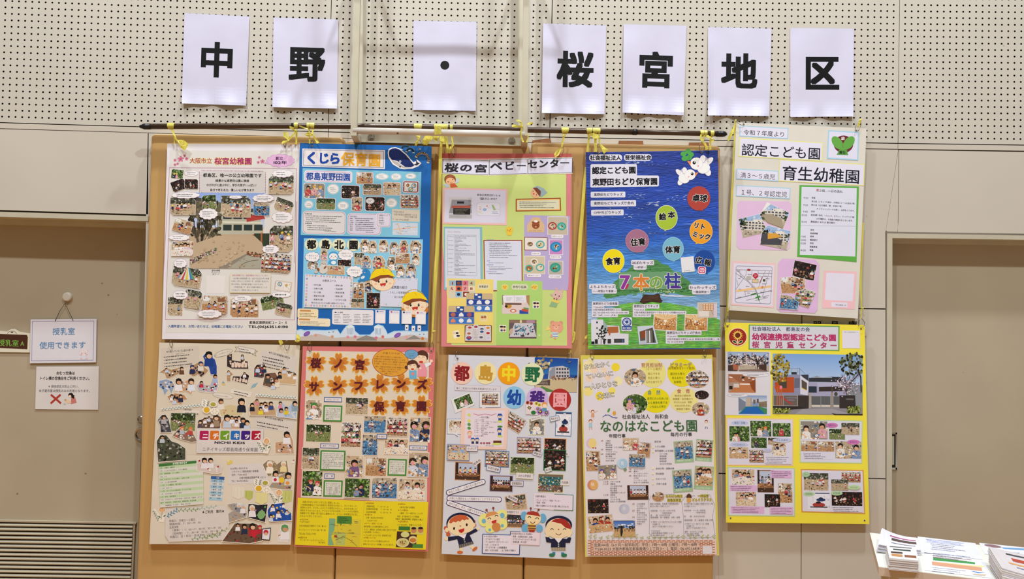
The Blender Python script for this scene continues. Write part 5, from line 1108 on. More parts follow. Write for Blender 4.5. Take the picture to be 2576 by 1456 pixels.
D.p('photo_print', 3).poly([(788, 1090), (1025, 1075), (1088, 1340), (818, 1352)], '#c8d2e4').poly([(820, 1165), (1010, 1105), (1060, 1325), (835, 1330)], '#5a5550').poly([(835, 1165), (920, 1145), (910, 1240), (850, 1270)], '#8a4a2c')
for k in range(5): D.poly([(905+k*26, 1150), (920+k*26, 1148), (925+k*28, 1320), (905+k*28, 1322)], ['#c8ccd4', '#8a8e90', '#d8dce0', '#6a6a64', '#2f3a2c'][k])
D.poly([(835, 1300), (905, 1290), (925, 1345), (825, 1345)], '#b8c0d0')
D.p('building_cutout', 3).poly([(125, 992), (298, 990), (298, 1040), (365, 1075), (530, 1082), (540, 1190), (665, 1195), (662, 1355), (130, 1350)], '#d9dae4').poly([(360, 1095), (515, 1090), (520, 1180), (405, 1185), (400, 1220), (382, 1220), (380, 1190), (362, 1188)], '#b0673c').poly([(298, 1000), (362, 1085), (358, 1190), (300, 1160)], '#9ab0b4').rect(200, 1018, 222, 1045, '#2a3a4a').rect(200, 1100, 222, 1128, '#6a6a70').rect(200, 1185, 222, 1205, '#4a3a3c').rect(455, 1268, 605, 1325, '#2a2a2c').scrib(462, 1275, 120, 44, 3, '#7a7a7a').rect(570, 1270, 590, 1322, '#4a6a9a').rect(180, 1275, 222, 1340, '#26262a').rect(130, 1305, 175, 1345, '#1a1a1e').ell(315, 1305, 18, 42, '#2a2a30').rect(362, 1272, 412, 1335, '#3a3634'); R = random.Random(2)
for i in range(34): D.blob(285+R.gauss(0, 32), 1180+R.gauss(0, 50), R.uniform(10, 20), R.choice(['#1e221c', '#2c3328', '#15180f']), R)
D.line([(272, 1200), (268, 1340)], 7, '#22201c')
D.p('certificate_label', 3).rr(560, 958, 712, 1158, '#e4e4ec', 20, 0).rect(568, 1085, 708, 1138, '#2a4f9c').ell(638, 1030, 68, 66, '#2a4f9c').ell(638, 1028, 52, 50, '#e8e8f0').ell(638, 1028, 46, 44, '#2a4f9c').ell(638, 1028, 38, 36, '#e8eaf2').poly([(612, 1010), (650, 1000), (668, 1030), (640, 1052), (620, 1040)], '#2a4f9c').TC('ISO 9001', 636, 1112, 115, 34, '#e8e8f0', b=.03, a=0).scrib(590, 1142, 100, 14, 1, '#555')
D.eyelets([(1507, 385), (1765.5, 383.5)], 1.3); D.flush()
# ---------------------------------------------------------------- E: cream collage poster, bottom left
E_ = Sheet('poster', [(401, 861.5), (754.5, 868), (731.5, 1370), (375.5, 1368)], DB-.004, 'cream collage poster of cut-out children photos around six coloured letter tiles', 'poster', board='#dcd2c0', thick=.012, edge='#f0dcae')
S = E_
S.view(370, 1120, 5.392).p('lower_sheet', 1).poly([(118, 128), (2020, 135), (1950, 1345), (32, 1338)], '#dfd5c4')
S.view(370, 850, 5.392)
S.p('upper_sheet', 1).poly([(165, 65), (2068, 98), (2022, 1590), (115, 1582)], '#dbd1bf')
S.p('message_card', 2).poly([(180, 140), (700, 105), (720, 380), (205, 412)], '#d4cabc').T('★今週行っているリズム遊びの様子★', 262, 188, 365, 32, '#222', b=.015, a=-.08).scrib(225, 240, 460, 170, 4, '#444', a=-.1).T('(対象 全クラス)', 390, 218, 120, 20, '#333', a=-.08)
S.p('message_card', 2).poly([(1560, 165), (2045, 255), (2000, 460), (1505, 340)], '#d6cfc8').T('★月２回の体操教室の様子★', 1650, 192, 290, 32, '#222', b=.015, a=.28).scrib(1560, 230, 440, 170, 4, '#444', a=.22)
S.p('message_card', 2).poly([(1470, 1045), (2015, 1115), (1950, 1290), (1435, 1205)], '#d8d0c8').T('★月２回の英語の様子★', 1595, 1070, 250, 32, '#222', b=.015, a=.2).scrib(1490, 1115, 420, 90, 2, '#444', a=.19)
S.p('ribbon_banner', 3).poly([(1240, 110), (1470, 155), (1455, 215), (1230, 185)], '#e2dad0').line([(1240, 110), (1470, 155), (1455, 215), (1230, 185)], 3, '#3a3a3a', closed=True).line([(1240, 125), (1195, 120), (1215, 150), (1185, 190), (1235, 180)], 3, '#3a3a3a').line([(1460, 170), (1498, 178), (1465, 205), (1480, 245), (1420, 215)], 3, '#3a3a3a').scrib(1245, 130, 200, 60, 2, '#222', a=.17)
S.p('ribbon_banner', 3).poly([(1145, 688), (1430, 735), (1400, 810), (1130, 745)], '#e4dcd2').scrib(1180, 705, 210, 66, 2, '#222', a=.22)
S.p('ribbon_banner', 3).poly([(490, 965), (715, 985), (705, 1040), (480, 1025)], '#e2dad0').T('お散歩遠足！', 492, 970, 130, 28, '#222', b=.01, a=.05).T('IN 桜ノ宮毛馬公園', 515, 1012, 180, 24, '#222', b=.01, a=.1)
S.p('speech_bubble', 3).ell(1035, 205, 128, 40, '#5a6a5a', -18, 28).ell(1035, 205, 124, 36, '#e0d8ca', -18, 28).T('ぼく、さなぎになったよ！', 920, 238, 220, 22, '#222', a=-.3)
S.p('speech_bubble', 3).ell(1030, 785, 140, 38, '#a09a90', 8, 28).ell(1030, 785, 136, 34, '#e2dad0', 8, 28).T('これがカブトムシの卵か…', 915, 775, 200, 22, '#222', a=.12)
def cutk(S, pts, cols, seed, heads=(), bgc='#b08f6c', n=26, r=16):
    """irregular cut-out photograph: patches of cloth, skin, hair and floor with heads placed where they are"""
    R = random.Random(seed); S.p('cutout_photo', 3)
    cx = sum(p[0] for p in pts)/len(pts); cy = sum(p[1] for p in pts)/len(pts)
    S.poly([(cx+(x-cx)*1.04+(3 if x > cx else -3), cy+(y-cy)*1.04+(3 if y > cy else -3)) for x, y in pts], '#ece4d8'); S.poly(pts, bgc)
    hull = pts
    def inside(x, y):
        c = False
        for i in range(len(hull)):
            (x1, y1), (x2, y2) = hull[i], hull[i-1]
            if (y1 > y) != (y2 > y) and x < (x2-x1)*(y-y1)/(y2-y1+1e-9)+x1: c = not c
        return c
    xs = [p[0] for p in pts]; ys = [p[1] for p in pts]; k = 0; t = 0
    while k < n and t < n*12:
        t += 1; x, y = R.uniform(min(xs), max(xs)), R.uniform(min(ys), max(ys))
        if all(inside(x+a, y+b) for a, b in ((r, 0), (-r, 0), (0, r), (0, -r))): S.blob(x, y, r, R.choice(cols), R, r*R.uniform(.6, 1.3)); k += 1
    for h in heads:
        hx, hy, hr = h[:3]; hc = h[3] if len(h) > 3 else '#1e1814'; st = h[4] if len(h) > 4 else R.choice(['#eceaf0', '#27324e', '#c9d3e6'])
        S.poly([(hx-hr*1.3, hy+hr*3), (hx-hr*1.1, hy+hr*1.1), (hx, hy+hr*.7), (hx+hr*1.1, hy+hr*1.1), (hx+hr*1.3, hy+hr*3)], st)
        S.ell(hx, hy, hr, hr*1.08, hc, n=12).ell(hx+hr*.12, hy+hr*.25, hr*.72, hr*.72, R.choice(['#dcae8c', '#cf9c78', '#e4ba98']), n=10).poly([(hx-hr, hy+.1*hr), (hx-hr*.8, hy-hr*.8), (hx, hy-hr*1.1), (hx+hr*.8, hy-hr*.8), (hx+hr, hy+.05*hr), (hx, hy-hr*.25)], hc)
DK = ['#1d2036', '#2a2f4e', '#e6e4ea', '#141418', '#c8a07c', '#b08a66', '#38405f']; WR = ['#e8e6ec', '#c8a882', '#2f3348', '#d6b48c', '#8a6a4c', '#1e1a18', '#b9cbe4']
cutk(S, [(172, 465), (250, 405), (330, 430), (480, 390), (500, 440), (420, 490), (300, 545), (262, 545), (240, 480)], WR, 1, [(262, 420, 16), (470, 415, 26, '#2a1e18', '#6a4a34')])
cutk(S, [(575, 370), (640, 362), (700, 325), (765, 330), (780, 400), (835, 440), (790, 490), (740, 535), (690, 490), (640, 520), (570, 500), (600, 440)], DK, 2, [(612, 395, 30, '#2a3a70', '#27305a'), (728, 350, 32, '#2f3a60', '#e0dcd4')])
cutk(S, [(758, 250), (790, 210), (840, 182), (885, 210), (890, 270), (920, 290), (945, 380), (945, 490), (865, 495), (840, 400), (800, 340)], ['#1f3f8a', '#24489a', '#dcae8c'], 3, [(838, 232, 50, '#14110f', '#1f3f8a')], bgc='#27489a', n=14)
cutk(S, [(165, 580), (260, 560), (345, 590), (370, 650), (330, 750), (300, 680), (235, 775), (215, 700), (165, 660)], ['#a9bfe0', '#2a3a70', '#e8e6ec', '#1a1a22', '#c8a07c'], 4, bgc='#8fa6c8')
cutk(S, [(385, 560), (430, 540), (500, 600), (590, 545), (645, 570), (630, 680), (600, 765), (520, 720), (440, 740), (410, 660)], WR, 5, [(428, 590, 42, '#1a1614', '#eceaf0'), (598, 590, 42, '#2a201a', '#dfe6f4')], bgc='#c9a07c')
cutk(S, [(670, 655), (720, 580), (760, 600), (780, 640), (860, 640), (900, 520), (950, 500), (968, 640), (930, 745), (800, 735), (700, 720)], ['#c8324a', '#e8e6ec', '#1a1a1e', '#a8b4d8', '#8a5a3c'], 6, [(738, 605, 22, '#1a1614', '#c03048'), (925, 520, 28, '#1a1614', '#a9b8dc')], bgc='#b9b4bc')
cutk(S, [(275, 790), (380, 750), (500, 770), (540, 825), (480, 840), (465, 895), (400, 880), (310, 860)], DK, 7, [(335, 785, 22), (372, 825, 24), (455, 790, 26)], bgc='#b98a64')
cutk(S, [(1085, 235), (1150, 215), (1150, 300), (1270, 320), (1275, 230), (1310, 225), (1325, 310), (1365, 320), (1375, 420), (1150, 415), (1082, 385)], ['#1a1618', '#d6b8a8', '#e8d4c8', '#2a2426', '#c9b49c'], 8, [(1118, 238, 15), (1292, 238, 15)], bgc='#3a2e2c', n=30)
for k in range(5): S.rr(1145+k*44, 335, 1182+k*44, 400, '#e6cdbc', 8)
cutk(S, [(1080, 460), (1110, 438), (1165, 490), (1130, 520), (1130, 590), (1085, 585)], ['#c8c4cc', '#1a181c', '#c89a74'], 9, [(1105, 455, 16)], n=8, r=12)
cutk(S, [(1165, 520), (1280, 520), (1320, 465), (1385, 510), (1355, 625), (1155, 575)], ['#1a1618', '#e8d4c8', '#2a2426'], 10, [(1322, 482, 18)], bgc='#3a2e2c')
for k in range(5): S.rr(1170+k*40, 535+k*7, 1198+k*40, 580+k*7, '#e6cdbc', 8, .15)
cutk(S, [(1455, 410), (1490, 360), (1600, 355), (1615, 520), (1560, 540), (1450, 530)], ['#1e1a1a', '#c03040', '#2a3a70', '#e4e2e6', '#5a4a3c', '#c8a680'], 11, [(1500, 395, 24), (1590, 400, 24)], bgc='#5a4a44', n=34)
cutk(S, [(1600, 480), (1740, 470), (1790, 560), (1750, 690), (1570, 640)], ['#1e1a1a', '#b8404a', '#e8e4e2', '#6a5644', '#c9a27c', '#2a2422'], 12, [(1635, 520, 32, '#1c1614', '#4a4a44'), (1755, 570, 32, '#5a3a2a', '#e8dcc8'), (1710, 620, 26)], bgc='#7a5a48', n=34)
cutk(S, [(1770, 470), (1840, 400), (1890, 420), (1900, 500), (2025, 490), (2015, 630), (1800, 615)], ['#d0ae88', '#c8a680', '#d6b894'], 13, [(1860, 415, 22), (1930, 470, 18), (2005, 500, 20, '#1c1614', '#f0eef2'), (1800, 480, 24, '#1c1614', '#23262e')], bgc='#cfae86')
S.photo(320, 1020, 652, 1255, 'park', 44, 9, part=True, border=0); cutk(S, [(145, 1110), (200, 1045), (250, 1040), (290, 1100), (330, 1275), (185, 1280), (180, 1180)], ['#b8b4b8', '#8f8a88', '#1c1a20'], 14, [(228, 1075, 30, '#2a1e18', '#b4b0b4')], bgc='#4a4a52')
cutk(S, [(345, 1320), (430, 1230), (480, 1200), (520, 1290), (590, 1215), (625, 1300), (680, 1400), (600, 1410), (450, 1370)], ['#b8c0d0', '#c04a44', '#1f2233', '#d8c8b0', '#e8e6ec'], 15, [(475, 1225, 26, '#d8743a', '#b8c0d0'), (590, 1235, 26, '#e0803a', '#c04a44')], bgc='#8a7466')
cutk(S, [(970, 830), (1040, 840), (1030, 930), (1130, 900), (1230, 930), (1240, 830), (1325, 830), (1330, 930), (1290, 1050), (1000, 1060), (975, 950)], ['#e2d4a8', '#d8c490', '#c8946e'], 16, [(1002, 860, 36, '#3a2418', '#e6e0d4'), (1280, 865, 48, '#14110f', '#1f2436')], bgc='#d4c49a', n=20)
cutk(S, [(695, 1125), (800, 1075), (900, 1090), (930, 1040), (1000, 1070), (1010, 1170), (985, 1225), (730, 1240)], ['#5a4034', '#3a2a22', '#a88468', '#8a6a52', '#e0dcd8'], 17, [(718, 1140, 26, '#15110f', '#5a4a5a'), (785, 1100, 20), (935, 1080, 40, '#3a2a20', '#a08874'), (840, 1080, 18), (880, 1150, 20)], bgc='#6a5040')
cutk(S, [(1000, 1160), (1060, 1060), (1130, 1060), (1260, 1060), (1385, 1120), (1380, 1220), (1150, 1235), (1005, 1230)], ['#e0d0a8', '#c8946e', '#e8e4e8', '#c9a888'], 18, [(1085, 1085, 44, '#1a1412', '#c4d0e0'), (1150, 1080, 26), (1200, 1090, 26), (1245, 1080, 24), (1300, 1115, 36), (1355, 1150, 36), (1215, 1130, 24)], bgc='#c8a488')
cutk(S, [(1385, 920), (1480, 820), (1530, 870), (1620, 870), (1680, 860), (1740, 960), (1750, 1045), (1400, 1045)], ['#c8a680', '#b8946e', '#d0b08a'], 19, [(1425, 910, 28, '#1a1614', '#1f2436'), (1490, 850, 20, '#2a1e18', '#e090a8'), (1550, 900, 24), (1600, 890, 26), (1615, 930, 24, '#1a1614', '#e8e6f0'), (1680, 890, 28, '#1a1614', '#3a4a8a'), (1540, 960, 26, '#1a1614', '#e8d83a')], bgc='#c4a27c')
cutk(S, [(1775, 920), (1810, 860), (1850, 890), (1900, 950), (1990, 870), (2035, 900), (2025, 1095), (1760, 1060)], ['#8fb0d8', '#b8c8e0', '#e0dcd8'], 20, [(1808, 885, 24, '#2a1e18', '#e090a8'), (1818, 985, 32, '#14110f', '#c8ccd8'), (1888, 960, 26, '#14110f', '#e0c83a'), (2005, 890, 34, '#14110f', '#8fa4b4')], bgc='#b4c4dc')
cutk(S, [(130, 1400), (180, 1320), (260, 1320), (330, 1400), (420, 1430), (520, 1500), (520, 1650), (150, 1680)], ['#3a4a2c', '#5a6a40', '#1c1f18', '#c8c4b8', '#8a8a80', '#2a2622'], 21, [(205, 1345, 26, '#14110f', '#c0c8d4')], bgc='#4a4e40', n=60)
cutk(S, [(1740, 1420), (1850, 1400), (1860, 1300), (1930, 1275), (1980, 1400), (1990, 1570), (1740, 1560)], ['#e8e6ea', '#c8946e', '#2a2a38', '#c8ccd4'], 22, [(1895, 1310, 42, '#14110f', '#eceaf0')], bgc='#c8a080')
for (x0, y0, x1, y1) in ((195, 970, 735, 910), (1480, 775, 2020, 815)): S.p('leaf_border_strip', 3).poly([(x0-8, y0-18), (x1+8, y1-18), (x1+8, y1+18), (x0-8, y0+18)], '#eae6e0'); S.leafrow(x0, y0, x1, y1, 26, 18, '#4a7a70')
def daisy(S, cx, cy, fl=1):
    S.p('flower_sticker', 3).ell(cx+60, cy-75, 52, 40, '#f0ece4').ell(cx-30, cy, 58, 50, '#f0ece4').ell(cx+78, cy+20, 58, 52, '#f0ece4').ell(cx-60, cy-90, 40, 56, '#f0ece4')
    S.ell(cx+58, cy-75, 38, 30, '#b0a84a').ell(cx-30, cy, 42, 40, '#e0b030')
    for k in range(12): S.ell(cx+78+30*math.cos(k*.524), cy+20+28*math.sin(k*.524), 14, 5, '#e8e4dc' if k % 2 else '#cfae5a', k*30, n=6)
    S.leafrow(cx-70, cy-50, cx-60, cy-130, 6, 16, '#6a7a5a').leafrow(cx-25, cy-50, cx-5, cy-120, 5, 16, '#6a7a5a')
daisy(S, 838, 975)
S.p('boat_sticker', 3).poly([(1015, 610), (1030, 582), (1055, 615)], '#7fa6b4').poly([(1010, 618), (1062, 622), (1060, 640), (1020, 636)], '#e4c96a').p('whale_sticker', 3).ell(1450, 645, 40, 20, '#8fb4c4', -35).poly([(1470, 620), (1500, 600), (1495, 625)], '#8fb4c4').poly([(1410, 670), (1400, 690), (1425, 672)], '#8fb4c4')
S.p('title_card', 2).poly([(675, 1222), (1580, 1232), (1565, 1560), (668, 1560)], '#dcd6d4')
for k, (ch, c) in enumerate((('ニ', '#b01f58'), ('チ', '#d67228'), ('イ', '#6fa02a'), ('キ', '#2a6fc0'), ('ッ', '#3f2080'), ('ズ', '#b01f38'))):
    x = 712+k*141; S.sub('letter_tile', 3, label=None).rr(x, 1258, x+122, 1380, c, 14).TC(ch, x+(78 if ch != 'ッ' else 80), 1328, 84, 84, '#f0e8e8', b=.045)
S.sub('title_lettering', 3).T('NICHII KIDS', 912, 1415, 418, 44, '#1c1c20', b=.04)
S.view(370, 1120, 5.392).T('ニチイキッズ都島南通り保育園', 748, 50, 755, 58, '#3a3a40')
def tulip(S, cx, cy, stem=True):
    S.p('flower_sticker', 3).ell(cx, cy, 48, 50, '#eee6da')
    if stem: S.poly([(cx-130, cy-10), (cx-90, cy-20), (cx-20, cy+90), (cx+30, cy+40), (cx+60, cy+60), (cx+20, cy+170), (cx-50, cy+160)], '#eee6da').leafrow(cx-115, cy+10, cx-45, cy+140, 9, 20, '#5a7a68').line([(cx, cy+40), (cx-10, cy+130)], 5, '#6a8a5a').ell(cx-35, cy+95, 20, 10, '#5a7a68', 40).ell(cx+35, cy+80, 20, 10, '#5a7a68', -40)
    S.ell(cx, cy, 36, 38, '#d8903a')
    for k in range(4): S.line([(cx-22+k*15, cy-26), (cx-18+k*12, cy+30)], 6, '#eee0c4')
tulip(S, 1620, -55); tulip(S, 203, 875)
# yearly events table
S.p('event_table', 2)
for i in range(14):
    y0, y1 = 285+i*40, 325+i*40; dx = i*1.2; col = '#c2d8b0' if i % 2 == 0 else '#dcdcd4'
    S.poly([(158+dx, y0), (760+dx*.3 if i > 1 else 690, y0-48), (760+dx*.3, y1-48), (158+dx, y1)], col)
S.poly([(158, 252), (690, 205), (690, 240), (158, 290)], '#3f7a3c').T('★年間行事予定★', 345, 250, 200, 34, '#e8f0e0', b=.02, a=-.09)
for i, t in enumerate(('４月　入園式、進級式', '５月　こどもの日お祝い、クラス懇談会', '６月　保育参観、プール開き', '７月　七夕', '８月　水あそび、すいか割り、お楽しみ会', '９月　３１歳児保育参観', '１０月　ミニ運動会、親子遠足', '１１月　秋まつり', '１２月　さくらちゃん誕生会、クリスマス会', '１月　お正月遊び、どんど焼き', '２月　節分、保育参加', '３月　ひなまつり、お別れ遠足、お別れ会、卒園式、修了式', '毎月　身体測定、お誕生日会、避難訓練、安全指導', '　　　体操教室（月２回）、英語（月２回）')): S.T(t, 165+i*1.5, 310+i*39.2, None, 20, '#2a2a2e', a=-.075, sx=1.05)
cutk(S, [(680, 210), (740, 170), (820, 165), (895, 180), (895, 240), (1005, 270), (1000, 370), (920, 385), (680, 340)], ['#e8dcd8', '#d87a9a', '#c8d4a8', '#f0ece8', '#a8302a'], 30, [(778, 205, 36, '#14110f', '#e8e4e8'), (862, 205, 34, '#14110f', '#e8e4e8')], bgc='#d8c8c4')
S.p('capacity_table', 2)
for i in range(8):
    x = 868-i*4; c = '#2f5fa0' if i == 0 else ('#a8cce0' if i % 2 else '#d4dce0'); S.poly([(x, 415+i*41), (x+182, 428+i*41), (x+178, 468+i*41), (x-4, 455+i*41)], c)
S.TC('定員', 960, 442, 40, 26, '#eef', a=.05)
for i, t in enumerate(('０歳児　12名', '１歳児　15名', '２歳児　15名', '３歳児　16名', '４歳児　16名', '５歳児　16名', '計　　　90名')): S.T(t, 876-i*4, 480+i*39, 145, 24, '#1e2a44', b=.01, a=.04)
S.p('contact_card', 2).poly([(1112, 268), (1560, 240), (1640, 420), (1630, 510), (1095, 528)], '#ddd6d6')
for i, (t, x, w) in enumerate((('☆お問い合わせ☆', 1125, 240), ('ニチイキッズ都島南通り保育園', 1145, 365), ('住所：〒534-0023', 1145, 208), ('大阪市都島区都島南通 1-22-11', 1250, 358), ('TEL：06-6923-8322', 1145, 225))): S.T(t, x, 316+i*42, w, 32, '#2a2a30', b=.012, a=-.03)
cutk(S, [(1570, 260), (1640, 200), (1720, 210), (1760, 260), (1830, 210), (1895, 210), (1920, 380), (1800, 390), (1640, 415)], ['#8a7a64', '#a8946e', '#f0e8da', '#c8b48c'], 31, [(1665, 255, 42, '#e8e0d4', '#f0e8da'), (1850, 250, 36, '#e8e0cc', '#e8d8a0')], bgc='#8f7c60')
cutk(S, [(1690, 400), (1740, 340), (1790, 420), (1860, 380), (1930, 365), (1970, 500), (1955, 600), (1800, 590), (1650, 570), (1700, 500)], ['#3a3c50', '#e8e6ea', '#8a9ab0', '#e0b040', '#c03048'], 32, [(1742, 385, 40, '#1a1412', '#e8e4e8'), (1915, 410, 44, '#1a1412', '#d8d4cc')], bgc='#a89880')
S.p('yellow_cup_print', 3).ell(1825, 470, 38, 40, '#e8c83a').ell(1738, 465, 22, 22, '#c02a4a').ell(1905, 510, 26, 24, '#e8983a')
daisy(S, 1545, 585)
for i, (a, b, c, d, col) in enumerate(((1160, 560, 1320, 720, '#e2dccc'), (1330, 610, 1440, 730, '#bcc46a'), (1470, 635, 1635, 790, '#e4dc9a'), (1810, 610, 1970, 770, '#c8cc7a'))):
    S.p('paper_pennant', 3).poly([(a, b), (c, b+8), (c-8, d-20), ((a+c)/2, d+14), (a-6, d-26)], col)
    for k in range(3): S.line([(a+20+k*(c-a)*.3, b+20), (a+18+k*(c-a)*.3, d-30)], 7, '#a8b450' if i in (1, 3) else '#d8d2b4')
tulip(S, 1790, 640)
S.p('opening_hours_card', 2).poly([(270, 860), (1040, 815), (1115, 900), (1105, 1250), (1060, 1280), (300, 1310), (245, 1220), (250, 950)], '#dcd5d0')
S.leafrow(270, 960, 420, 870, 8, 34, '#5a8aa0').leafrow(420, 880, 700, 870, 10, 30, '#7a9a6a').leafrow(700, 860, 950, 830, 8, 26, '#9ab4a8').leafrow(600, 1270, 1000, 1220, 12, 28, '#7a9a70').leafrow(780, 1260, 1100, 1130, 10, 30, '#9aa86a')
S.T('★ご利用　案内★', 745, 905, 305, 46, '#2a2a2e', b=.025, a=-.05)
for i, (t, x, w) in enumerate((('開園日：月曜日〜土曜日', 300, 355), ('開園時間：7：00〜19：00', 302, 428), ('延長保育', 302, 125), ('（標準）：7：00〜7：30/18：30〜19：00', 320, 685), ('（短時間）：7：30〜8：30/16：30〜18：30', 320, 720), ('休園日：日・祝日・年末年始（12/29〜1/3）', 305, 720))): S.T(t, x, 1028+i*43, w, 38, '#4a4a50', a=-.065)
cutk(S, [(1090, 800), (1170, 785), (1260, 790), (1330, 830), (1355, 930), (1340, 975), (1110, 1045), (1100, 930), (1170, 880)], ['#8a8a8e', '#e8e6e8', '#c8946e', '#3a3a44', '#b8a890'], 33, [(1245, 815, 28, '#dce0e8', '#8a8c94'), (1300, 830, 30, '#c8ccd8', '#e8e6e8')], bgc='#a8a29c')
cutk(S, [(1375, 795), (1440, 795), (1500, 810), (1635, 800), (1600, 1040), (1365, 975)], ['#1c1f26', '#2c3038', '#6fa060', '#8fc080', '#a894c0'], 34, [(1425, 850, 40, '#e0d8c8', '#e8e6e8')], bgc='#2a2c34')
S.sub('leaf_print', 4).ell(1550, 940, 50, 60, '#7fb070', 20)
cutk(S, [(1635, 880), (1690, 800), (1850, 780), (1860, 850), (1955, 920), (1960, 1015), (1680, 1030), (1640, 960)], ['#1f4fb0', '#2a5fc0', '#e0a830', '#1d3f90', '#e8c83a', '#eceaf0'], 35, [(1705, 820, 24), (1850, 795, 16), (1780, 900, 26), (1680, 960, 24), (1895, 890, 18)], bgc='#2450a8')
cutk(S, [(1020, 1300), (1120, 1160), (1190, 1060), (1330, 1060), (1480, 1065), (1560, 1120), (1560, 1290), (1390, 1328)], ['#5a4638', '#6a5444', '#7a6450', '#4a382e', '#c8242e', '#2a201a', '#8a3038'], 36, [(1320, 1100, 34), (1430, 1100, 44, '#241a16', '#b0303a'), (1530, 1110, 30, '#b8283a', '#b8283a'), (1230, 1080, 26)], bgc='#6a5444', n=46)
S.p('framed_photo', 3).poly([(1560, 1130), (1680, 1115), (1665, 1290), (1550, 1280)], '#2a2628').poly([(1568, 1140), (1670, 1127), (1656, 1278), (1560, 1270)], '#e4e2ea').ell(1612, 1180, 34, 36, '#c03048').ell(1612, 1200, 24, 22, '#dcae8c').ell(1610, 1250, 36, 24, '#e8e8ee')
S.poly([(1405, 1150), (1500, 1150), (1505, 1190), (1455, 1260), (1420, 1220)], '#c8283a')
cutk(S, [(1770, 1220), (1800, 1150), (1830, 1080), (1880, 1062), (1920, 1090), (1925, 1160), (1930, 1230), (1900, 1310), (1775, 1300)], ['#eceaf0', '#e8e4e8', '#c8946e', '#2a2a30'], 37, [(1868, 1125, 50, '#5a9a5c', '#eceaf0')], bgc='#e0d8d4', n=18)
S.p('butterfly_sticker', 3).ell(1105, 210, 30, 20, '#e8dcae', 30).ell(1135, 225, 26, 24, '#e4cc6a').ell(1105, 248, 22, 16, '#e4cc6a')
S.p('pencil_sticker', 3).poly([(1955, 220), (1985, 190), (2003, 205), (1998, 245), (1955, 240)], '#e8e0d8').poly([(1970, 205), (1990, 190), (2000, 212)], '#b8606a')
S.view(0, 0, 1); S.eyelets([(431, 873), (721.5, 880)], 1.0); S.flush()

# ---------------------------------------------------------------- F: pink framed poster with cherry blossom letters
S = Fp = Sheet('poster', [(761.5, 870.5), (1095.5, 873.5), (1076, 1387), (740, 1374.5)], DB, 'pink-edged poster with orange cherry-blossom letter shapes and a yellow lower sheet', 'poster', board='#d8797a', thick=.014, edge='#c4605c')
S.view(740, 860, 5.392)
S.p('cream_paper', 1).poly([(168, 118), (1830, 145), (1800, 2180), (90, 2110), (140, 1000)], '#dfd3c2')
def sakura(S, cx, cy, r, ch):
    S.p('blossom_letter', 3)
    def pts(k):
        o = []
        for i in range(5):
            w = math.radians(-90+72*i)
            for da, rr in ((-36, .42), (-29, .74), (-20, .95), (-9, 1.05), (0, .84), (9, 1.05), (20, .95), (29, .74)):
                a = w+math.radians(da); o.append((cx+k*rr*r*math.cos(a), cy+k*rr*r*math.sin(a)))
        return o
    S.poly(pts(1.09), '#eecb62').poly(pts(1.0), '#cf8436')
    S.poly([(cx+(x-cx)*.62, cy+(y-cy)*.62+r*.06) for x, y in pts(1.0)], '#c5742c')
    S.sub('letter', 3).TC(ch, cx-4, cy+8, r*1.05, r*1.05, '#5a1f26', b=.055)
for ch, x, y in (('桜', 297, 278), ('ノ', 603, 285), ('宮', 893, 300), ('サ', 272, 600), ('ン', 588, 592), ('フ', 876, 585), ('レ', 1165, 568), ('ン', 1450, 560), ('ズ', 1738, 568), ('保', 1155, 868), ('育', 1445, 862), ('園', 1730, 862)): sakura(S, x, y, 132, ch)
S.p('oval_message', 3).ell(1310, 280, 252, 186, '#a8402a', 8, 40).ell(1310, 280, 246, 180, '#e0a23a', 8, 40).T('子育てひろば', 1195, 152, 240, 30, '#5a3a1a', a=.02)
for i, (t, x, w) in enumerate((('０歳〜２歳児のお子様がいるご家庭を対象に、', 1105, 370), ('保育園で遊べる園庭開放や保育を行っています。', 1085, 440), ('地域の皆様に向けています。保育園での遊びの中で', 1082, 450), ('まで体験し、一緒に楽しいひとときを過ごしましょう♪', 1082, 420), ('対象は、地域在住の就学前のお子様と保護者の方', 1095, 390), ('予約制になっておりますので、かさて', 1150, 300), ('１週間前までに予約をいただいての上', 1170, 240), ('お越しください。', 1225, 130))): S.T(t, x, 195+i*32+(8 if i > 3 else 0), w, 24, '#4a2a1a', a=.05)
S.p('mother_and_child_cutout', 3)
S.poly([(1685, 290), (1770, 300), (1805, 380), (1800, 470), (1670, 470)], '#e89aa8').poly([(1770, 300), (1850, 270), (1860, 300), (1790, 350)], '#e8eef6').ell(1860, 258, 22, 22, '#f2d4b4').ell(1735, 190, 85, 78, '#5a3426').ell(1720, 222, 78, 74, '#f4d6b6').poly([(1650, 200), (1680, 130), (1750, 125), (1810, 180), (1815, 240), (1780, 190), (1700, 175)], '#5a3426').arc(1692, 215, 14, 200, 340, 4, '#5a3426').arc(1752, 215, 14, 200, 340, 4, '#5a3426').ell(1722, 272, 30, 18, '#c8443c')
S.poly([(1560, 385), (1660, 385), (1660, 500), (1560, 500)], '#6fb4d8').ell(1612, 432, 22, 22, '#e08a8a').ell(1605, 305, 76, 62, '#5a3426').ell(1600, 335, 62, 54, '#f4d6b6').ell(1520, 345, 22, 26, '#5a3426').ell(1688, 330, 20, 24, '#5a3426').arc(1575, 330, 12, 200, 340, 4, '#5a3426').arc(1632, 325, 12, 200, 340, 4, '#5a3426').ell(1605, 368, 22, 12, '#c8443c').poly([(1545, 270), (1620, 250), (1670, 290), (1600, 300), (1540, 315)], '#5a3426').ell(1710, 355, 18, 16, '#f2d4b4')
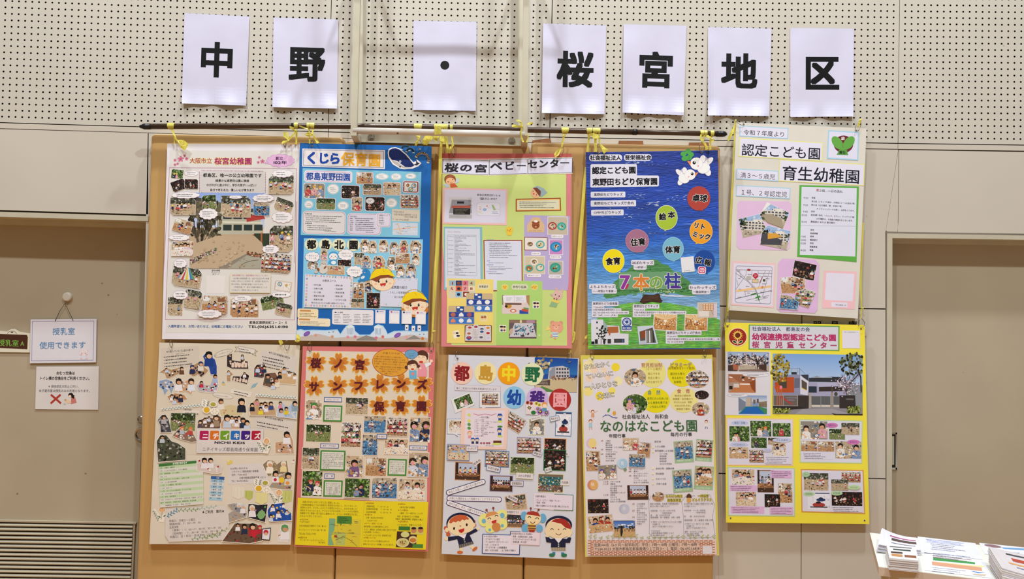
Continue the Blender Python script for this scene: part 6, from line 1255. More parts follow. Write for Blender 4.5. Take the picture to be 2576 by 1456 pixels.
S.p('speech_bubble', 3).ell(1590, 165, 92, 60, '#2f5a80', 0, 24).ell(1590, 165, 88, 56, '#6fa4cc', 0, 24).poly([(1570, 210), (1610, 240), (1620, 205)], '#6fa4cc').T('いっしょに', 1545, 165, 90, 22, '#1a2a44', a=-.15).T('あそぼ♪', 1560, 190, 80, 22, '#1a2a44', a=-.1)
def hp(x0, y0, x1, y1, k, sd, n, **kw): S.photo(x0, y0, x1, y1, k, sd, n, border=9, bc='#ecdcca', hearts=True, **kw)
def tag_(x0, y0, x1, y1, t): S.p('caption_card', 3).box(x0, y0, x1, y1, '#e4dee2', '#3a5a96', 9).TC(t, (x0+x1)/2, (y0+y1)/2, (x1-x0)*.74, (y1-y0)*.42, '#2a2a30')
def gtext(x0, y0, x1, y1, lines):
    S.p('text_card', 3).box(x0, y0, x1, y1, '#dcdcd2', '#4a8a3e', 20); n = len(lines); h = (y1-y0-56)/n
    for i, t in enumerate(lines): S.T(t, x0+32, y0+30+h*(i+.5), min((x1-x0-60), len(t)*h*.92), h*.9, '#2f2f33')
hp(158, 788, 372, 1052, 'big', 301, 1, hat='#3f8a3c'); hp(700, 758, 998, 978, 'yard', 302, 4, hat=['#e8e4d8', '#3a4a6a']); hp(948, 1005, 1242, 1228, 'pool', 303, 2, hat='#8ac0c8'); hp(1262, 1028, 1535, 1270, 'crowd', 304, 4)
hp(1572, 1025, 1838, 1355, 'big', 305, 2); hp(165, 1120, 495, 1352, 'park', 306, 3, hat=['#8fb0c8', '#d8a0b0']); hp(640, 1092, 905, 1420, 'crowd', 307, 3, hat=['#4fa04c', '#4fa04c', None]); hp(928, 1258, 1130, 1530, 'pool', 308, 1); hp(1228, 1318, 1545, 1520, 'table', 309, 3)
tag_(405, 750, 648, 815, '大川沿い（ビーチ）'); tag_(1120, 1250, 1258, 1315, '水遊び'); tag_(355, 1378, 605, 1442, '散歩・戸外遊び'); tag_(1560, 1405, 1805, 1468, '室内遊び')
gtext(395, 860, 650, 1080, ['ビーチの木箱で砂遊', 'びをしたり、春には川', 'の中に足を浸けたり、', '春夏で砂浜を歩いた', 'りとお気に入りの', '場所です♪'])
S.view(740, 1130, 5.392)
hp(112, -20, 338, 262, 'yard', 310, 3, hat=['#3f8a4c', None]); hp(700, 88, 930, 375, 'big', 311, 1, shirt=['#7a5a8a']); hp(970, 112, 1248, 358, 'room', 312, 3); hp(1552, 45, 1820, 370, 'big', 313, 2); hp(112, 295, 378, 632, 'garden', 314, 2, hat=['#c04a44', None]); hp(688, 398, 1022, 652, 'garden', 315, 2); hp(1058, 385, 1392, 662, 'pool', 316, 6); hp(1420, 405, 1768, 675, 'table', 317, 2)
tag_(410, 328, 548, 398, '食　育')
gtext(352, 15, 692, 288, ['天気の良い日は戸外に出かけて、', '戸外遊びを楽しんでいます。お散', '歩する道には四季折々の草花で遊びに', '出かけますよ。園の近くで元気な', '身体に育ちます♪', '公園では砂場や遊具、固定遊', '具で体を動かし、大川沿いの砂浜', 'では砂遊びを思う存分に楽しん', 'でいます。'])
gtext(1270, 130, 1525, 358, ['室内でもブロックなど', 'がらふくくりをして、体', 'を動かしています。指先', 'を使った机上遊びやま', 'まごと遊びもたの', 'しみます。'])
gtext(398, 420, 655, 642, ['毎日こども達が水やり', 'をし、大きくなった野', '菜を収穫し、給食の先', '生が美味しく調理して', 'くれます。自分達で育', 'てた野菜は格別です。'])
S.p('yellow_sheet', 2).poly([(50, 655), (950, 700), (1820, 712), (1788, 1362), (910, 1328), (12, 1295)], '#e8d626').line([(950, 700), (912, 1328)], 3, '#b8a818')
S.sub('sheet_lettering', 3)
for i, t in enumerate(('　本園は平成２８年１０月１日に開園しました。', '小規模保育園ならではの家庭的な雰囲気を大切にし、ゆとりをもった', '保育を心がけ、子ども一人ひとりの個性を大切にし、自主性を育てる', '保育をすすめております。子どもたちが日々成長していく大切な時期を、', '保護者の方と職員一同で協力し連携をとり、よりよい保育園生活を過ご', 'せるように考えております。')): S.T(t, 86-i*2, 712+i*38, len(t)*24.8, 31, '#4a4420', a=.025)
for t, x, y, h in (('★所在地★', 75, 950, 28), ('〒534-0027', 70, 980, 32), ('大阪市都島区中野町５丁目２番 32', 66, 1035, 30), ('サンフォーリーフタウン桜ノ宮１階', 62, 1090, 30), ('TEL06-7502-7193', 60, 1142, 36), ('★運営元★', 55, 1195, 28), ('サンヨーホームズコミュニティ', 78, 1228, 28), ('株式会社', 330, 1262, 26)): S.T(t, x, y, {0: None}.get(0) if h != 30 else 365, h, '#7a3a1a' if '★' in t else '#4a4420', a=.02, sx=.86)
for t, x, y, w in (('★保育時間★', 965, 730, 120), ('【開園時間】　７：00〜19：00', 970, 772, 310), ('【標準時間保育】　7：30〜18：30', 965, 808, 360), ('【短時間保育】　　8：30〜16：30', 965, 850, 355), ('★休園日★', 958, 884, 100), ('日曜・祝日及び年末年始', 975, 925, 232), ('（12/29〜1/3）', 975, 965, 165), ('★おやつ・給食について★', 952, 1002, 245), ('園内調理による給食を基本とします。', 948, 1045, 345), ('ミルク・離乳食・幼児食と成長に合わせて対応', 945, 1085, 440), ('※卵は使用していません。', 942, 1122, 240), ('※アレルギーについては、除去食で対応', 942, 1162, 378), ('★午睡について★', 940, 1197, 165), ('スタンキングベッドを使用しますので', 938, 1242, 355), ('厚手のタオルケットを準備していただきます。', 935, 1285, 430), ('★保育料★', 1410, 742, 100), ('大阪市が定める保育料', 1428, 785, 210), ('★その他費用★', 1410, 824, 140), ('入園時：カラー帽子代１１００円', 1425, 865, 318), ('毎月：月刊絵本代５００円程度', 1398, 908, 295), ('写真代：連絡帳等実費（希望者のみ購入）', 1375, 945, 390), ('★延長保育料★', 1408, 978, 140), ('３０分500円、月極５０００円', 1395, 1022, 330)): S.T(t, x, y, w, 28, '#a04a1a' if '★' in t else '#4a4420', a=.022)
S.p('map_print', 3).poly([(475, 935), (910, 950), (890, 1320), (458, 1300)], '#d8c83a')
for c, q in (('#7fb08a', [(475, 935), (560, 938), (545, 1100), (500, 1180), (540, 1300), (458, 1300)]), ('#b8c46a', [(560, 1120), (700, 1130), (690, 1300), (560, 1300)])): S.poly(q, c)
S.line([(560, 1230), (660, 1180), (760, 1230), (850, 1310)], 5, '#5a5a30').line([(480, 1130), (900, 1150)], 4, '#c0a060').line([(600, 940), (580, 1300)], 4, '#c0a060').rect(545, 1165, 580, 1195, '#a03a2a').T('桜ノ宮サンフレンズ保育園', 545, 1130, 265, 26, '#3a3a2a')
R = random.Random(6)
for i in range(26): S.scrib(R.uniform(480, 820), R.uniform(960, 1280), R.uniform(35, 80), 16, 1, R.choice(['#2a2a30', '#8a2a20', '#3a4a3a']), seed=i)
S.sub('speech_bubble', 4).rr(580, 905, 782, 1010, '#4f8a3c', 16, .03).poly([(620, 1000), (655, 1000), (630, 1040)], '#4f8a3c').scrib(598, 918, 165, 80, 3, '#1f3a18')
S.p('photo_print', 3).poly([(1395, 1112), (1665, 1120), (1655, 1290), (1610, 1335), (1380, 1325)], '#4a2f26').ell(1505, 1155, 58, 40, '#d8d890').ell(1472, 1265, 88, 62, '#dcd49a').ell(1612, 1225, 58, 52, '#dcd090').ell(1612, 1232, 44, 30, '#c8803a').ell(1472, 1265, 66, 44, '#c8c07a')
for i in range(18): S.blob(1472+R.gauss(0, 20), 1262+R.gauss(0, 22), 9, R.choice(['#1f3a1a', '#c85a3a', '#2a4a24', '#e0b070']), R)
S.p('photo_print', 3).rect(1580, 1045, 1755, 1155, '#d8cf6a').ell(1622, 1095, 38, 42, '#c8885a').ell(1715, 1092, 38, 42, '#c8885a').ell(1622, 1070, 34, 16, '#2a1e18').ell(1715, 1068, 34, 16, '#2a1e18')
S.p('caption_card', 3).rect(1418, 1045, 1572, 1098, '#3f7a38').p('caption_card', 3).rect(1605, 1285, 1748, 1338, '#4f8a3c')
S.view(0, 0, 1); S.eyelets([(779.5, 882.5), (1085, 882.5)], 1.3); S.flush()
# ---------------------------------------------------------------- G: pale blue kindergarten poster with four paper figures
S = Gp = Sheet('poster', [(1128.5, 892), (1456, 901), (1446.5, 1407), (1111, 1393)], DB+.002, 'pale blue kindergarten poster with round coloured characters, two paper children, a butterfly and a bee', 'poster', board='#d6dae6', thick=.007, edge='#dcd8d4')
S.view(1100, 880, 5.392)
S.p('photo_print', 1).poly([(1322, 108), (1908, 122), (1895, 578), (1318, 560)], '#2450a0')
S.grid(1325, 108, 1900, 330, 2, 4, lambda u, v: np.stack([.10+.1*v, .28+.18*v, .62+.1*v+0*u], -1))
S.poly([(1520, 240), (1600, 225), (1700, 215), (1790, 250), (1800, 400), (1500, 400)], '#c4c0c4').poly([(1520, 300), (1560, 240), (1600, 230), (1600, 400), (1520, 390)], '#8f96a6')
for a in range(3):
    for b in range(5): S.rect(1615+b*36, 245+a*48, 1638+b*36, 270+a*48, '#3a4254')
R = random.Random(4)
for i in range(70): S.blob(1390+R.gauss(0, 60), 240+R.gauss(0, 75), 22, R.choice(['#c8b48a', '#8a7a5a', '#e0d4b0', '#4a4434', '#a8a088']), R)
S.poly([(1330, 400), (1895, 380), (1895, 575), (1320, 560)], '#c9b894').poly([(1320, 560), (1420, 490), (1600, 560), (1700, 575)], '#5a8a4a').rect(1350, 400, 1530, 480, '#5a4a44').scrib(1355, 400, 170, 90, 4, '#c8c0b0')
for i in range(40): S.blob(1550+R.uniform(0, 340), 385+R.gauss(0, 12), 12, R.choice(['#4a5a3a', '#8a7a6a', '#2a2e24', '#a8643c']), R)
for ch, x, y, bc_, tc_ in (('都', 335, 315, '#f0c8b8', '#8a2028'), ('島', 655, 312, '#eee4ae', '#c89a3a'), ('中', 970, 318, '#f0a01a', '#f0dc2a'), ('野', 1290, 330, '#e2e8c0', '#1f6a44'), ('幼', 1045, 645, '#8fc8ec', '#1f4fa8'), ('稚', 1358, 658, '#cdb4e0', '#4a2a80'), ('園', 1665, 675, '#b03030', '#eca8b0')):
    S.p('round_letter', 3).ell(x, y, 150, 152, bc_, 0, 40).TC(ch, x, y, 205, 215, tc_, b=.045 if ch != '園' else .03)
S.p('caption_card', 3).rbox(238, 480, 860, 560, '#dcd8e0', '#b8a8b4', 3, 4).T('働くご家庭のお子様も多数通われています', 258, 517, 550, 32, '#333')
def speech(pts, tail, bc_, q, k, sd, n, rot):
    S.p('speech_card', 3); cx = sum(p[0] for p in pts)/4; cy = sum(p[1] for p in pts)/4
    for g, c in ((12, bc_), (6, '#e6e6ea')):
        o = []
        for p in pts:
            dx, dy = p[0]-cx, p[1]-cy; l = math.hypot(dx, dy); o.append((p[0]+dx/l*g, p[1]+dy/l*g))
        S.poly(o, c)
        S.poly([(tail[0][0], tail[0][1]), (tail[1][0]+(0 if g > 6 else (cx-tail[1][0])*.08), tail[1][1]+(0 if g > 6 else (cy-tail[1][1])*.08)), (tail[2][0], tail[2][1])], c)
    S.photo(*q, k, sd, n, rot=rot, border=0, part=False)
speech([(195, 670), (430, 575), (500, 740), (250, 850)], ((350, 800), (400, 830), (420, 770)), '#c8d4b8', (240, 630, 468, 770), 'garden', 401, 3, -22)
speech([(580, 575), (848, 572), (850, 770), (582, 775)], ((600, 770), (608, 805), (680, 770)), '#8f96b8', (606, 592, 826, 748), 'crowd', 402, 5, 1)
speech([(145, 942), (408, 940), (405, 1138), (142, 1132)], ((210, 1130), (282, 1182), (270, 1130)), '#4a7ab0', (162, 960, 395, 1115), 'table', 403, 2, 0)
speech([(990, 840), (1205, 975), (1100, 1130), (900, 1010)], ((905, 960), (895, 1038), (950, 1030)), '#d8a890', (925, 880, 1175, 1080), 'crowd', 404, 5, 30)
S.p('schedule_card', 2).poly([(330, 785), (968, 790), (938, 1350), (312, 1340)], '#f0cfc2').poly([(385, 808), (918, 820), (895, 1315), (365, 1305)], '#e6dce8')
S.line([(490, 865), (560, 885), (650, 870), (740, 885), (800, 865)], 8, '#c8708a').T('一日の活動', 570, 912, 130, 30, '#3a2a30', b=.01)
for i, (a, b) in enumerate((('７時３０分〜', '開園'), ('８時〜', '登園、自由あそび（外遊び）'), ('１０時〜', 'クラスで活動'), ('１２時〜', '給食（昼食）'), ('１３時〜', '自由あそび（外遊び）'), ('１３時３０分〜', '学級降園'), ('１４時〜', '降園'), ('１５時〜', '預かり保育、課外保育'), ('', '（教育時間）'), ('１８時３０分', '閉園'))): S.T(a, 505-i, 948+i*24, None, 18, '#4a4450').T(b, 600-i, 948+i*24, None, 18, '#4a4450')
def smallkid(S, x, y, r, hc, bc_, hat=None):
    S.ell(x, y, r, r*.95, hc, n=12).ell(x, y+r*.2, r*.8, r*.7, '#f4dcc0', n=12).ell(x-r*.3, y+r*.2, r*.1, r*.13, '#222', n=6).ell(x+r*.3, y+r*.2, r*.1, r*.13, '#222', n=6).poly([(x-r*.6, y+r*.9), (x+r*.6, y+r*.9), (x+r*.7, y+r*2), (x-r*.7, y+r*2)], bc_)
    if hat: S.poly([(x-r, y-r*.1), (x-r*.7, y-r*.9), (x+r*.6, y-r*.95), (x+r, y-r*.1)], hat)
S.sub('illustration', 4); smallkid(S, 440, 1130, 34, '#e88a5a', '#e8a0a8'); smallkid(S, 482, 1215, 28, '#2a4a9a', '#2a3a5a', '#2f5ab0'); smallkid(S, 540, 1215, 28, '#2a4a9a', '#2a3a5a', '#2f5ab0'); smallkid(S, 850, 895, 34, '#2a4a9a', '#3a5aa0', '#2a4a9a'); smallkid(S, 845, 1090, 34, '#2a4a9a', '#3a5aa0', '#2a4a9a')
for y in (880, 960, 1010, 1060): S.ell(432, y, 24, 20, '#d8e06a' if y < 1000 else '#5a9a4a', 30)
for y in (960, 1030, 1160): S.ell(850, y+10, 36, 14, '#d8e06a' if y != 1030 else '#4a8a3a')
for x in (595, 635, 675, 705): S.ell(x, 1262, 16, 12, '#a85a6a').line([(x, 1262), (x, 1285)], 4, '#5a3a2a')
S.poly([(760, 1230), (870, 1230), (870, 1275), (760, 1275)], '#6a3a30').poly([(780, 1230), (815, 1195), (850, 1230)], '#e8dcd4').ell(812, 1275, 72, 14, '#cfe06a'); S.scrib(655, 1290, 180, 16, 1, '#555')
S.p('flower_bouquet_sticker', 3).poly([(1200, 700), (1300, 700), (1480, 715), (1520, 860), (1400, 890), (1200, 870)], '#e4d8dc')
for x, y, r, c, d in ((1225, 715, 26, '#c0503c', '#7a2a20'), (1275, 725, 26, '#c86a5a', '#8a3a2a'), (1345, 725, 30, '#e8dc6a', '#c8a030'), (1385, 745, 28, '#e8e06a', '#c8b040'), (1250, 785, 46, '#f0e4e0', '#e0c030'), (1395, 835, 56, '#b890cc', '#e8d060'), (1480, 850, 40, '#b08ac8', '#e8d060'), (1365, 800, 34, '#c8a0d8', '#e8d060')): S.flower(x, y, r, c, d, 7)
S.ell(1305, 850, 34, 28, '#2a7a3c').ell(1455, 745, 38, 40, '#e89a4a').ell(1458, 758, 30, 26, '#f4dcc0').poly([(1425, 785), (1480, 785), (1490, 830), (1420, 830)], '#5a9ab8')
def ph(x0, y0, x1, y1, k, sd, n, fc, **kw): S.photo(x0, y0, x1, y1, k, sd, n, border=9, bc=fc, **kw)
def cap(pts, t, bc_, a):
    S.p('caption_card', 3).poly(pts, bc_); cx = sum(p[0] for p in pts)/4; cy = sum(p[1] for p in pts)/4
    S.poly([(cx+(x-cx)*.92, cy+(y-cy)*.84) for x, y in pts], '#e2dce0'); w = math.dist(pts[0], pts[1])*.76; S.T(t, cx-w/2, cy-a*w/2, w, math.dist(pts[1], pts[2])*.48, '#26262c', b=.01, a=a)
ph(1248, 940, 1448, 1150, 'big', 411, 1, '#e4e4c8'); ph(1610, 850, 1812, 1160, 'snow', 412, 0, '#4a7aa8'); ph(1088, 1195, 1398, 1400, 'crowd', 413, 6, '#a098c0'); ph(1458, 1208, 1740, 1400, 'dark', 414, 5, '#e0a060'); ph(140, 1290, 430, 1490, 'table', 415, 2, '#8890b8', shirt=['#6fa0d8', '#8fb4e0'], hat='#a89ac8')
cap([(1260, 915), (1400, 880), (1410, 930), (1270, 970)], 'おもちつき', '#e2e4d0', -.18); cap([(1520, 912), (1650, 885), (1665, 945), (1535, 980)], '雪あそび', '#4a7aa8', -.2); cap([(1305, 1362), (1428, 1398), (1408, 1455), (1285, 1415)], '運動会', '#8890b8', .28); cap([(1660, 1378), (1790, 1380), (1788, 1445), (1655, 1440)], 'お茶会', '#e8dcd4', .03); cap([(390, 1300), (552, 1300), (548, 1378), (388, 1372)], 'クッキング', '#7a78a8', -.06)
S.view(1100, 1150, 5.392)
ph(655, -80, 965, 125, 'crowd', 416, 5, '#3a78b4'); ph(995, 5, 1312, 215, 'park', 417, 5, '#dce0c0'); ph(1450, -95, 1738, 172, 'dark', 418, 4, '#3a8a58'); ph(245, 72, 582, 305, 'stage', 419, 4, '#eab890', shirt=['#e8d070', '#e0a0a8', '#e8c890']); ph(718, 252, 1018, 458, 'stage', 420, 7, '#a8a0c8', shirt=['#1c1c22', '#e8e8ee']); ph(1370, 232, 1705, 470, 'art', 421, 0, '#e6e2ba'); ph(935, 520, 1202, 710, 'yard', 422, 6, '#e8b890', rot=-8); ph(945, 770, 1185, 945, 'night', 423, 7, '#e8b890')
cap([(672, 90), (865, 140), (848, 215), (658, 172)], 'お泊り保育', '#3a78b4', .27); cap([(475, 75), (570, 5), (600, 55), (510, 125)], '発表会', '#e6d4c8', -.75); cap([(1072, 205), (1300, 220), (1300, 298), (1068, 285)], 'みかん狩遠足', '#dedcc8', .03); cap([(1448, 150), (1545, 120), (1558, 185), (1470, 215)], 'お花', '#3a8a58', -.25); cap([(990, 318), (1172, 320), (1168, 398), (988, 385)], '音楽鑑賞会', '#6a6fa0', .03); cap([(1672, 300), (1795, 305), (1790, 382), (1668, 378)], '作品展', '#e0dcc8', .02); cap([(965, 490), (1100, 560), (1075, 620), (940, 550)], '園庭開放', '#e6cfc4', .5); cap([(915, 705), (1135, 712), (1132, 785), (912, 772)], '未就園児クラス', '#eacfc0', .03)
for (x0, y0, x1, y1, t, c) in ((155, 478, 618, 333, '明るく元気に、心身ともに健やかで', '#2a3060'), (165, 556, 838, 572, '何事にも意欲をもって挑戦することができる子ども', '#4a2f6a'), (158, 618, 630, 775, '自分で感じ、考え、行動できる子ども', '#4a3068')):
    a = math.atan2(y1-y0, x1-x0); S.p('slogan_banner', 3)
    for w, cc in ((38, c), (29, '#eceaf2')):
        S.poly([(x0+w*math.cos(a+math.pi/2+k*math.pi/8), y0+w*math.sin(a+math.pi/2+k*math.pi/8)) for k in range(9)]+[(x1+w*math.cos(a-math.pi/2+k*math.pi/8), y1+w*math.sin(a-math.pi/2+k*math.pi/8)) for k in range(9)], cc)
    S.T(t, x0, y0, math.hypot(x1-x0, y1-y0)*math.cos(a), 36, '#33333c', a=math.tan(a))
S.p('info_card', 3).poly([(1310, 480), (1590, 490), (1842, 512), (1838, 722), (1580, 715), (1305, 690)], '#e6dcea').line([(1590, 500), (1842, 512), (1838, 722), (1580, 712)], 8, '#3a7a5a').T('☆課外教室☆', 1328, 528, 145, 32, '#2a2a30', b=.012).T('・アート・ピアノ・体操・サッカー', 1322, 580, 355, 30, '#2a2a30', b=.01).T('・英語・学研', 1322, 612, 145, 30, '#2a2a30', b=.01).T('（預かり保育からそのまま習い事に行けます）', 1320, 655, 480, 30, '#2a2a30', b=.01)
# figures
def uni(S, cx, cy, k, hair, band, arms, girl):
    pass
S.p('red_haired_girl_figure', 3)
for x, y in ((135, 1000), (150, 1045), (490, 870), (500, 920), (118, 960)): S.ell(x, y, 30, 28, '#c8603c')
S.ell(318, 900, 195, 150, '#1f2442', 0, 40).ell(130, 985, 26, 30, '#f4dcb0').ell(492, 915, 26, 30, '#f4dcb0').ell(318, 925, 180, 145, '#f2dcb4', 0, 40)
S.poly([(160, 890), (175, 840), (230, 800), (300, 778), (380, 785), (430, 830), (420, 850), (395, 840), (370, 858), (340, 842), (310, 872), (280, 862), (250, 885), (220, 872), (190, 895)], '#c8603c')
S.ell(228, 965, 13, 20, '#1a1614').ell(400, 915, 13, 20, '#1a1614').ell(312, 932, 10, 8, '#a0522a').poly([(285, 985), (368, 960), (365, 1000), (330, 1028), (298, 1015)], '#c4322e')
S.poly([(145, 1080), (300, 1060), (440, 1010), (520, 962), (550, 1000), (440, 1055), (480, 1140), (295, 1195), (270, 1110), (148, 1138)], '#1f2442').poly([(290, 1062), (400, 1030), (372, 1105)], '#eeeaf0').ell(366, 1118, 10, 10, '#a8ac84').ell(374, 1146, 10, 10, '#a8ac84')
S.ell(122, 1105, 24, 24, '#f2dcb4').ell(555, 965, 24, 20, '#f2dcb4').poly([(290, 1188), (482, 1138), (495, 1170), (298, 1232)], '#5f5c5a')
for k in range(6): S.line([(310+k*30, 1186-k*8), (312+k*30, 1225-k*9)], 4, '#b8b0a0')
S.poly([(300, 1232), (350, 1222), (345, 1275), (305, 1275)], '#f2e0b8').poly([(440, 1210), (480, 1190), (515, 1225), (480, 1250)], '#f2e0b8').ell(308, 1288, 40, 22, '#cf6f3a').ell(510, 1242, 42, 20, '#cf6f3a', -40)
S.p('butterfly_figure', 3)
for q in ((640, 850, 80, 90, 20), (880, 770, 70, 62, 0), (870, 900, 85, 80, 30), (720, 965, 70, 60, 0)): S.ell(q[0], q[1], q[2], q[3], '#ecea8c', q[4])
for x, y, r in ((632, 865, 30), (880, 790, 34), (882, 928, 22), (712, 985, 20)): S.ell(x, y, r, r*1.1, '#79b8d0')
S.line([(690, 750), (668, 715)], 6, '#7a3a30').line([(765, 735), (760, 690)], 6, '#7a3a30').ell(668, 715, 16, 16, '#8a4038').ell(760, 688, 16, 16, '#8a4038').ell(757, 828, 105, 98, '#f2dcb0', 0, 30).poly([(652, 820), (665, 770), (710, 740), (780, 732), (830, 765), (740, 790)], '#d8985a').arc(706, 842, 20, 190, 350, 9, '#1a1614').arc(803, 805, 20, 190, 350, 9, '#1a1614').poly([(735, 865), (805, 845), (800, 885), (768, 902), (742, 893)], '#c4322e').ell(800, 945, 60, 60, '#d08a50')
S.p('bee_figure', 3)
for q in ((1180, 795, 50, 60, 0), (1430, 825, 50, 62, 0), (1195, 960, 52, 58, 0), (1385, 965, 48, 52, 0)): S.ell(q[0], q[1], q[2], q[3], '#6fb0d8', q[4])
S.line([(1272, 740), (1266, 695)], 6, '#7a3a30').line([(1345, 745), (1375, 715)], 6, '#7a3a30').ell(1268, 692, 15, 15, '#8a4038').ell(1375, 712, 14, 14, '#8a4038').ell(1300, 825, 108, 95, '#f2dcb0', 0, 30).poly([(1208, 775), (1225, 740), (1300, 728), (1370, 750), (1402, 805), (1300, 785)], '#a83a30').arc(1250, 825, 20, 190, 350, 9, '#1a1614').arc(1355, 840, 20, 190, 350, 9, '#1a1614').arc(1295, 862, 32, 20, 160, 8, '#b8402e').ell(1282, 958, 58, 62, '#e8c060').rect(1228, 922, 1338, 940, '#6a3a28').rect(1228, 955, 1338, 970, '#6a3a28').poly([(1232, 978), (1334, 978), (1310, 1015), (1282, 1020), (1250, 1012)], '#a83a30')
S.p('laughing_boy_figure', 3)
S.ell(1648, 920, 180, 128, '#1f2442', 0, 40).ell(1482, 1000, 24, 40, '#f4dcb0').ell(1810, 1010, 22, 40, '#f4dcb0').ell(1645, 965, 172, 138, '#f2dcb4', 0, 40).poly([(1545, 870), (1600, 835), (1690, 828), (1760, 860), (1815, 930), (1812, 975), (1740, 955), (1680, 900)], '#a8302c').arc(1556, 985, 18, 190, 350, 9, '#1a1614').arc(1728, 985, 18, 190, 350, 9, '#1a1614').ell(1646, 978, 10, 9, '#a0522a').arc(1645, 1015, 38, 25, 155, 8, '#b8402e')
S.poly([(1468, 1085), (1500, 1075), (1540, 1110), (1600, 1100), (1690, 1100), (1750, 1110), (1790, 1080), (1818, 1095), (1800, 1160), (1740, 1160), (1740, 1225), (1542, 1222), (1545, 1160), (1480, 1150)], '#1f2442').poly([(1590, 1098), (1700, 1098), (1645, 1165)], '#eeeaf0').ell(1645, 1178, 10, 10, '#c8ccb0').ell(1645, 1205, 10, 10, '#c8ccb0').poly([(1548, 1222), (1740, 1222), (1742, 1262), (1650, 1262), (1550, 1260)], '#b4a890')
for k in range(8): S.line([(1560+k*24, 1224), (1560+k*24, 1260)], 4, '#4a4440')
for x in (1495, 1785): S.ell(x, 1055, 28, 30, '#f2dcb4')
S.poly([(1562, 1285), (1602, 1285), (1598, 1325), (1558, 1325)], '#3a80b0').poly([(1680, 1290), (1718, 1290), (1722, 1325), (1684, 1328)], '#3a80b0').ell(1555, 1325, 40, 24, '#2f7a5a').ell(1720, 1328, 40, 24, '#2f7a5a')
S.p('info_card', 4).poly([(612, 1038), (985, 1050), (990, 1004), (1130, 1008), (1118, 1325), (605, 1305)], '#27478a').poly([(622, 1048), (994, 1060), (998, 1014), (1122, 1018), (1108, 1314), (616, 1295)], '#e6e0ec')
for i, t in enumerate(('☆その他の行事☆', '・プラネタリウム遠足', '・プールあそび（ボディペイント）', '・七夕・こどもまつり', '・クリスマス会・人形劇鑑賞会', '・節分・お別れ遠足　…など多数の行事あり')): S.T(t, 630, 1072+i*37.5, [190, 220, 345, 210, 315, 440][i], 30, '#24242a', b=.012, a=.01)
S.p('info_card', 4).poly([(1000, 1010), (1398, 1020), (1390, 1195), (1000, 1178)], '#eac8d4').poly([(1000, 1014), (1388, 1026), (1382, 1188), (1003, 1172)], '#e8dce8')
for i, t in enumerate(('☆外部の先生による指導☆', '・英語・太鼓鳴き造形・体操', '・イラストワークショップ（年１回）', '・音楽指導（年２回）')): S.T(t, 1003, 1035+i*37, [290, 288, 352, 222][i], 30, '#24242a', b=.012, a=.03)
S.view(0, 0, 1); S.eyelets([(1151, 901.5), (1432, 910)], 1.4); S.flush()

# ---------------------------------------------------------------- H: yellow-edged poster with printed brick band
S = Hp = Sheet('poster', [(1460.5, 893), (1792, 892), (1809, 1397), (1472, 1400)], DB+.001, 'white poster in a yellow border with a printed brick band and big green title', 'poster', board='#d8cc5c', thick=.006, edge='#e6cf6a')
S.view(1455, 880, 5.392)
S.p('printed_sheet', 1).poly([(62, 128), (1808, 118), (1838, 1460), (1878, 2790), (115, 2800), (70, 1000)], '#e0dce4')
S.p('yellow_dots', 1)
for x, y, r, c in ((505, 235, 58, '#ecd83a'), (140, 220, 80, '#f0e6b0'), (215, 270, 52, '#ecd4bc'), (345, 275, 42, '#ecd8c0'), (400, 375, 40, '#ecd2b8'), (148, 385, 52, '#ecd4bc'), (540, 420, 60, '#f0e8b4'), (135, 565, 62, '#f0e08a'), (455, 555, 50, '#eede6a'), (290, 625, 60, '#eed84a'), (170, 135, 40, '#f0e8b0')): S.ell(x, y, r, r, c)
S.p('slogan_lettering', 2)
for t, x, y, w, h, a in (('あたたかく', 72, 235, 365, 74, -.14), ('ていねいに', 105, 362, 370, 72, -.13), ('一人ひとりを', 85, 508, 450, 78, -.13), ('大切に', 255, 630, 235, 74, -.13)): S.T(t, x, y, w, h, '#f2ecda', b=.012, halo='#4a4a4e', hw=.05, a=a)
for cx, cy, rx, ry, c in ((1010, 318, 178, 192, '#e6e08a'), (1405, 310, 198, 190, '#e6da1e'), (1050, 685, 190, 168, '#e6da1e'), (1430, 680, 192, 172, '#e8e094')): S.p('yellow_circle', 2).ell(cx, cy, rx, ry, c, 0, 40)
S.photo(622, 250, 920, 495, 'big', 501, 1, mask='round', border=4, bc='#efe8d0'); S.photo(1460, 275, 1770, 515, 'crowd', 502, 6, mask='round', border=4, bc='#efe8d0'); S.photo(605, 600, 938, 865, 'garden', 503, 3, mask='round', border=4, bc='#efe8d0', hat='#6a5ab0'); S.photo(1578, 548, 1770, 672, 'dark', 504, 1, mask='round', border=3); S.photo(1540, 708, 1778, 892, 'big', 505, 1, mask='round', border=3, shirt=['#b0382c'])
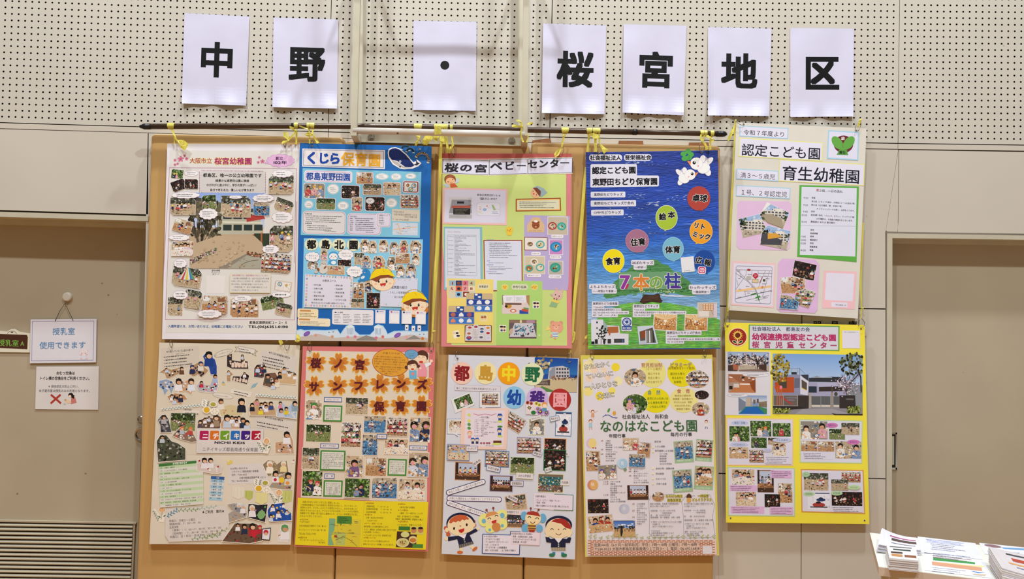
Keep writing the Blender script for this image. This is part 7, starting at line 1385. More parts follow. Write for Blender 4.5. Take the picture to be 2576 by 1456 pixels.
for t, x, y, w, h, c in (('育児担当制', 850, 205, 290, 64, '#b06a28'), ('（０〜２歳児）', 895, 258, 260, 36, '#b8862a'), ('安心できる', 942, 322, 165, 36, '#a88a24'), ('先生と育つ', 942, 378, 165, 36, '#a88a24'), ('心の土台づくり', 915, 432, 222, 36, '#a88a24'), ('ピラミーデ', 1240, 198, 298, 64, '#8a6a18'), ('(幼児教育法３〜５歳児)', 1212, 246, 365, 36, '#8a7018'), ('遊びから育つ', 1245, 322, 198, 36, '#5f6a18'), ('考える力と', 1268, 378, 158, 36, '#5f6a18'), ('主体性', 1292, 432, 105, 36, '#5f6a18'), ('自　然', 935, 575, 180, 62, '#4a7a28'), ('自然とのふれあいは', 932, 658, 285, 36, '#4a7a28'), ('心と身体を育てる', 942, 714, 268, 36, '#4a7a28'), ('いちばんの学び', 965, 768, 222, 36, '#4a7a28'), ('食　育', 1335, 558, 180, 60, '#b04a30'), ('無添加の調味料', 1305, 620, 222, 30, '#a8903a'), ('無農薬・自然農法で', 1280, 664, 275, 30, '#a8903a'), ('作られたお米、野菜', 1295, 710, 245, 30, '#a8903a'), ('お米は分付き米に', 1305, 756, 230, 30, '#a8903a'), ('調理室で精米', 1328, 800, 185, 30, '#a8903a')):
    if h > 55: S.p('circle_lettering', 3)
    S.T(t, x, y, w, h, c, b=.02 if h > 55 else 0, halo='#f4ecc8' if h > 55 else None, hw=.03)
S.p('emblem', 2).line([(330, 908), (370, 880), (420, 885), (470, 915), (530, 918)], 9, '#6a60a8').line([(335, 900), (400, 880), (460, 915), (520, 930)], 6, '#5a7ab8').ell(412, 818, 15, 32, '#5a9a4a', 25).ell(487, 858, 24, 30, '#e0a84a')
S.p('title_lettering', 2).T('社会福祉法人　尚和会', 592, 905, 630, 64, '#33383c', b=.01).T('なのはなこども園', 285, 1035, 1335, 172, '#3f6b45', b=.022).T('年間行事', 412, 1165, 230, 58, '#2e2e33', b=.012).T('毎月の行事', 1248, 1145, 295, 58, '#2e2e33', b=.012)
def sketchkid(S, x, y, r, c1, c2, hair='#8a3a2a'):
    S.p('sketched_child', 2).ell(x, y, r, r, hair, n=12).ell(x, y+r*.25, r*.78, r*.7, '#f2d0b8', n=12).poly([(x-r*.8, y+r), (x+r*.8, y+r), (x+r, y+r*3.2), (x-r, y+r*3.2)], c1).line([(x-r*.4, y+r*3.2), (x-r*.6, y+r*4.4)], r*.35, c2).line([(x+r*.4, y+r*3.2), (x+r*.7, y+r*4.3)], r*.35, c2)
sketchkid(S, 195, 835, 24, '#d8a080', '#e8c0a8'); S.line([(170, 850), (135, 815)], 7, '#e0b090').line([(220, 850), (262, 825)], 7, '#e0b090'); sketchkid(S, 165, 965, 26, '#a8cce0', '#c8a090'); sketchkid(S, 1735, 970, 22, '#e8e4e0', '#3a5a8a')
def season(x, y, c, c2, ch):
    S.p('season_badge', 2).ell(x, y, 72, 68, c).ell(x+16, y, 56, 66, c2)
    if ch: S.TC(ch, x, y-6, 50, 56, '#f4ecf0')
season(175, 1265, '#dcc0dc', '#e8d48a', ''); S.heart(200, 1328, 12, '#b03a2a').heart(232, 1330, 12, '#b03a2a')
def mons(x, x2, y, items, dy=30):
    S.p('event_list', 2)
    for i, (m, t) in enumerate(items):
        if m: S.T(m, x, y+i*dy, None, 24, '#8a3040', b=.01)
        S.T(t, x2, y+i*dy, None, 23, '#4a4650')
mons(302, 368, 1232, [('4月', '入園式'), ('', '進級式'), ('', '園外保育'), ('', '保育参観・クラス懇談会'), ('5月', '親睦遠足'), ('', 'プラネタリウム'), ('6月', '交通安全教室'), ('', '個人懇談'), ('', 'プールびらき'), ('', 'お泊り保育')])
def hph(x0, y0, x1, y1, k, sd, n, **kw): S.photo(x0, y0, x1, y1, k, sd, n, border=6, bc='#d8d0d8', **kw)
hph(605, 1195, 818, 1355, 'big', 511, 2, hat='#e8e6e0'); hph(808, 1255, 975, 1445, 'room', 512, 3, rot=6)
hph(108, 1368, 295, 1640, 'room', 513, 4)
def polar(x0, y0, x1, y1, k, sd, n, rot, t):
    S.p('mounted_photo', 2); cx, cy = (x0+x1)/2, (y0+y1)/2; c, s_ = math.cos(math.radians(rot)), math.sin(math.radians(rot)); hw, hh = (x1-x0)/2, (y1-y0)/2
    S.poly([(cx+a*hw*c-b*hh*s_, cy+a*hw*s_+b*hh*c) for a, b in ((-1, -1), (1, -1), (1, 1), (-1, 1))], '#9fbe98')
    S.T(t, cx-hw*.75-hh*.8*s_*0-hh*.82*(-s_)*-1, cy+hh*.82, hw*1.5, 26, '#e4ecdc', a=math.tan(math.radians(rot)))
    S.photo(cx-hw*.9, cy-hh*.92, cx+hw*.9, cy+hh*.66, k, sd, n, rot=rot, border=0, part=False)
polar(1298, 1232, 1560, 1530, 'pool', 514, 2, -4, '体操指導（月１回）'); polar(1590, 1215, 1822, 1510, 'crowd', 515, 5, 4, '英語指導（月１回）')
S.p('event_list', 2)
for t, x, y, h in (('誕生会', 1032, 1242, 30), ('リズム運動', 1035, 1308, 28), ('専門講師による活動', 1038, 1368, 28), ('（３〜５歳）', 1082, 1408, 24), ('体育指導', 1100, 1440, 24)): S.T(t, x, y, None, h, '#4a4850')
S.view(1455, 1150, 5.392)
for t, x, y, h in (('英語指導', 1100, 18, 24), ('絵画指導', 1100, 52, 24), ('はなまる学習会', 1100, 88, 24), ('身体計測・避難訓練', 1048, 152, 28), ('貸出図書', 1048, 222, 28), ('わらべうた', 1050, 292, 28), ('子育て支援', 1055, 360, 28)): S.T(t, x, y, None, h, '#4a4850')
for y in (-135, -75, 150, 220, 290, 360): S.ell(1012, y, 14, 14, '#efe4c0')
polar(1280, 168, 1545, 470, 'pool', 516, 3, -4, '絵画指導（月１回）'); polar(1572, 120, 1832, 440, 'table', 517, 3, 3, 'はなまる学習会（月１回）')
hph(272, 108, 518, 292, 'big', 518, 2, hat='#6a5ab0', rot=-3); hph(690, -40, 905, 132, 'pool', 519, 3, rot=2); hph(665, 378, 950, 575, 'stage', 520, 5, shirt=['#b02a38', '#e8e8ee']); hph(128, 568, 408, 758, 'dark', 521, 2, hat='#e8d8c0'); hph(138, 790, 468, 1015, 'table', 522, 3, rot=-6, shirt=['#b03a2a', '#2a4a9a']); hph(478, 858, 770, 1085, 'yard', 523, 1, rot=0)
S.p('photo_print', 3).rect(484, 864, 764, 1078, '#c9a474').grid(484, 864, 764, 960, 2, 3, lambda u, v: np.stack([.25+.3*v, .42+.25*v, .74+.12*v+0*u], -1))
R = random.Random(15)
for i in range(9): S.blob(560+R.uniform(-20, 180), 915+R.uniform(-12, 25), 24, '#e8ecf4', R, 9)
for i in range(44): S.blob(R.uniform(490, 760), 962+R.uniform(-28, 8), 12, R.choice(['#2a2e30', '#4a4a44', '#3a4450']), R)
for i in range(14): x = R.uniform(490, 760); S.line([(x, 975), (x, 1005)], 5, '#2a2628')
S.poly([(570, 950), (600, 950), (604, 1010), (590, 1070), (575, 1070), (568, 1010)], '#2a2826').ell(585, 940, 12, 14, '#1a1614')
season(595, 85, '#bcd8ec', '#a8cce4', '夏'); season(195, 372, '#cf8a72', '#dfae6a', '秋'); season(622, 700, '#b8bed4', '#c4c8dc', '冬'); S.p('season_badge', 2).ell(634, 165, 22, 22, '#7a9a7a')
mons(682, 748, 162, [('7月', '七夕のつどい'), ('8月', '夏祭り'), ('', 'ホームカミングデー'), ('9月', '敬老の日のつどい'), ('', 'お月見'), ('', 'バーベキュー大会'), ('', '乳児クラス保育参加')])
mons(335, 432, 330, [('１０月', 'やきいも大会'), ('１１月', '運動会'), ('', 'さんま焼き大会'), ('', '秋の遠足'), ('', '個人懇談'), ('', '収穫感謝クッキング'), ('１２月', '音楽会'), ('', 'もちつき'), ('', 'クリスマス会'), ('', '幼児クラス保育参観')])
mons(730, 792, 632, [('1月', '人形劇鑑賞'), ('', 'たこあげ'), ('', 'お正月あそび'), ('2月', '節分'), ('', '生活発表会'), ('', 'マラソン大会'), ('3月', 'ひなまつり'), ('', 'お別れ交流会'), ('', 'お別れ遠足'), ('', '卒園式')])
S.p('outline_panel', 2).line([(985, 520), (955, 590), (965, 850), (960, 1030), (1010, 1085), (1380, 1085), (1430, 1050), (1425, 800), (1400, 600), (1450, 530), (1580, 520)], 4, '#9a9cac').line([(1170, 505), (1300, 500), (1340, 530)], 4, '#9a9cac').line([(1620, 520), (1780, 505), (1850, 640), (1820, 800), (1850, 1040), (1800, 1085), (1470, 1095), (1430, 1060)], 4, '#9a9cac')
S.photo(998, 468, 1168, 598, 'room', 524, 2, mask='round', border=2)
S.p('acorn_print', 3).ell(1500, 580, 32, 34, '#d8a860').poly([(1462, 548), (1470, 510), (1500, 490), (1530, 510), (1540, 550)], '#5a3a2a')
S.p('nursery_lettering', 3).T('なのはな病児', 1182, 525, 232, 42, '#4a4640', b=.02, halo='#ece04a', hw=.06).T('病後保育室', 1205, 580, 190, 42, '#4a4640', b=.02, halo='#ece04a', hw=.06).T('一時保育', 1618, 522, 150, 42, '#4a4640', b=.02, halo='#ece04a', hw=.06).T('どんぐりクラス', 1542, 573, 268, 42, '#4a4640', b=.02, halo='#ece04a', hw=.06)
for t, x, y, w in (('病気や回復期、怪我等で保育施設等に', 972, 632, 400), ('通えない時にご利用ください。', 972, 664, 285), ('対象年齢：６ヶ月〜小学６年生', 978, 724, 338), ('（大阪市在住）', 1118, 756, 165), ('定　　員：おおむね６名', 978, 786, 265), ('保育時間：月〜金曜日　8時〜18時', 978, 815, 400), ('※予約サービス【あずかるこちゃん】の登録', 985, 876, 415), ('が必要です。', 1005, 908, 122), ('QRコードを読み取りください。', 1005, 938, 298), ('〒534-0027', 985, 998, 128), ('大阪市都島区中野町 4-12-7', 985, 1028, 312), ('℡06-4800-2626', 985, 1058, 185), ('お仕事や様々な理由で保育できない時', 1428, 632, 400), ('にご利用ください。', 1428, 664, 180), ('対象年齢：６ヶ月〜就学前', 1434, 720, 290), ('（大阪市在住）', 1580, 748, 165), ('定　　員：おおむね12名', 1434, 800, 282), ('保育時間：月〜金曜日 9時-17時', 1436, 852, 388), ('※予約サービス【あすいく】の登録', 1442, 902, 332), ('が必要です。', 1465, 932, 122), ('QRコードを読み取り下さい。', 1465, 958, 290), ('場所：なのはなこども園', 1442, 1008, 245), ('℡06-6921-6818', 1442, 1035, 190), ('（平日９時〜17時）', 1448, 1060, 220)): S.T(t, x, y, w, 24, '#4a4850')
S.p('sprout_border', 2)
for i in range(22):
    x = 150+i*80+R.uniform(-12, 12); h = R.uniform(35, 80); S.line([(x, 1118), (x+R.uniform(-5, 5), 1118-h)], 4, '#a8a87a')
    for k in range(3): S.ell(x+(-1)**k*14, 1110-h*(k+1)*.28, 14, 6, '#b0bc74', (-1)**k*-30, n=8)
S.p('brick_band', 2)
S.poly([(125, 1120), (1868, 1112), (1880, 1320), (130, 1332)], '#e4cfc8')
for r_ in range(12):
    y = 1132+r_*17.2; off = (r_ % 2)*32
    for k in range(28):
        x = 130+off+k*63
        if x < 1830: S.rr(x, y-5, x+52, y+7, '#a8623f' if (k+r_) % 3 else '#b87048', 4); S.cur['n'] -= 1
S.cur['n'] += 1
S.sub('footer_lettering', 3).poly([(200, 1165), (1620, 1160), (1655, 1215), (1655, 1262), (205, 1270)], '#dcbfae').T('定員144名（6ヶ月〜就学前児）平日：7時〜19時 土曜日：7時〜18時', 212, 1190, 1398, 50, '#3a3436', b=.012).T('〒534-0023 大阪市都島区都島南通り１丁目９−１ 電話：06-6921-6818', 215, 1244, 1430, 50, '#3a3436', b=.012)
S.p('code_card', 3).rect(1685, 1200, 1815, 1308, '#dcd8e0')
S.view(0, 0, 1); S.eyelets([(1490, 903), (1773, 897)], 1.3); S.flush()

# ---------------------------------------------------------------- I: cream handmade paper poster, top right
def iw(X, Y): return .003*np.sin(X*.02+1)*np.sin(Y*.013)+.0015
S = Ip = Sheet('poster', [(1852, 307.5), (2180, 323), (2158, 801), (1831, 780)], .034, 'cream handmade paper poster with black printed titles and a green leaf emblem', 'poster', board='#dad6cc', thick=.002, edge='#e8e4da', nx=14, ny=20)
S.view(1820, 290, 5.392)
def banner(x0, y0, x1, y1, bc_, t, tx, w, h, b=0, bw=12, dy=0):
    S.p('title_strip', 2).box(x0, y0, x1, y1, '#e0dff0', bc_, bw); S.sub('title_lettering', 3).T(t, tx, (y0+y1)/2+dy, w, h, '#1a1c2a', b=b)
banner(218, 155, 878, 302, '#a8d2e8', '令和７年度より', 272, 565, 76); banner(210, 335, 1345, 590, '#e4e490', '認定こども園', 240, 1082, 172, .012); banner(752, 628, 1912, 925, '#e4e08a', '育生幼稚園', 790, 1065, 205, .016); banner(172, 738, 748, 880, '#a8d2e8', '満３〜５歳児', 228, 472, 80); banner(170, 965, 905, 1115, '#a8d2e8', '１号、２号認定児', 225, 640, 82)
S.p('emblem_card', 2).box(1412, 212, 1835, 600, '#dedcf0', '#a8d2e8', 18)
S.sub('emblem', 3).ell(1628, 392, 132, 118, '#6a2a34', 0, 36).poly([(1535, 535), (1580, 450), (1640, 420), (1668, 450), (1692, 540)], '#5a9a44').ell(1545, 372, 62, 102, '#65a84a', -38, 24).ell(1702, 372, 62, 102, '#65a84a', 38, 24).poly([(1500, 300), (1620, 380), (1750, 300), (1720, 440), (1620, 470), (1520, 440)], '#65a84a').line([(1618, 382), (1618, 440)], 4, '#7a3a34').TC('幼', 1621, 312, 50, 50, '#f0e8ea', b=.03).TC('育生', 1612, 504, 88, 44, '#1c1c20', b=.03)
S.p('pink_card', 2).poly([(190, 1190), (225, 1160), (885, 1168), (925, 1205), (905, 1790), (865, 1832), (215, 1818), (175, 1775)], '#e0bfe0')
def quadphoto(pts, k, sd, n, **kw):
    x0, x1 = min(p[0] for p in pts), max(p[0] for p in pts); y0, y1 = min(p[1] for p in pts), max(p[1] for p in pts)
    S.photo(x0, y0, x1, y1, k, sd, n, mask=[((p[0]-x0)/(x1-x0), (p[1]-y0)/(y1-y0)) for p in pts], border=5, **kw)
quadphoto([(585, 1185), (890, 1310), (815, 1535), (440, 1400), (510, 1330)], 'bldg', 601, 0); quadphoto([(200, 1420), (480, 1335), (600, 1570), (270, 1665)], 'bldg', 602, 0); quadphoto([(590, 1500), (905, 1560), (865, 1812), (500, 1755), (520, 1600)], 'bldg', 603, 0)
S.p('photo_print', 4).poly([(520, 1345), (640, 1338), (790, 1395), (800, 1480), (810, 1530), (600, 1455)], '#a89a84').p('photo_print', 4).poly([(520, 1610), (600, 1590), (800, 1700), (780, 1760), (505, 1750)], '#4a4a50').poly([(600, 1600), (720, 1600), (790, 1650), (600, 1680)], '#d8a040')
S.p('schedule_card', 2).poly([(1032, 945), (1838, 965), (1805, 1990), (1000, 1915)], '#5fae4a').poly([(1060, 968), (1808, 988), (1788, 1915), (1035, 1890)], '#dcdeee').line([(1045, 1495), (1795, 1505)], 3, '#8a8a94')
S.sub('schedule_lettering', 3).T('年少組　一日の流れ', 1258, 1015, 358, 40, '#2a2a30', b=.012).line([(1258, 1034), (1615, 1042)], 2, '#333')
S.T('年', 1258, 1013, 38, 40, '#c0502a', b=.02)
for a, b, y in (('9:00', '登園', 1117), ('', '身仕度（スモックを着る、お帳面にシールを貼る 等）', 1165), ('9:20', '朝の会（出欠確認、歌、手遊び 等）', 1213), ('', '　　　※フラッシュカードも使い、出席をとります。', 1262), ('9:40', '排泄', 1303), ('10:00', '設定保育（制作、リトミック、ピアニー、ワークブック 等）', 1350), ('', '　　　※行事前は、お遊戯の練習をおこないます。', 1398), ('10:40', '園庭遊び または 室内遊び', 1440), ('', '排泄', 1552), ('', '給食準備', 1598), ('11:45', '給食', 1640), ('13:00', '園庭遊び', 1688), ('13:30', '排泄', 1732), ('', '降園準備', 1780), ('14:00', '降園', 1826)):
    x = 1085-(y-1117)*.038
    if a: S.T(a, x-(20 if len(a) > 4 else 0), y, None, 36, '#3a3a44')
    n_ = len(b); S.T(b, x+110, y, min(n_*25.5, 605), 27, '#26262c', b=.01)
S.view(1820, 550, 5.392)
S.p('map_card', 2).poly([(122, 572), (708, 605), (685, 1210), (100, 1170)], '#f0c4c8').poly([(140, 600), (690, 630), (665, 1190), (120, 1150)], '#dedcec')
S.sub('map_print', 3).line([(172, 660), (190, 640), (640, 650), (660, 670), (640, 1140), (620, 1155), (180, 1138), (160, 1115), (172, 660)], 4, '#5a6280')
S.poly([(172, 965), (645, 902), (645, 930), (172, 995)], '#ecc48a')
for p in ([(175, 690), (655, 705)], [(175, 690), (420, 925), (455, 1000), (500, 1145)], [(310, 690), (305, 760), (170, 955)], [(385, 690), (385, 780)], [(470, 700), (470, 740), (655, 740)], [(570, 700), (475, 930)], [(625, 705), (530, 1050)], [(215, 700), (240, 790)], [(180, 830), (200, 910)], [(390, 775), (650, 785)], [(290, 985), (300, 1040)], [(280, 985), (430, 980)], [(430, 1108), (600, 1068)]): S.line(p, 7, '#a4a2a8')
S.line([(162, 1085), (645, 975)], 6, '#4a5060').line([(165, 738), (330, 850), (430, 960), (450, 1010)], 4, '#6a6a70').line([(310, 1105), (620, 1040)], 4, '#6a6a70').line([(375, 1032), (440, 1010)], 16, '#3a7a34').line([(440, 1070), (492, 1052)], 18, '#3a8a34').line([(455, 1020), (480, 1105)], 14, '#3a8a34')
S.ell(435, 772, 38, 34, '#b8283a').poly([(420, 800), (450, 800), (435, 825)], '#b8283a').scrib(412, 755, 46, 32, 2, '#f0e0e4').rr(322, 680, 366, 708, '#a83a34', 8).rr(310, 775, 378, 830, '#b8b4ac', 20).poly([(392, 818), (472, 822), (470, 870), (388, 865)], '#d8c4a0').line([(392, 818), (472, 822), (470, 870), (388, 865)], 4, '#8a6a44', closed=True).poly([(535, 820), (568, 820), (568, 850), (535, 850)], '#4a4a30').line([(525, 790), (490, 870)], 10, '#a86a6a').ell(528, 928, 16, 18, '#d88a5a')
R = random.Random(44)
for x, y in ((185, 700), (330, 745), (200, 800), (305, 905), (375, 915), (525, 870), (555, 765), (575, 800), (205, 945), (320, 995), (500, 985), (605, 968), (195, 1055), (535, 1055), (225, 775)): S.scrib(x, y, R.uniform(35, 60), 22, 2 if R.random() > .5 else 1, '#4a4a58', seed=int(x))
S.p('pink_card', 2).poly([(740, 600), (800, 540), (1245, 555), (1300, 620), (1275, 1240), (1240, 1280), (765, 1262), (720, 1215)], '#dcb8e0')
quadphoto([(962, 570), (1262, 620), (1228, 832), (1090, 815), (935, 780)], 'dark', 611, 3, hat='#2a5a5a'); quadphoto([(765, 815), (920, 790), (1105, 810), (1108, 960), (1000, 1005), (795, 1015)], 'room', 612, 5); quadphoto([(980, 1000), (1100, 950), (1248, 990), (1160, 1205), (960, 1150)], 'crowd', 613, 4, hat='#3f8a4a'); quadphoto([(775, 1035), (905, 1045), (1020, 1130), (1010, 1225), (760, 1222)], 'pool', 614, 3)
S.p('code_card', 2).poly([(1362, 702), (1805, 718), (1778, 1228), (1335, 1210)], '#f0c0c8').poly([(1395, 732), (1775, 748), (1752, 1120), (1375, 1100)], '#e2dff0').poly([(1465, 1130), (1682, 1138), (1680, 1202), (1462, 1195)], '#e2dff0').T('「育生幼稚園」HP', 1500, 1165, 165, 24, '#333')
S.view(0, 0, 1); S.eyelets([(1871, 312.5), (2153.5, 328.5)], 1.5); S.flush()

# ---------------------------------------------------------------- J: yellow children's centre poster, bottom right
S = Jp = Sheet('poster', [(1824, 811), (2175, 817), (2187, 1318), (1826, 1314)], .036, 'bright yellow poster with a red sunflower emblem and a large building photograph', 'poster', board='#f2e248', thick=.007, edge='#d8cf78')
S.view(1815, 800, 5.392)
S.p('sunflower_emblem', 2).ell(222, 258, 132, 128, '#f0dcae', 0, 40).ell(220, 256, 118, 116, '#9c2a20', 0, 40)
for k in range(16): w = k*math.pi/8; S.poly([(220+42*math.cos(w-.2), 232+42*math.sin(w-.2)), (220+76*math.cos(w), 232+74*math.sin(w)), (220+42*math.cos(w+.2), 232+42*math.sin(w+.2))], '#e8c45a'); S.cur['n'] -= .9
S.cur['n'] += 2; S.ell(220, 232, 52, 52, '#e8c45a').ell(220, 232, 36, 36, '#6a2a1a').rect(213, 282, 226, 360, '#e8dcb0').ell(178, 322, 34, 20, '#e8dcb0', 30).ell(260, 322, 34, 20, '#e8dcb0', -30).ell(178, 322, 26, 13, '#22402a', 30).ell(260, 322, 26, 13, '#22402a', -30)
S.p('title_card', 2).poly([(370, 88), (1602, 105), (1600, 445), (368, 425)], '#6fa84a').poly([(386, 102), (1585, 120), (1582, 432), (382, 412)], '#d6d6e0')
S.sub('title_lettering', 3).T('社会福祉法人　都島友の会', 415, 142, 785, 62, '#22386a', b=.01).T('幼保連携型認定こども園', 412, 250, 1145, 96, '#b8376c', b=.04).T('桜', 412, 357, 100, 92, '#b0406c', b=.03)
for ch, x in (('宮', 570), ('児', 730), ('童', 885), ('セ', 1045), ('ン', 1190), ('タ', 1335), ('ー', 1470)): S.T(ch, x, 360+(x-570)*.01, 100, 92, '#b0406c', b=.03)
S.p('code_card', 2).rect(1638, 168, 1878, 410, '#e2dfec')
S.T('認定こども園 桜宮児童センター', 1665, 190, 195, 18, '#333')
S.p('white_sheet', 2).poly([(55, 452), (668, 455), (668, 1325), (45, 1312)], '#dcdae2')
S.photo(90, 466, 642, 718, 'bldg', 701, 0, border=3, bc='#333')
R = random.Random(12)
S.p('blossom_tree_print', 3)
for i in range(150): S.blob(R.uniform(100, 635), R.uniform(480, 640), R.uniform(8, 20), R.choice(['#cfc0cc', '#b8a8b8', '#4a4248', '#6a5a60', '#e0d4dc', '#8a7a84', '#2f2a2c']), R)
for i in range(14): x = 490; S.line([(490, 700), (485+R.uniform(-10, 10), 600), (x+R.uniform(-140, 130), 490+R.uniform(0, 60))], 5, '#2a2226')
S.poly([(90, 640), (220, 620), (215, 715), (90, 714)], '#4a3a34').poly([(150, 620), (235, 640), (220, 705), (160, 700)], '#a8644a').poly([(510, 630), (610, 620), (610, 718), (510, 716)], '#4a3430').poly([(240, 700), (510, 690), (620, 718), (240, 716)], '#8a7068')
S.p('photo_print', 2).rect(93, 760, 462, 1010, '#b4785a').poly([(93, 760), (462, 775), (380, 880), (240, 870)], '#9c6648').poly([(93, 870), (250, 870), (230, 930), (93, 1010)], '#a89488').poly([(250, 870), (380, 880), (462, 1010), (100, 1010)], '#c07c50').poly([(380, 870), (462, 830), (462, 1010), (410, 960)], '#8f4c2c')
for x, y in ((125, 802), (295, 840), (375, 812), (430, 830), (280, 800)): S.ell(x, y, 28 if x < 200 else 18, 8, '#f4ecec', 8)
S.rect(270, 792, 312, 815, '#2a2422').rect(165, 890, 240, 940, '#d8ccc4').rect(250, 885, 385, 905, '#e8dcd4').rect(105, 920, 150, 965, '#2a2220')
S.p('photo_print', 2).rect(230, 1048, 616, 1302, '#8fa8cc').grid(230, 1048, 616, 1130, 2, 2, lambda u, v: np.stack([.52+.3*v, .62+.22*v, .78+.1*v+0*u], -1)).poly([(230, 1075), (325, 1135), (325, 1230), (230, 1260)], '#7a8498').rect(330, 1080, 412, 1195, '#bcb0a4').scrib(395, 1080, 18, 110, 7, '#5a5048').rect(430, 1105, 462, 1160, '#7a6258').rect(478, 1095, 505, 1150, '#6a5450').poly([(505, 1140), (616, 1125), (616, 1210), (505, 1200)], '#8a7a64').poly([(325, 1200), (505, 1195), (616, 1230), (616, 1302), (230, 1300)], '#3f8a5a').poly([(340, 1205), (495, 1203), (590, 1300), (240, 1300)], '#2466b4')
for x in range(430, 610, 16): S.line([(x, 1160), (x, 1205)], 3, '#4a4a34')
for cx, cy, rx, ry in ((465, 768, 182, 32), (222, 1045, 145, 28)): S.p('speech_bubble', 3).ell(cx, cy, rx, ry, '#8a8a90').ell(cx, cy, rx-3, ry-3, '#e0dee6').scrib(cx-rx*.65, cy-ry*.6, rx*1.3, ry*1.1, 2, '#4a4a50')
# the big photograph
S.p('photo_print', 2).poly([(697, 488), (1915, 505), (1915, 1318), (693, 1300)], '#8d9098')
S.grid(697, 490, 1915, 900, 3, 8, lambda u, v: np.stack([.50+.22*v, .66+.14*v, .88+.04*v+0*u], -1))
S.poly([(697, 1210), (1915, 1220), (1915, 1318), (695, 1300)], '#8c8890').poly([(1100, 1235), (1500, 1228), (1750, 1300), (1000, 1298)], '#a09ca4')
S.poly([(930, 690), (1060, 685), (1060, 770), (930, 765)], '#a8bcd8').line([(900, 690), (1060, 682), (1130, 755)], 4, '#4a5668').line([(945, 690), (945, 765)], 3, '#4a5668').line([(1030, 684), (1030, 765)], 3, '#4a5668').line([(1060, 682), (1060, 765)], 4, '#4a5668').rect(950, 730, 1020, 765, '#2f3640')
S.poly([(890, 770), (1070, 768), (1180, 765), (1185, 850), (1170, 1055), (1070, 1045), (700, 1045), (700, 800)], '#8e90ae').poly([(1080, 768), (1180, 765), (1180, 850), (1100, 800)], '#3a3f4c')
S.poly([(820, 800), (985, 800), (985, 1010), (740, 1008), (720, 880)], '#b5512a').poly([(990, 815), (1062, 812), (1060, 945), (985, 950)], '#6a6c80').poly([(1068, 775), (1180, 860), (1168, 1050), (1068, 1030)], '#d6d8e6').poly([(1085, 830), (1160, 880), (1158, 975), (1088, 940)], '#5a5048').poly([(1088, 940), (1158, 975), (1158, 985), (1088, 952)], '#d8b03a').poly([(780, 870), (885, 850), (885, 950), (790, 945)], '#4a4440')
S.poly([(1185, 810), (1500, 795), (1640, 800), (1640, 870), (1185, 862)], '#33363c').poly([(1210, 805), (1290, 782), (1350, 800)], '#8a94a4').poly([(1180, 862), (1300, 870), (1640, 865), (1700, 870), (1700, 1060), (1175, 1055)], '#a6a4c2').poly([(1300, 872), (1640, 870), (1640, 920), (1300, 928)], '#b4b2ce').rect(1182, 925, 1292, 1010, '#2c3644').poly([(1322, 932), (1640, 925), (1640, 990), (1322, 995)], '#3a3230').line([(1500, 915), (1500, 1060)], 14, '#5a4a3c').ell(1552, 1030, 24, 28, '#4a4a3c').rect(1240, 800, 1500, 806, '#c8ccd8')
S.rect(697, 1045, 1040, 1205, '#6a605c').scrib(870, 1065, 160, 60, 2, '#8f96a8').poly([(720, 920), (800, 908), (820, 955), (722, 962)], '#c4542c').ell(808, 940, 18, 26, '#e88aa0')
for x in (758, 790, 815): S.line([(x, 955), (x-5, 1180)], 10, '#c8683a')
S.line([(800, 1060), (955, 1165)], 18, '#b83a34').line([(700, 1050), (1035, 1050)], 6, '#9c9a94').line([(700, 1185), (1035, 1190)], 6, '#9c9a94')
for x in (708, 838, 1032): S.line([(x, 1045), (x, 1195)], 8, '#a8a49c')
S.poly([(1040, 1048), (1185, 1050), (1182, 1222), (1035, 1215)], '#3c3432').poly([(1598, 1048), (1812, 1045), (1822, 1225), (1600, 1222)], '#37302f').scrib(1690, 1085, 100, 26, 2, '#a8a49c')
S.poly([(1190, 1010), (1215, 1010), (1215, 1222), (1188, 1222)], '#b0a494').poly([(1482, 1010), (1510, 1010), (1512, 1222), (1482, 1222)], '#9a8e80')
for x in (1222, 1352, 1520): S.rect(x, 1060, x+(122 if x < 1500 else 76), 1175, '#5f6264').rect(x, 1178, x+(122 if x < 1500 else 76), 1205, '#d2cabc')
S.poly([(697, 1218), (880, 1208), (930, 1235), (925, 1285), (697, 1290)], '#8c9444').poly([(1700, 1240), (1850, 1180), (1890, 1230), (1880, 1290), (1705, 1290)], '#7f8a40').poly([(697, 1190), (1040, 1195), (1180, 1225), (940, 1240), (697, 1215)], '#2f2a2a').poly([(1490, 1285), (1560, 1300), (1915, 1300), (1915, 1318), (1530, 1314)], '#2a2628')
for i in range(170):
    a = R.uniform(0, 6.28); q = R.random()**.5; S.blob(795+q*130*math.cos(a), 685+q*200*math.sin(a), R.uniform(10, 24), R.choice(['#8f7a24', '#b09a3a', '#5f5018', '#c8b45a', '#3f3814', '#a08a2c']), R)
for i in range(150):
    a = R.uniform(0, 6.28); q = R.random()**.5; x, y = 1790+q*190*math.cos(a), 620+q*150*math.sin(a)
    if x < 1905: S.blob(x, y, R.uniform(10, 24), R.choice(['#3a3a1c', '#5a5c2c', '#28280f', '#6f7a54', '#1c1c0e', '#8a9a90']), R)
S.line([(1850, 700), (1890, 800), (1895, 1000)], 16, '#2a221c')
for i in range(16): S.line([(1700, 1040), (1690+R.uniform(-20, 20), 950), (1700+R.uniform(-190, 190), 760+R.uniform(-60, 90))], 4, '#4a3a3c')
for i in range(170): S.blob(1700+R.gauss(0, 85), 880+R.gauss(0, 62), R.uniform(6, 14), R.choice(['#d8ccd8', '#c0b0c0', '#e8e0e8', '#8a7a88', '#5a4a54']), R) if True else None
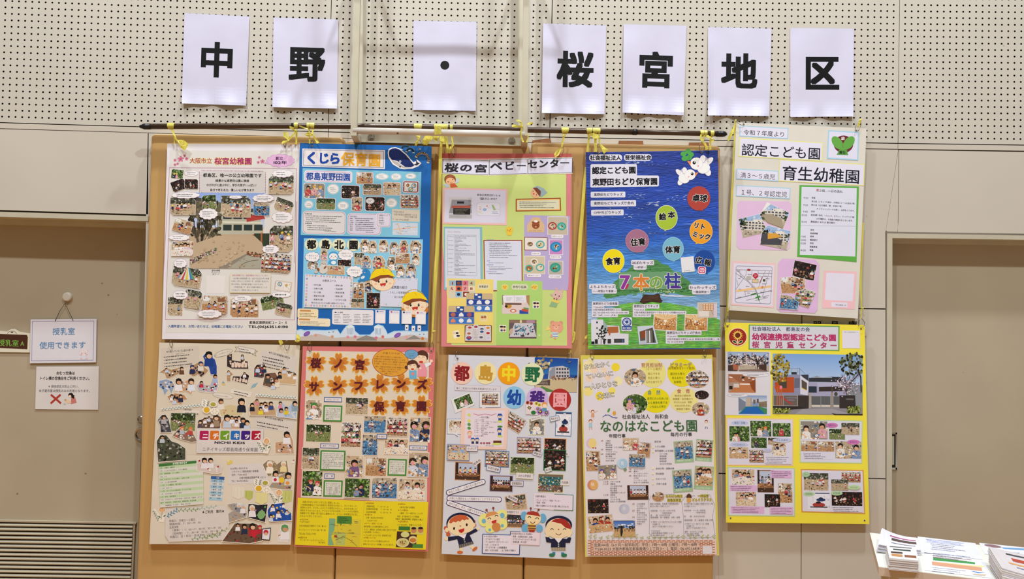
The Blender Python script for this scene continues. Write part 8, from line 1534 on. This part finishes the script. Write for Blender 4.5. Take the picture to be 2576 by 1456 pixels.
for i in range(40): S.blob(R.uniform(700, 925), R.uniform(1220, 1285), 12, R.choice(['#a8b05a', '#5a6428', '#c0c870', '#3a4218']), R); S.blob(R.uniform(1710, 1880), R.uniform(1200, 1285), 12, R.choice(['#9aa450', '#4a5420', '#b0b860', '#2f3612']), R)
S.view(1815, 1040, 5.021)
for q, bc_ in (([(62, 52), (908, 68), (905, 660), (72, 655)], '#eccdb0'), ([(985, 70), (1785, 88), (1778, 632), (990, 620)], '#c4d8a4'), ([(75, 670), (928, 688), (930, 1300), (82, 1292)], '#bcd4a8'), ([(1002, 700), (1795, 712), (1815, 1268), (1010, 1245)], '#d89a50')):
    S.p('white_sheet', 2).poly(q, bc_); cx = sum(p[0] for p in q)/4; cy = sum(p[1] for p in q)/4; S.poly([(x+(14 if x < cx else -14), y+(14 if y < cy else -14)) for x, y in q], '#dcdaea')
def jp(x0, y0, x1, y1, k, sd, n, **kw): S.photo(x0, y0, x1, y1, k, sd, n, border=0, **kw)
for a in ((100, 160, 352, 350, 'garden', 1, 2), (365, 92, 628, 288, 'garden', 2, 3), (645, 120, 872, 290, 'garden', 3, 1), (375, 302, 570, 435, 'garden', 4, 2), (588, 305, 745, 395, 'yard', 5, 3), (98, 425, 340, 565, 'table', 6, 3), (352, 455, 535, 618, 'crowd', 7, 4), (640, 372, 812, 535, 'table', 8, 2),
          (1002, 98, 1338, 325, 'big', 9, 2), (1360, 195, 1560, 328, 'park', 10, 3), (1515, 118, 1742, 265, 'yard', 11, 3), (1005, 345, 1210, 475, 'room', 12, 3), (1218, 350, 1425, 480, 'room', 13, 3), (1438, 352, 1768, 568, 'big', 14, 2),
          (132, 705, 415, 900, 'table', 15, 4), (455, 712, 660, 995, 'stage', 16, 2), (715, 880, 895, 1125, 'room', 17, 3), (182, 990, 438, 1165, 'table', 18, 3), (545, 1018, 740, 1182, 'dark', 19, 2),
          (1040, 752, 1350, 970, 'yard', 20, 6), (1515, 738, 1758, 870, 'crowd', 21, 5), (1388, 832, 1602, 968, 'yard', 22, 4), (1092, 1000, 1365, 1212, 'snow', 23, 0), (1392, 990, 1778, 1165, 'dark', 24, 8)):
    jp(a[0], a[1], a[2], a[3], a[4], 720+a[5], a[6], hat=['#e07a3a', None] if a[5] in (1, 2) else (['#e8e4e0', '#b02a38'] if a[5] in (20, 11) else None), shirt=['#b8283a', '#c03040', '#e8e6ea'] if a[5] in (21, 24) else None)
for cx, cy, rx, ry, c, t in ((230, 118, 108, 30, '#bcc8e8', '栽培・収穫'), (765, 335, 120, 28, '#c4cce8', 'さんま焼き'), (222, 392, 118, 30, '#c0c8e8', 'そら豆の皮むき'), (580, 462, 60, 22, '#c8cce8', 'やきいも'), (1395, 148, 75, 32, '#d07ab8', '園庭あそび'), (1668, 360, 80, 32, '#d07ab8', '室内あそび'), (1068, 768, 48, 34, '#a8cca0', 'リレー'), (1105, 1015, 72, 30, '#b4d4a8', '乳児体育会'), (1455, 1005, 75, 30, '#b4d4a8', '幼児音楽会'), (1675, 932, 82, 30, '#c0dca8', 'はれたのはら')):
    S.p('caption_oval', 3).ell(cx, cy, rx, ry, c, 0, 24).TC(t, cx, cy, rx*1.25, ry*.95, '#3a3458')
for (x0, y0, x1, y1, c) in ((548, 535, 882, 635, '#dcdaea'), (1022, 485, 1405, 578, '#dcdaea'), (618, 718, 888, 815, '#dcb4dc'), (105, 905, 450, 980, '#dcb4dc'), (115, 1172, 540, 1262, '#dcb4dc'), (612, 1178, 902, 1270, '#dcb4dc'), (1388, 1168, 1782, 1245, '#dcdaea')):
    S.p('text_card', 3).rr(x0, y0, x1, y1, c, 10).scrib(x0+14, y0+6, (x1-x0)*.9, y1-y0-10, 4 if y1-y0 > 80 else 3, '#5a4a68')
S.view(0, 0, 1); S.eyelets([(1830, 820), (2166, 827), (1838, 1303), (2175, 1309)], 1.5)
S.flush()
S = Sheet.__new__(Sheet)
# ---------------------------------------------------------------- name plate lettering
def wall_text(parent, items, d, col, name='lettering'):
    g = G()
    for ch, cx, cy, h in items:
        co, f, _ = glyph(ch)
        for ox, oy in ((.02, .02), (-.02, .02), (.02, -.02), (-.02, -.02)):
            g.add(list(P(cx+(co[:, 0]-.5+ox)*h, cy-(co[:, 1]-.38+oy)*h, d+len(g.f)*1e-7)), f)
    cc = lin(col); return mesh(name, g.v, g.f, 'print', parent, cols=[cc]*len(g.v))
for ch, x in (('器', 2056), ('具', 2100), ('庫', 2145)): wall_text(SIGN_PLATE, [(ch, x, 818, 24)], .0048, '#141210', 'character')

# ---------------------------------------------------------------- notices on the left door
DD = -.147
N = Sheet('laminated_notice', [(77, 803), (243, 801.5), (241.5, 911), (75, 913.5)], DD+.006, 'white laminated notice with blue characters hanging by a dark cord from a round hook', 'notice', board='#dcd9e2', thick=.004)
N.view(0, 700, 4.045).p('border_line', 1).line([(330, 436), (955, 433), (948, 832), (322, 838)], 4, '#7478a0', closed=True)
N.p('lettering', 2).T('授乳室', 533, 540, 232, 76, '#5f8cb8', b=.012).p('lettering', 2).T('使用できます', 400, 682, 475, 76, '#5f8cb8', b=.012)
N.p('bear_print', 2).ell(820, 735, 14, 12, '#e6d4d8').ell(885, 735, 14, 12, '#e6d4d8').ell(852, 760, 40, 36, '#e8dade').ell(852, 806, 26, 20, '#d4dcec').ell(835, 762, 4, 6, '#8a6a70').ell(868, 762, 4, 6, '#8a6a70').ell(828, 775, 9, 6, '#e8a8a8').ell(878, 775, 9, 6, '#e8a8a8').ell(828, 815, 14, 8, '#ecc4c0').ell(880, 815, 14, 8, '#ecc4c0').flush()
hk = empty('magnet_hook', tuple(P(172, 747, DD)), label='round grey-white magnet hook on the left door above the laminated notice', cat='hook')
c = P(172, 746.5, -.15); G().disc(c, [(.021, 0), (.022, .008), (.020, .016), (.016, .018), (.0001, .0185)], 28).out('magnet', 'knob', hk, smooth=False)
G().tube([P(168, 756, DD), P(165, 762, DD+.012), P(163, 765, DD+.004)], .0018, 8).out('hook', 'chrome', hk)
cd = G(); cd.tube([P(138.5, 807, DD+.008), P(150, 783, DD+.009), P(163.5, 763, DD+.009), P(174, 785, DD+.009), P(184, 806, DD+.008)], .0013, 8)
cdo = cd.out('hanging_cord', 'cord'); cdo['label'] = 'thin dark cord looped from the magnet hook to the laminated notice'; cdo['category'] = 'cord'
N2 = Sheet('taped_notice', [(91.5, 921.5), (249, 921), (247, 1030.5), (88.5, 1029)], DD+.001, 'white notice with black lines and a red cross taped below the laminated notice', 'notice', board='#dad5d4', thick=.0008)
N2.view(0, 700, 4.045).p('lettering', 2).T('おむつ交換は', 572, 962, 190, 38, '#1e1e22', b=.022).p('lettering', 2).T('トイレ横の交換台をご利用ください。', 400, 1015, 530, 38, '#1e1e22', b=.022).p('lettering', 2).T('※感染症拡大防止に伴い、', 492, 1098, 325, 32, '#66666c').p('lettering', 2).T('女子更衣室は授乳のみの利用となります。', 395, 1143, 535, 32, '#55555c')
N2.p('red_cross_print', 2).line([(522, 1186), (616, 1268)], 20, '#b03a30').line([(612, 1186), (520, 1268)], 20, '#b03a30')
N2.p('mother_print', 2).poly([(725, 1215), (765, 1210), (780, 1265), (720, 1278)], '#c87a74').ell(720, 1188, 26, 24, '#221a18').poly([(735, 1180), (758, 1190), (752, 1225), (730, 1215)], '#221a18').ell(712, 1200, 14, 14, '#f0d4bc').poly([(655, 1240), (700, 1235), (730, 1262), (690, 1275)], '#e8c8a4').ell(665, 1236, 12, 9, '#c8a070').scrib(645, 1270, 30, 18, 2, '#8a9a9a').flush()
N3 = Sheet('door_sign', [(-40, 829), (76, 838), (75, 886.5), (-40, 885)], DD+.003, 'brown room sign with green characters in a cream frame, cut off at the left edge', 'sign', board='#ddd8c4', thick=.004)
N3.view(0, 700, 4.045).p('roof_trim', 1).poly([(-60, 530), (0, 540), (75, 540), (118, 512), (135, 515), (150, 510), (200, 542), (300, 560), (300, 600), (-60, 590)], '#ddd8c4').arc(122, 568, 46, 185, 355, 4, '#5a4030', ry=32).ell(122, 548, 14, 6, '#3a2a20')
N3.p('brown_panel', 2).poly([(-120, 545), (0, 565), (275, 575), (283, 600), (278, 720), (0, 708), (-120, 700)], '#4a2a1e')
N3.p('lettering', 3).T('授乳室', -20, 652, 212, 72, '#7ab04a', b=.012).T('A', 208, 660, 42, 62, '#8ab45a', b=.012).flush()

# ---------------------------------------------------------------- rings, hooks and yellow string
def ring(x0, y0, x1, y1, d, label, r=.0011, kind='metal_ring', group='metal rings holding the posters'):
    """wire loop from its top (x0,y0) down to the eyelet (x1,y1)"""
    cx, cy = (x0+x1)/2, (y0+y1)/2; h = math.hypot(x1-x0, y1-y0)/2; a = math.atan2(y1-y0, x1-x0); w = max(h*.45, 2.2); pts = []
    for k in range(21):
        t = 2*math.pi*k/20; u, v = h*math.cos(t), w*math.sin(t); pts.append(P(cx+u*math.cos(a)-v*math.sin(a), cy+u*math.sin(a)+v*math.cos(a), d+.006*math.sin(t)))
    o = G().tube(pts, r, 6, cap=False).out(kind, 'wire', smooth=True); setp(o, label, 'ring', group); return o
RD = DB+.006
for x0, y0, x1, y1, d, t in ((717, 356, 716.5, 369, RD, 'top right corner of the white kindergarten poster'), (785, 352, 785, 368, RD, 'top left corner of the blue whale poster'), (1054, 352, 1056, 376, RD, 'top right corner of the blue whale poster'),
        (1138, 370, 1141, 391, RD, 'top left corner of the pink baby centre poster'), (1417, 371, 1405, 392, RD, 'top right corner of the pink baby centre poster'), (1506, 362, 1507, 386, RD, 'top left corner of the painted sea poster'), (1766, 357, 1765.5, 384, RD, 'top right corner of the painted sea poster'),
        (430, 857, 431, 873, RD, 'top left corner of the cream collage poster'), (722.5, 856, 721.5, 881, RD, 'top right corner of the cream collage poster'), (779, 862, 779.5, 884, RD, 'top left corner of the cherry-blossom letter poster'), (1085, 860, 1085, 884, RD, 'top right corner of the cherry-blossom letter poster'),
        (1150, 884, 1151, 903, RD, 'top left corner of the pale blue poster'), (1434, 887, 1432, 911, RD, 'top right corner of the pale blue poster'), (1490, 884, 1490, 904, RD, 'top left corner of the yellow-edged brick band poster'), (1774, 879, 1773, 898, RD, 'top right corner of the yellow-edged brick band poster'),
        (1851, 300, 1871, 313, .04, 'top left corner of the cream handmade poster'), (2164, 306, 2154, 329, .04, 'top right corner of the cream handmade poster'), (1829, 795, 1830, 821, .04, 'top left corner of the bright yellow poster')):
    ring(x0, y0, x1, y1, d, 'small metal wire ring at the '+t)
o = G().tube([P(x, y, .042+z) for x, y, z in ((2160.5, 820, -.004), (2160, 812, 0), (2163, 804, 0), (2167, 801, 0), (2171, 804, 0), (2175, 812, .002), (2174, 819, .004), (2168, 823.5, .003), (2165, 822, -.004))], .0013, 8).out('metal_ring', 'wire', smooth=True)
setp(o, 'larger bent wire ring at the top right corner of the bright yellow poster', 'ring', 'metal rings holding the posters')
def tie(label, loops=(), strands=(), bows=(), knots=()):
    first = (loops[0][0], poley(loops[0][0])) if loops else ((strands or bows)[0][0][0])
    r = empty('string_tie', tuple(P(first[0], first[1], PD)), label=label, cat='string', group='yellow plastic string ties')
    for x, w, d, yb in loops:                       # wrapped over the pole, gathered below
        y = poley(x) if d is None else yb-9; dd = PD if d is None else d; g = G(); n = 9; v = []; f = []
        for k in range(n):
            t = math.radians(-95+k*205/(n-1)); rr = .0150
            for s_ in (-1, 1):
                ww = w*(1-.45*max(0, k-4)/4); p = P(x+s_*ww/2, y, dd); p = p+np.array([0, -rr*math.cos(t), -rr*math.sin(t)*-1*-1]); p[2] = P(x, y, dd)[2]-rr*math.sin(t); v.append(p)
        for k in range(n-1): f.append((2*k, 2*k+1, 2*k+3, 2*k+2))
        v2 = [p+np.array([0, .0008 if i < n else .0008, 0]) for i, p in enumerate(v)]
        g.add(v, f); g.out('wrapped_loop', 'ribbon', r)
    for pts, w, d in strands: ribbon_g(G(), pts, w, d).out('strand', 'ribbon', r)
    for pts, w, d in bows: ribbon_g(G(), pts, w, d).out('bow', 'ribbon', r)
    for x, y, s_, d in knots:
        c = P(x, y, d); g = G(); rs = [.2, .8, 1, .85, .3]
        g.tube([c+np.array([0, 0, (k-2)*s_*.0009]) for k in range(5)], [q*s_*.0011 for q in rs], 7); g.out('knot', 'ribbon', r)
F1 = PD+.018; B1 = PD-.006
tie('yellow string tie with a fanned tail at the left end of the pole', [(432, 17, None, 0)], [([(434, 326), (437, 337), (441, 347), (447, 356)], [6, 4.5, 5, 3], F1), ([(438, 345), (439, 362)], 3, F1-.01)], [([(448, 353), (458, 357), (466, 364), (463, 373), (455, 370)], [3, 12, 17, 12, 5], F1), ([(448, 355), (452, 364), (456, 369)], [3, 4, 5], F1+.002)], [(447, 355, 3.4, F1)])
tie('yellow string tie with two loops above the white kindergarten poster, right corner', [(746, 10, None, 0)], [([(745, 326), (741, 336), (731, 346), (725, 354), (717, 358)], [6, 5, 5, 4, 3], F1), ([(746, 330), (745.5, 362)], [5, 4], F1-.016), ([(752, 316), (762, 320), (775, 324)], [4, 3, 2], F1-.002)], [([(725, 353), (716, 342), (715, 334), (722, 335), (725, 348)], [3, 7, 7, 6, 3], F1), ([(742, 329), (732, 321), (728, 318), (740, 322)], [3, 6, 4, 3], F1), ([(725, 355), (713, 357), (710, 361)], [4, 6, 5], F1)], [(725, 354, 3.2, F1), (744, 329, 3.6, F1)])
tie('yellow string tie with a flat bow above the top left corner of the whale poster', [(777, 8, None, 0), (787, 11, None, 0)], [([(778, 325), (778.5, 334), (779, 361)], [5, 3, 4], F1-.01), ([(787, 326), (786, 335), (793, 348), (800, 360)], [6, 3, 5, 7], F1)], [([(785, 337), (774, 335), (769, 338), (776, 341), (786, 339)], [3, 6, 7, 5, 3], F1)], [(785, 337, 3.4, F1)])
tie('yellow string tie hanging behind the white tube above the whale poster, right corner', [(1052, 20, None, 0)], [([(1052, 340), (1053, 347), (1054, 353)], [11, 7, 3], PD+.03), ([(1052, 353), (1048, 360), (1045, 366)], [4, 6, 5], PD+.02)], (), [(1053, 352, 2.6, PD+.03)])
tie('wide yellow string tie wrapped round pole and white tube with hanging folds', [(1101, 17, None, 0)], [([(1101, 317), (1101, 326), (1102, 338)], [13, 17, 17], .182), ([(1086, 341), (1074, 350), (1067, 358), (1066, 364)], [14, 18, 12, 5], .118), ([(1080, 341), (1076, 354), (1071, 364)], [6, 11, 6], .122), ([(1097, 341), (1096, 350), (1098, 356)], [17, 10, 3], .126), ([(1112, 341), (1111, 352), (1114, 360)], [10, 13, 5], .114)], (), ())
tie('long yellow strand running down the right side of the blue poster', [(1113, 8, None, 0)], [([(1113, 326), (1112, 341), (1109.5, 368), (1107.5, 400), (1106.5, 470), (1102.5, 560), (1099, 640), (1095, 700), (1091, 770), (1089, 815), (1088, 835)], [6, 6, 6, 8, 8, 8, 9.5, 9, 6, 4, 3], DB+.012), ([(1088, 833), (1087, 848), (1085.5, 862)], [3, 3, 2.5], DB+.012)], [([(1088, 833), (1093, 832), (1097, 833)], [2, 3, 3], DB+.014)], [(1088, 834, 2, DB+.013)])
tie('yellow string loops hanging in a V above the pink poster, left corner', [(1122, 10, None, 0), (1136, 7, None, 0)], [([(1122, 341), (1124, 352), (1126, 372), (1127, 384)], [6, 5, 6, 7], DB+.012), ([(1122, 343), (1119, 356), (1117, 362)], [4, 6, 5], DB+.008), ([(1137, 341), (1138.5, 356), (1139, 368)], [5, 4, 7], DB+.014), ([(1136, 369), (1132, 378), (1129, 385)], [8, 7, 6], DB+.013)], (), [(1138, 370, 2.6, DB+.014)])
tie('yellow string bow tied round the right upright of the guard frame', (), [([(1314, 319), (1311, 328), (1310.5, 340), (1314, 351), (1317, 357)], [5, 4, 4, 5, 4], .178), ([(1328, 336), (1328, 348), (1325, 358)], [3, 3, 4], .175)], [([(1314, 318), (1311, 308), (1305, 303), (1298, 303)], [4, 5, 5, 4], .18), ([(1314, 318), (1300, 318), (1288, 316)], [4, 7, 6], .18), ([(1327, 313), (1334, 310), (1341, 309.5)], [4, 6, 4], .18)], [(1314, 318, 3, .18)])
tie('yellow string tie with a long leaf-shaped loop above the pink poster, right corner', [(1421, 18, None, 0)], [([(1419.5, 338), (1418.5, 344), (1415, 358), (1413, 370)], [9, 5, 5, 4], F1-.012)], [([(1414, 371), (1403, 379), (1396, 388), (1396, 393), (1404, 389), (1412, 374)], [3, 5, 5, 6, 5, 3], DB+.02)], [(1418, 341, 3, F1-.008), (1414, 371, 2.6, DB+.018)])
tie('yellow string tie with crumpled end above the painted sea poster, left corner', [(1482, 14, None, 0), (1497, 13, None, 0), (1506.5, 6, None, 0)], [([(1482, 339), (1481, 350), (1478, 382)], [8, 5, 6], F1-.014), ([(1497, 340), (1498, 352), (1498, 382)], [7, 6, 7], F1-.014), ([(1506.5, 336), (1507, 347), (1508, 360)], [4, 4, 4], F1-.01), ([(1509, 362), (1516, 372), (1525, 382)], [3, 9, 15], F1-.016)], [([(1480, 339), (1488, 338), (1495, 336)], [3, 6, 4], F1), ([(1488, 342), (1494, 342), (1502, 344), (1503, 350)], [4, 13, 11, 5], F1)], [(1506.5, 346, 2.8, F1-.01)])
tie('long yellow strand hanging between the pink and painted sea posters', (), [([(1473.5, 420), (1471, 450), (1466, 520), (1460, 590), (1457, 640), (1450, 705), (1444, 765), (1441, 830), (1440, 862), (1436.5, 876), (1435, 889)], [4, 7, 8, 9, 9.5, 9, 7, 5, 4, 3, 2.5], DB-.004)], [([(1440, 862), (1444, 850), (1446, 836), (1443.5, 834)], [3, 4, 4, 3], DB+.002)], [(1440, 862, 2.4, DB)])
tie('yellow string tie with a long loop above the painted sea poster, right corner', [(1765, 9, None, 0), (1774, 8, None, 0)], [([(1764, 338), (1762, 346), (1766, 354)], [4, 5, 4], F1), ([(1773, 340), (1769, 350), (1766, 357)], [4, 5, 4], F1), ([(1767, 356), (1773, 362), (1779, 376)], [4, 6, 8], F1-.014)], (), [(1766.5, 357, 2.6, F1-.004)])
tie('yellow string tie with a small bow at the right end of the pole', [(1790.5, 9, None, 0)], [([(1790, 341), (1787, 350), (1787, 376)], [6, 4, 5], F1-.012)], [([(1788, 347), (1780, 342), (1777, 341), (1783, 345)], [3, 6, 5, 3], F1), ([(1787, 348), (1792, 352), (1794, 357)], [4, 8, 6], F1)], [(1787.5, 347, 3, F1)])
tie('long yellow strand down the left side of the cream handmade poster', (), [([(1851, 300), (1849.5, 330), (1848, 374), (1844, 456), (1840, 520), (1836, 600), (1833.5, 680), (1831.5, 750), (1830, 780), (1829, 796)], [4, 5, 6, 6, 6.5, 6.5, 5, 4, 3, 2], .030), ([(1834, 640), (1829, 770), (1826, 800), (1822, 824)], [2, 3, 3, 4], .012)], [([(1850, 306), (1848, 318), (1841, 334), (1834, 348), (1832, 355)], [4, 5, 7, 7, 3], .034), ([(1831, 783), (1835, 772)], [3, 2], .036)], [(1850, 305, 3, .034)])
tie('yellow strand down the right side of the cream handmade poster to the bent ring', (), [([(2171, 560), (2168, 640), (2165, 700), (2166, 740), (2167.5, 771), (2166.5, 786), (2166.5, 801)], [4, 5, 6, 5, 4, 3, 2.5], .026)], [([(2168, 772), (2171, 774), (2171, 779)], [3, 3, 3], .028)], [(2167.5, 774, 2.4, .027)])
tie('yellow string end with two grey wire tails above the cream poster, right corner', (), [([(2166, 298), (2162, 309), (2159, 320)], [4, 6, 4], .036)], (), [(2164, 302, 2.2, .036)])
for pts in ([(2162, 311), (2170, 299), (2175, 295)], [(2161, 312), (2165, 300), (2167, 296)]):
    o = G().tube([P(x, y, .03) for x, y in pts], .0011, 6).out('wire_tail', 'wire'); o['label'] = 'short bent wire end above the right corner of the cream poster, '+('longer one' if pts[0][0] > 2161 else 'shorter one'); o['category'] = 'wire'
tie('small yellow string lump below the white kindergarten poster', (), (), [([(701, 857), (706, 858), (709, 862), (705, 867)], [5, 9, 8, 4], DB+.004)], [(704, 862, 3, DB+.002)])
tie('crumpled yellow string end between the lower corners of the white and blue posters', (), (), [([(748, 841), (750, 848), (751, 855), (750, 859)], [6, 9, 9, 4], DB+.014), ([(742, 856), (749, 859), (753, 857)], [3, 5, 3], DB+.004)], [(750, 850, 3.4, DB+.012)])
tie('short yellow string holding the bottom of the whale poster to the blossom poster', (), [([(780, 852), (780, 865)], [3, 3], DB-.004)], (), ())
tie('short yellow string at the lower left edge of the painted sea poster', (), (), [([(1479, 842), (1474, 848), (1472, 852)], [3, 6, 3], DB-.004)], ())

# ---------------------------------------------------------------- table with leaflets, bottom right
TZ = .70
A_, B_ = Pz(2210.5, 1425, TZ), Pz(2499, 1461, TZ); L_ = Pz(2207, 1373, TZ)
ux = (B_-A_)/np.linalg.norm(B_-A_); uy = np.array([-ux[1], ux[0], 0.0])
tb = empty('leaflet_table', (float(A_[0]), float(A_[1]), 0.0), label='white table with beige edges covered in leaflets, cut off at the lower right corner', cat='table')
def obox(g, o, a0, a1, b0, b1, z0, z1):
    v = [o+ux*a+uy*b+np.array([0, 0, z-o[2]]) for z in (z0, z1) for b in (b0, b1) for a in (a0, a1)]
    return g.add(v, [(0, 2, 3, 1), (4, 5, 7, 6), (0, 1, 5, 4), (2, 6, 7, 3), (0, 4, 6, 2), (1, 3, 7, 5)])
DEP = .47
obox(G(), A_, 0, 1.5, 0, DEP, TZ-.002, TZ).out('tabletop', 'table', tb)
obox(G(), A_, 0, 1.5, 0, DEP, TZ-.032, TZ-.002).out('edge_band', 'edge', tb, label='beige edge band')
for a in (.04, 1.42):
    for b in (.04, DEP-.07): obox(G(), A_, a, a+.03, b, b+.03, 0, TZ-.032).out('leg', 'steel', tb)
class Zmap:
    def __init__(s, z): s.z = z
    def __call__(s, X, Y, Z): return np.array([Pz(x, y, s.z+q) for x, y, q in zip(X.ravel(), Y.ravel(), Z.ravel())])
def flat(name, quad, z, label, cat='leaflet', board='#e2e2f0', th=.0006, gp='leaflets laid out on the table'):
    return Sheet(name, quad, 0, label, cat, board=board, thick=th, mapper=Zmap(z), group=gp)
f = flat('leaflet', [(2308, 1349), (2454, 1366), (2472, 1407), (2318, 1390)], TZ+.001, 'white leaflet with small blue and black print at the back of the table', board='#dcdcf0')
f.slope = .112; f.lean = .3
f.view(2176, 1300, 6.44).p('lettering', 1).scrib(985, 350, 620, 60, 3, '#4a68a8', a=.11).scrib(1060, 420, 600, 110, 4, '#5a5a66', a=.11).scrib(1100, 570, 620, 90, 3, '#6a6a78', a=.11).flush()
f = flat('leaflet', [(2325, 1389), (2474, 1409), (2497, 1454), (2326, 1434)], TZ+.001, 'white leaflet with green and orange bands at the front edge of the table', board='#e0e2ea')
f.view(2176, 1300, 6.44).p('green_band', 1).poly([(1102, 650), (1780, 735), (1785, 765), (1105, 700)], '#3f9350').p('yellow_band', 1).poly([(1130, 722), (1640, 775), (1920, 790), (1925, 815), (1100, 735)], '#e6d690').p('orange_band', 1).poly([(1082, 720), (1890, 818), (1900, 878), (1088, 778)], '#d09a7c').p('blue_print', 1).poly([(1705, 870), (1950, 905), (1830, 910)], '#5a8ac8').poly([(1730, 915), (1970, 930), (1940, 955), (1770, 940)], '#c8b49a').p('lettering', 1).scrib(1090, 610, 700, 60, 2, '#8a5a5a', a=.11).scrib(1090, 800, 560, 90, 3, '#9a9aa8', a=.11).flush()
f = flat('leaflet', [(2463, 1365), (2640, 1383), (2660, 1420), (2477, 1393)], TZ+.001, 'leaflet with red and blue pictures at the back right of the table', board='#dedeee')
f.view(2176, 1300, 6.44).p('picture_print', 1).ell(2070, 470, 140, 22, '#8a6a70', 8).poly([(2200, 490), (2576, 510), (2576, 540), (2250, 515)], '#6a9ac8').p('lettering', 1).scrib(2010, 520, 560, 90, 2, '#3a3a44', a=.09).flush()
def stack(name, top, n, th, label, fan=0.0, curl=0.0, board='#dfdde8', gp='stacks of leaflets on the table', deco=None, seed=1):
    """pile of sheets: each sheet is its own thin part"""
    R = random.Random(seed); z0 = TZ+.0006
    q = np.array(top, float); base = np.array([Pz(x, y, TZ+n*th) for x, y in top])
    r = empty(name, tuple(base.mean(0)*[1, 1, 0]+np.array([0, 0, TZ])), label=label, cat='leaflets', group=gp)
    for i in range(n):
        z = z0+(i+1)*th; off = ux*R.uniform(-.002, .002)+uy*R.uniform(-.002, .002)-uy*fan*(n-i)+ux*R.uniform(-.001, .001)
        nx = 8; V = []; 
        for k in range(nx+1):
            u = k/nx; a = base[0]*(1-u)+base[1]*u; b = base[3]*(1-u)+base[2]*u; lift = curl*(1-u)**2*(.35+.65*i/n)
            for p, m_ in ((a, 1.0), (b, .35)):
                w = p+off; V.append((w[0]+curl*.25*(1-u)**2*i/n, w[1], z+lift*m_))
        Fc = [(2*k, 2*k+1, 2*k+3, 2*k+2) for k in range(nx)]; m2 = len(V); V += [(a, b, c-th*.8) for a, b, c in V]; Fc += [(m2+2*k, m2+2*k+2, m2+2*k+3, m2+2*k+1) for k in range(nx)]
        Fc += [(2*k, 2*k+2, m2+2*k+2, m2+2*k) for k in range(nx)]+[(2*k+1, m2+2*k+1, m2+2*k+3, 2*k+3) for k in range(nx)]+[(0, m2, m2+1, 1), (2*nx, 2*nx+1, m2+2*nx+1, m2+2*nx)]
        cc = lin(board if i % 3 else '#cdc6c8'); mesh('sheet', V, Fc, 'print', r, cols=[cc]*len(V))
    if deco:
        for (u0, v0, u1, v1, c) in deco:
            g = []; 
            for k in range(5):
                u = u0+(u1-u0)*k/4
                for v in (v0, v1):
                    a = base[0]*(1-u)+base[1]*u; b = base[3]*(1-u)+base[2]*u; la = curl*(1-u)**2; w = a*(1-v)+b*v+off
                    g.append((w[0]+curl*.25*(1-u)**2, w[1], z+la*(1-v)+la*.35*v+.0006))
            mesh('print_block', g, [(2*k, 2*k+1, 2*k+3, 2*k+2) for k in range(4)], 'print', r, cols=[lin(c)]*len(g))
    return r
stack('leaflet_stack', [(2214, 1348), (2305, 1352), (2316, 1383), (2206, 1376)], 9, .0026, 'curled pile of white leaflets at the back left corner of the table', curl=.035, deco=[(.25, .25, .95, .32, '#b05a8a'), (.3, .4, .95, .58, '#5a4a48'), (.3, .72, .9, .76, '#6a6a78')], seed=3)
stack('leaflet_stack', [(2229, 1370), (2303, 1376), (2309.5, 1410), (2236.5, 1403)], 12, .0036, 'thick neat pile of small leaflets at the front left of the table', board='#e0dcdc', deco=[(.1, .1, .85, .16, '#5a5a60'), (.2, .28, .8, .38, '#3a4a4a'), (.1, .5, .5, .62, '#4a3a38'), (.1, .68, .48, .85, '#c08a5a'), (.55, .68, .95, .85, '#8a5a44')], seed=4)
stack('leaflet_stack', [(2482, 1386), (2640, 1402), (2680, 1470), (2515, 1432)], 10, .0052, 'fanned pile of glossy leaflets cut off at the right edge of the table', fan=.004, curl=.02, board='#d8d2d0', deco=[(.25, .15, .8, .22, '#4a4a50'), (.3, .35, .55, .5, '#b04a3a'), (.6, .45, .9, .55, '#c86a3a'), (.2, .6, .8, .66, '#d89a5a'), (.3, .75, .7, .8, '#8a8aa0')], seed=5)
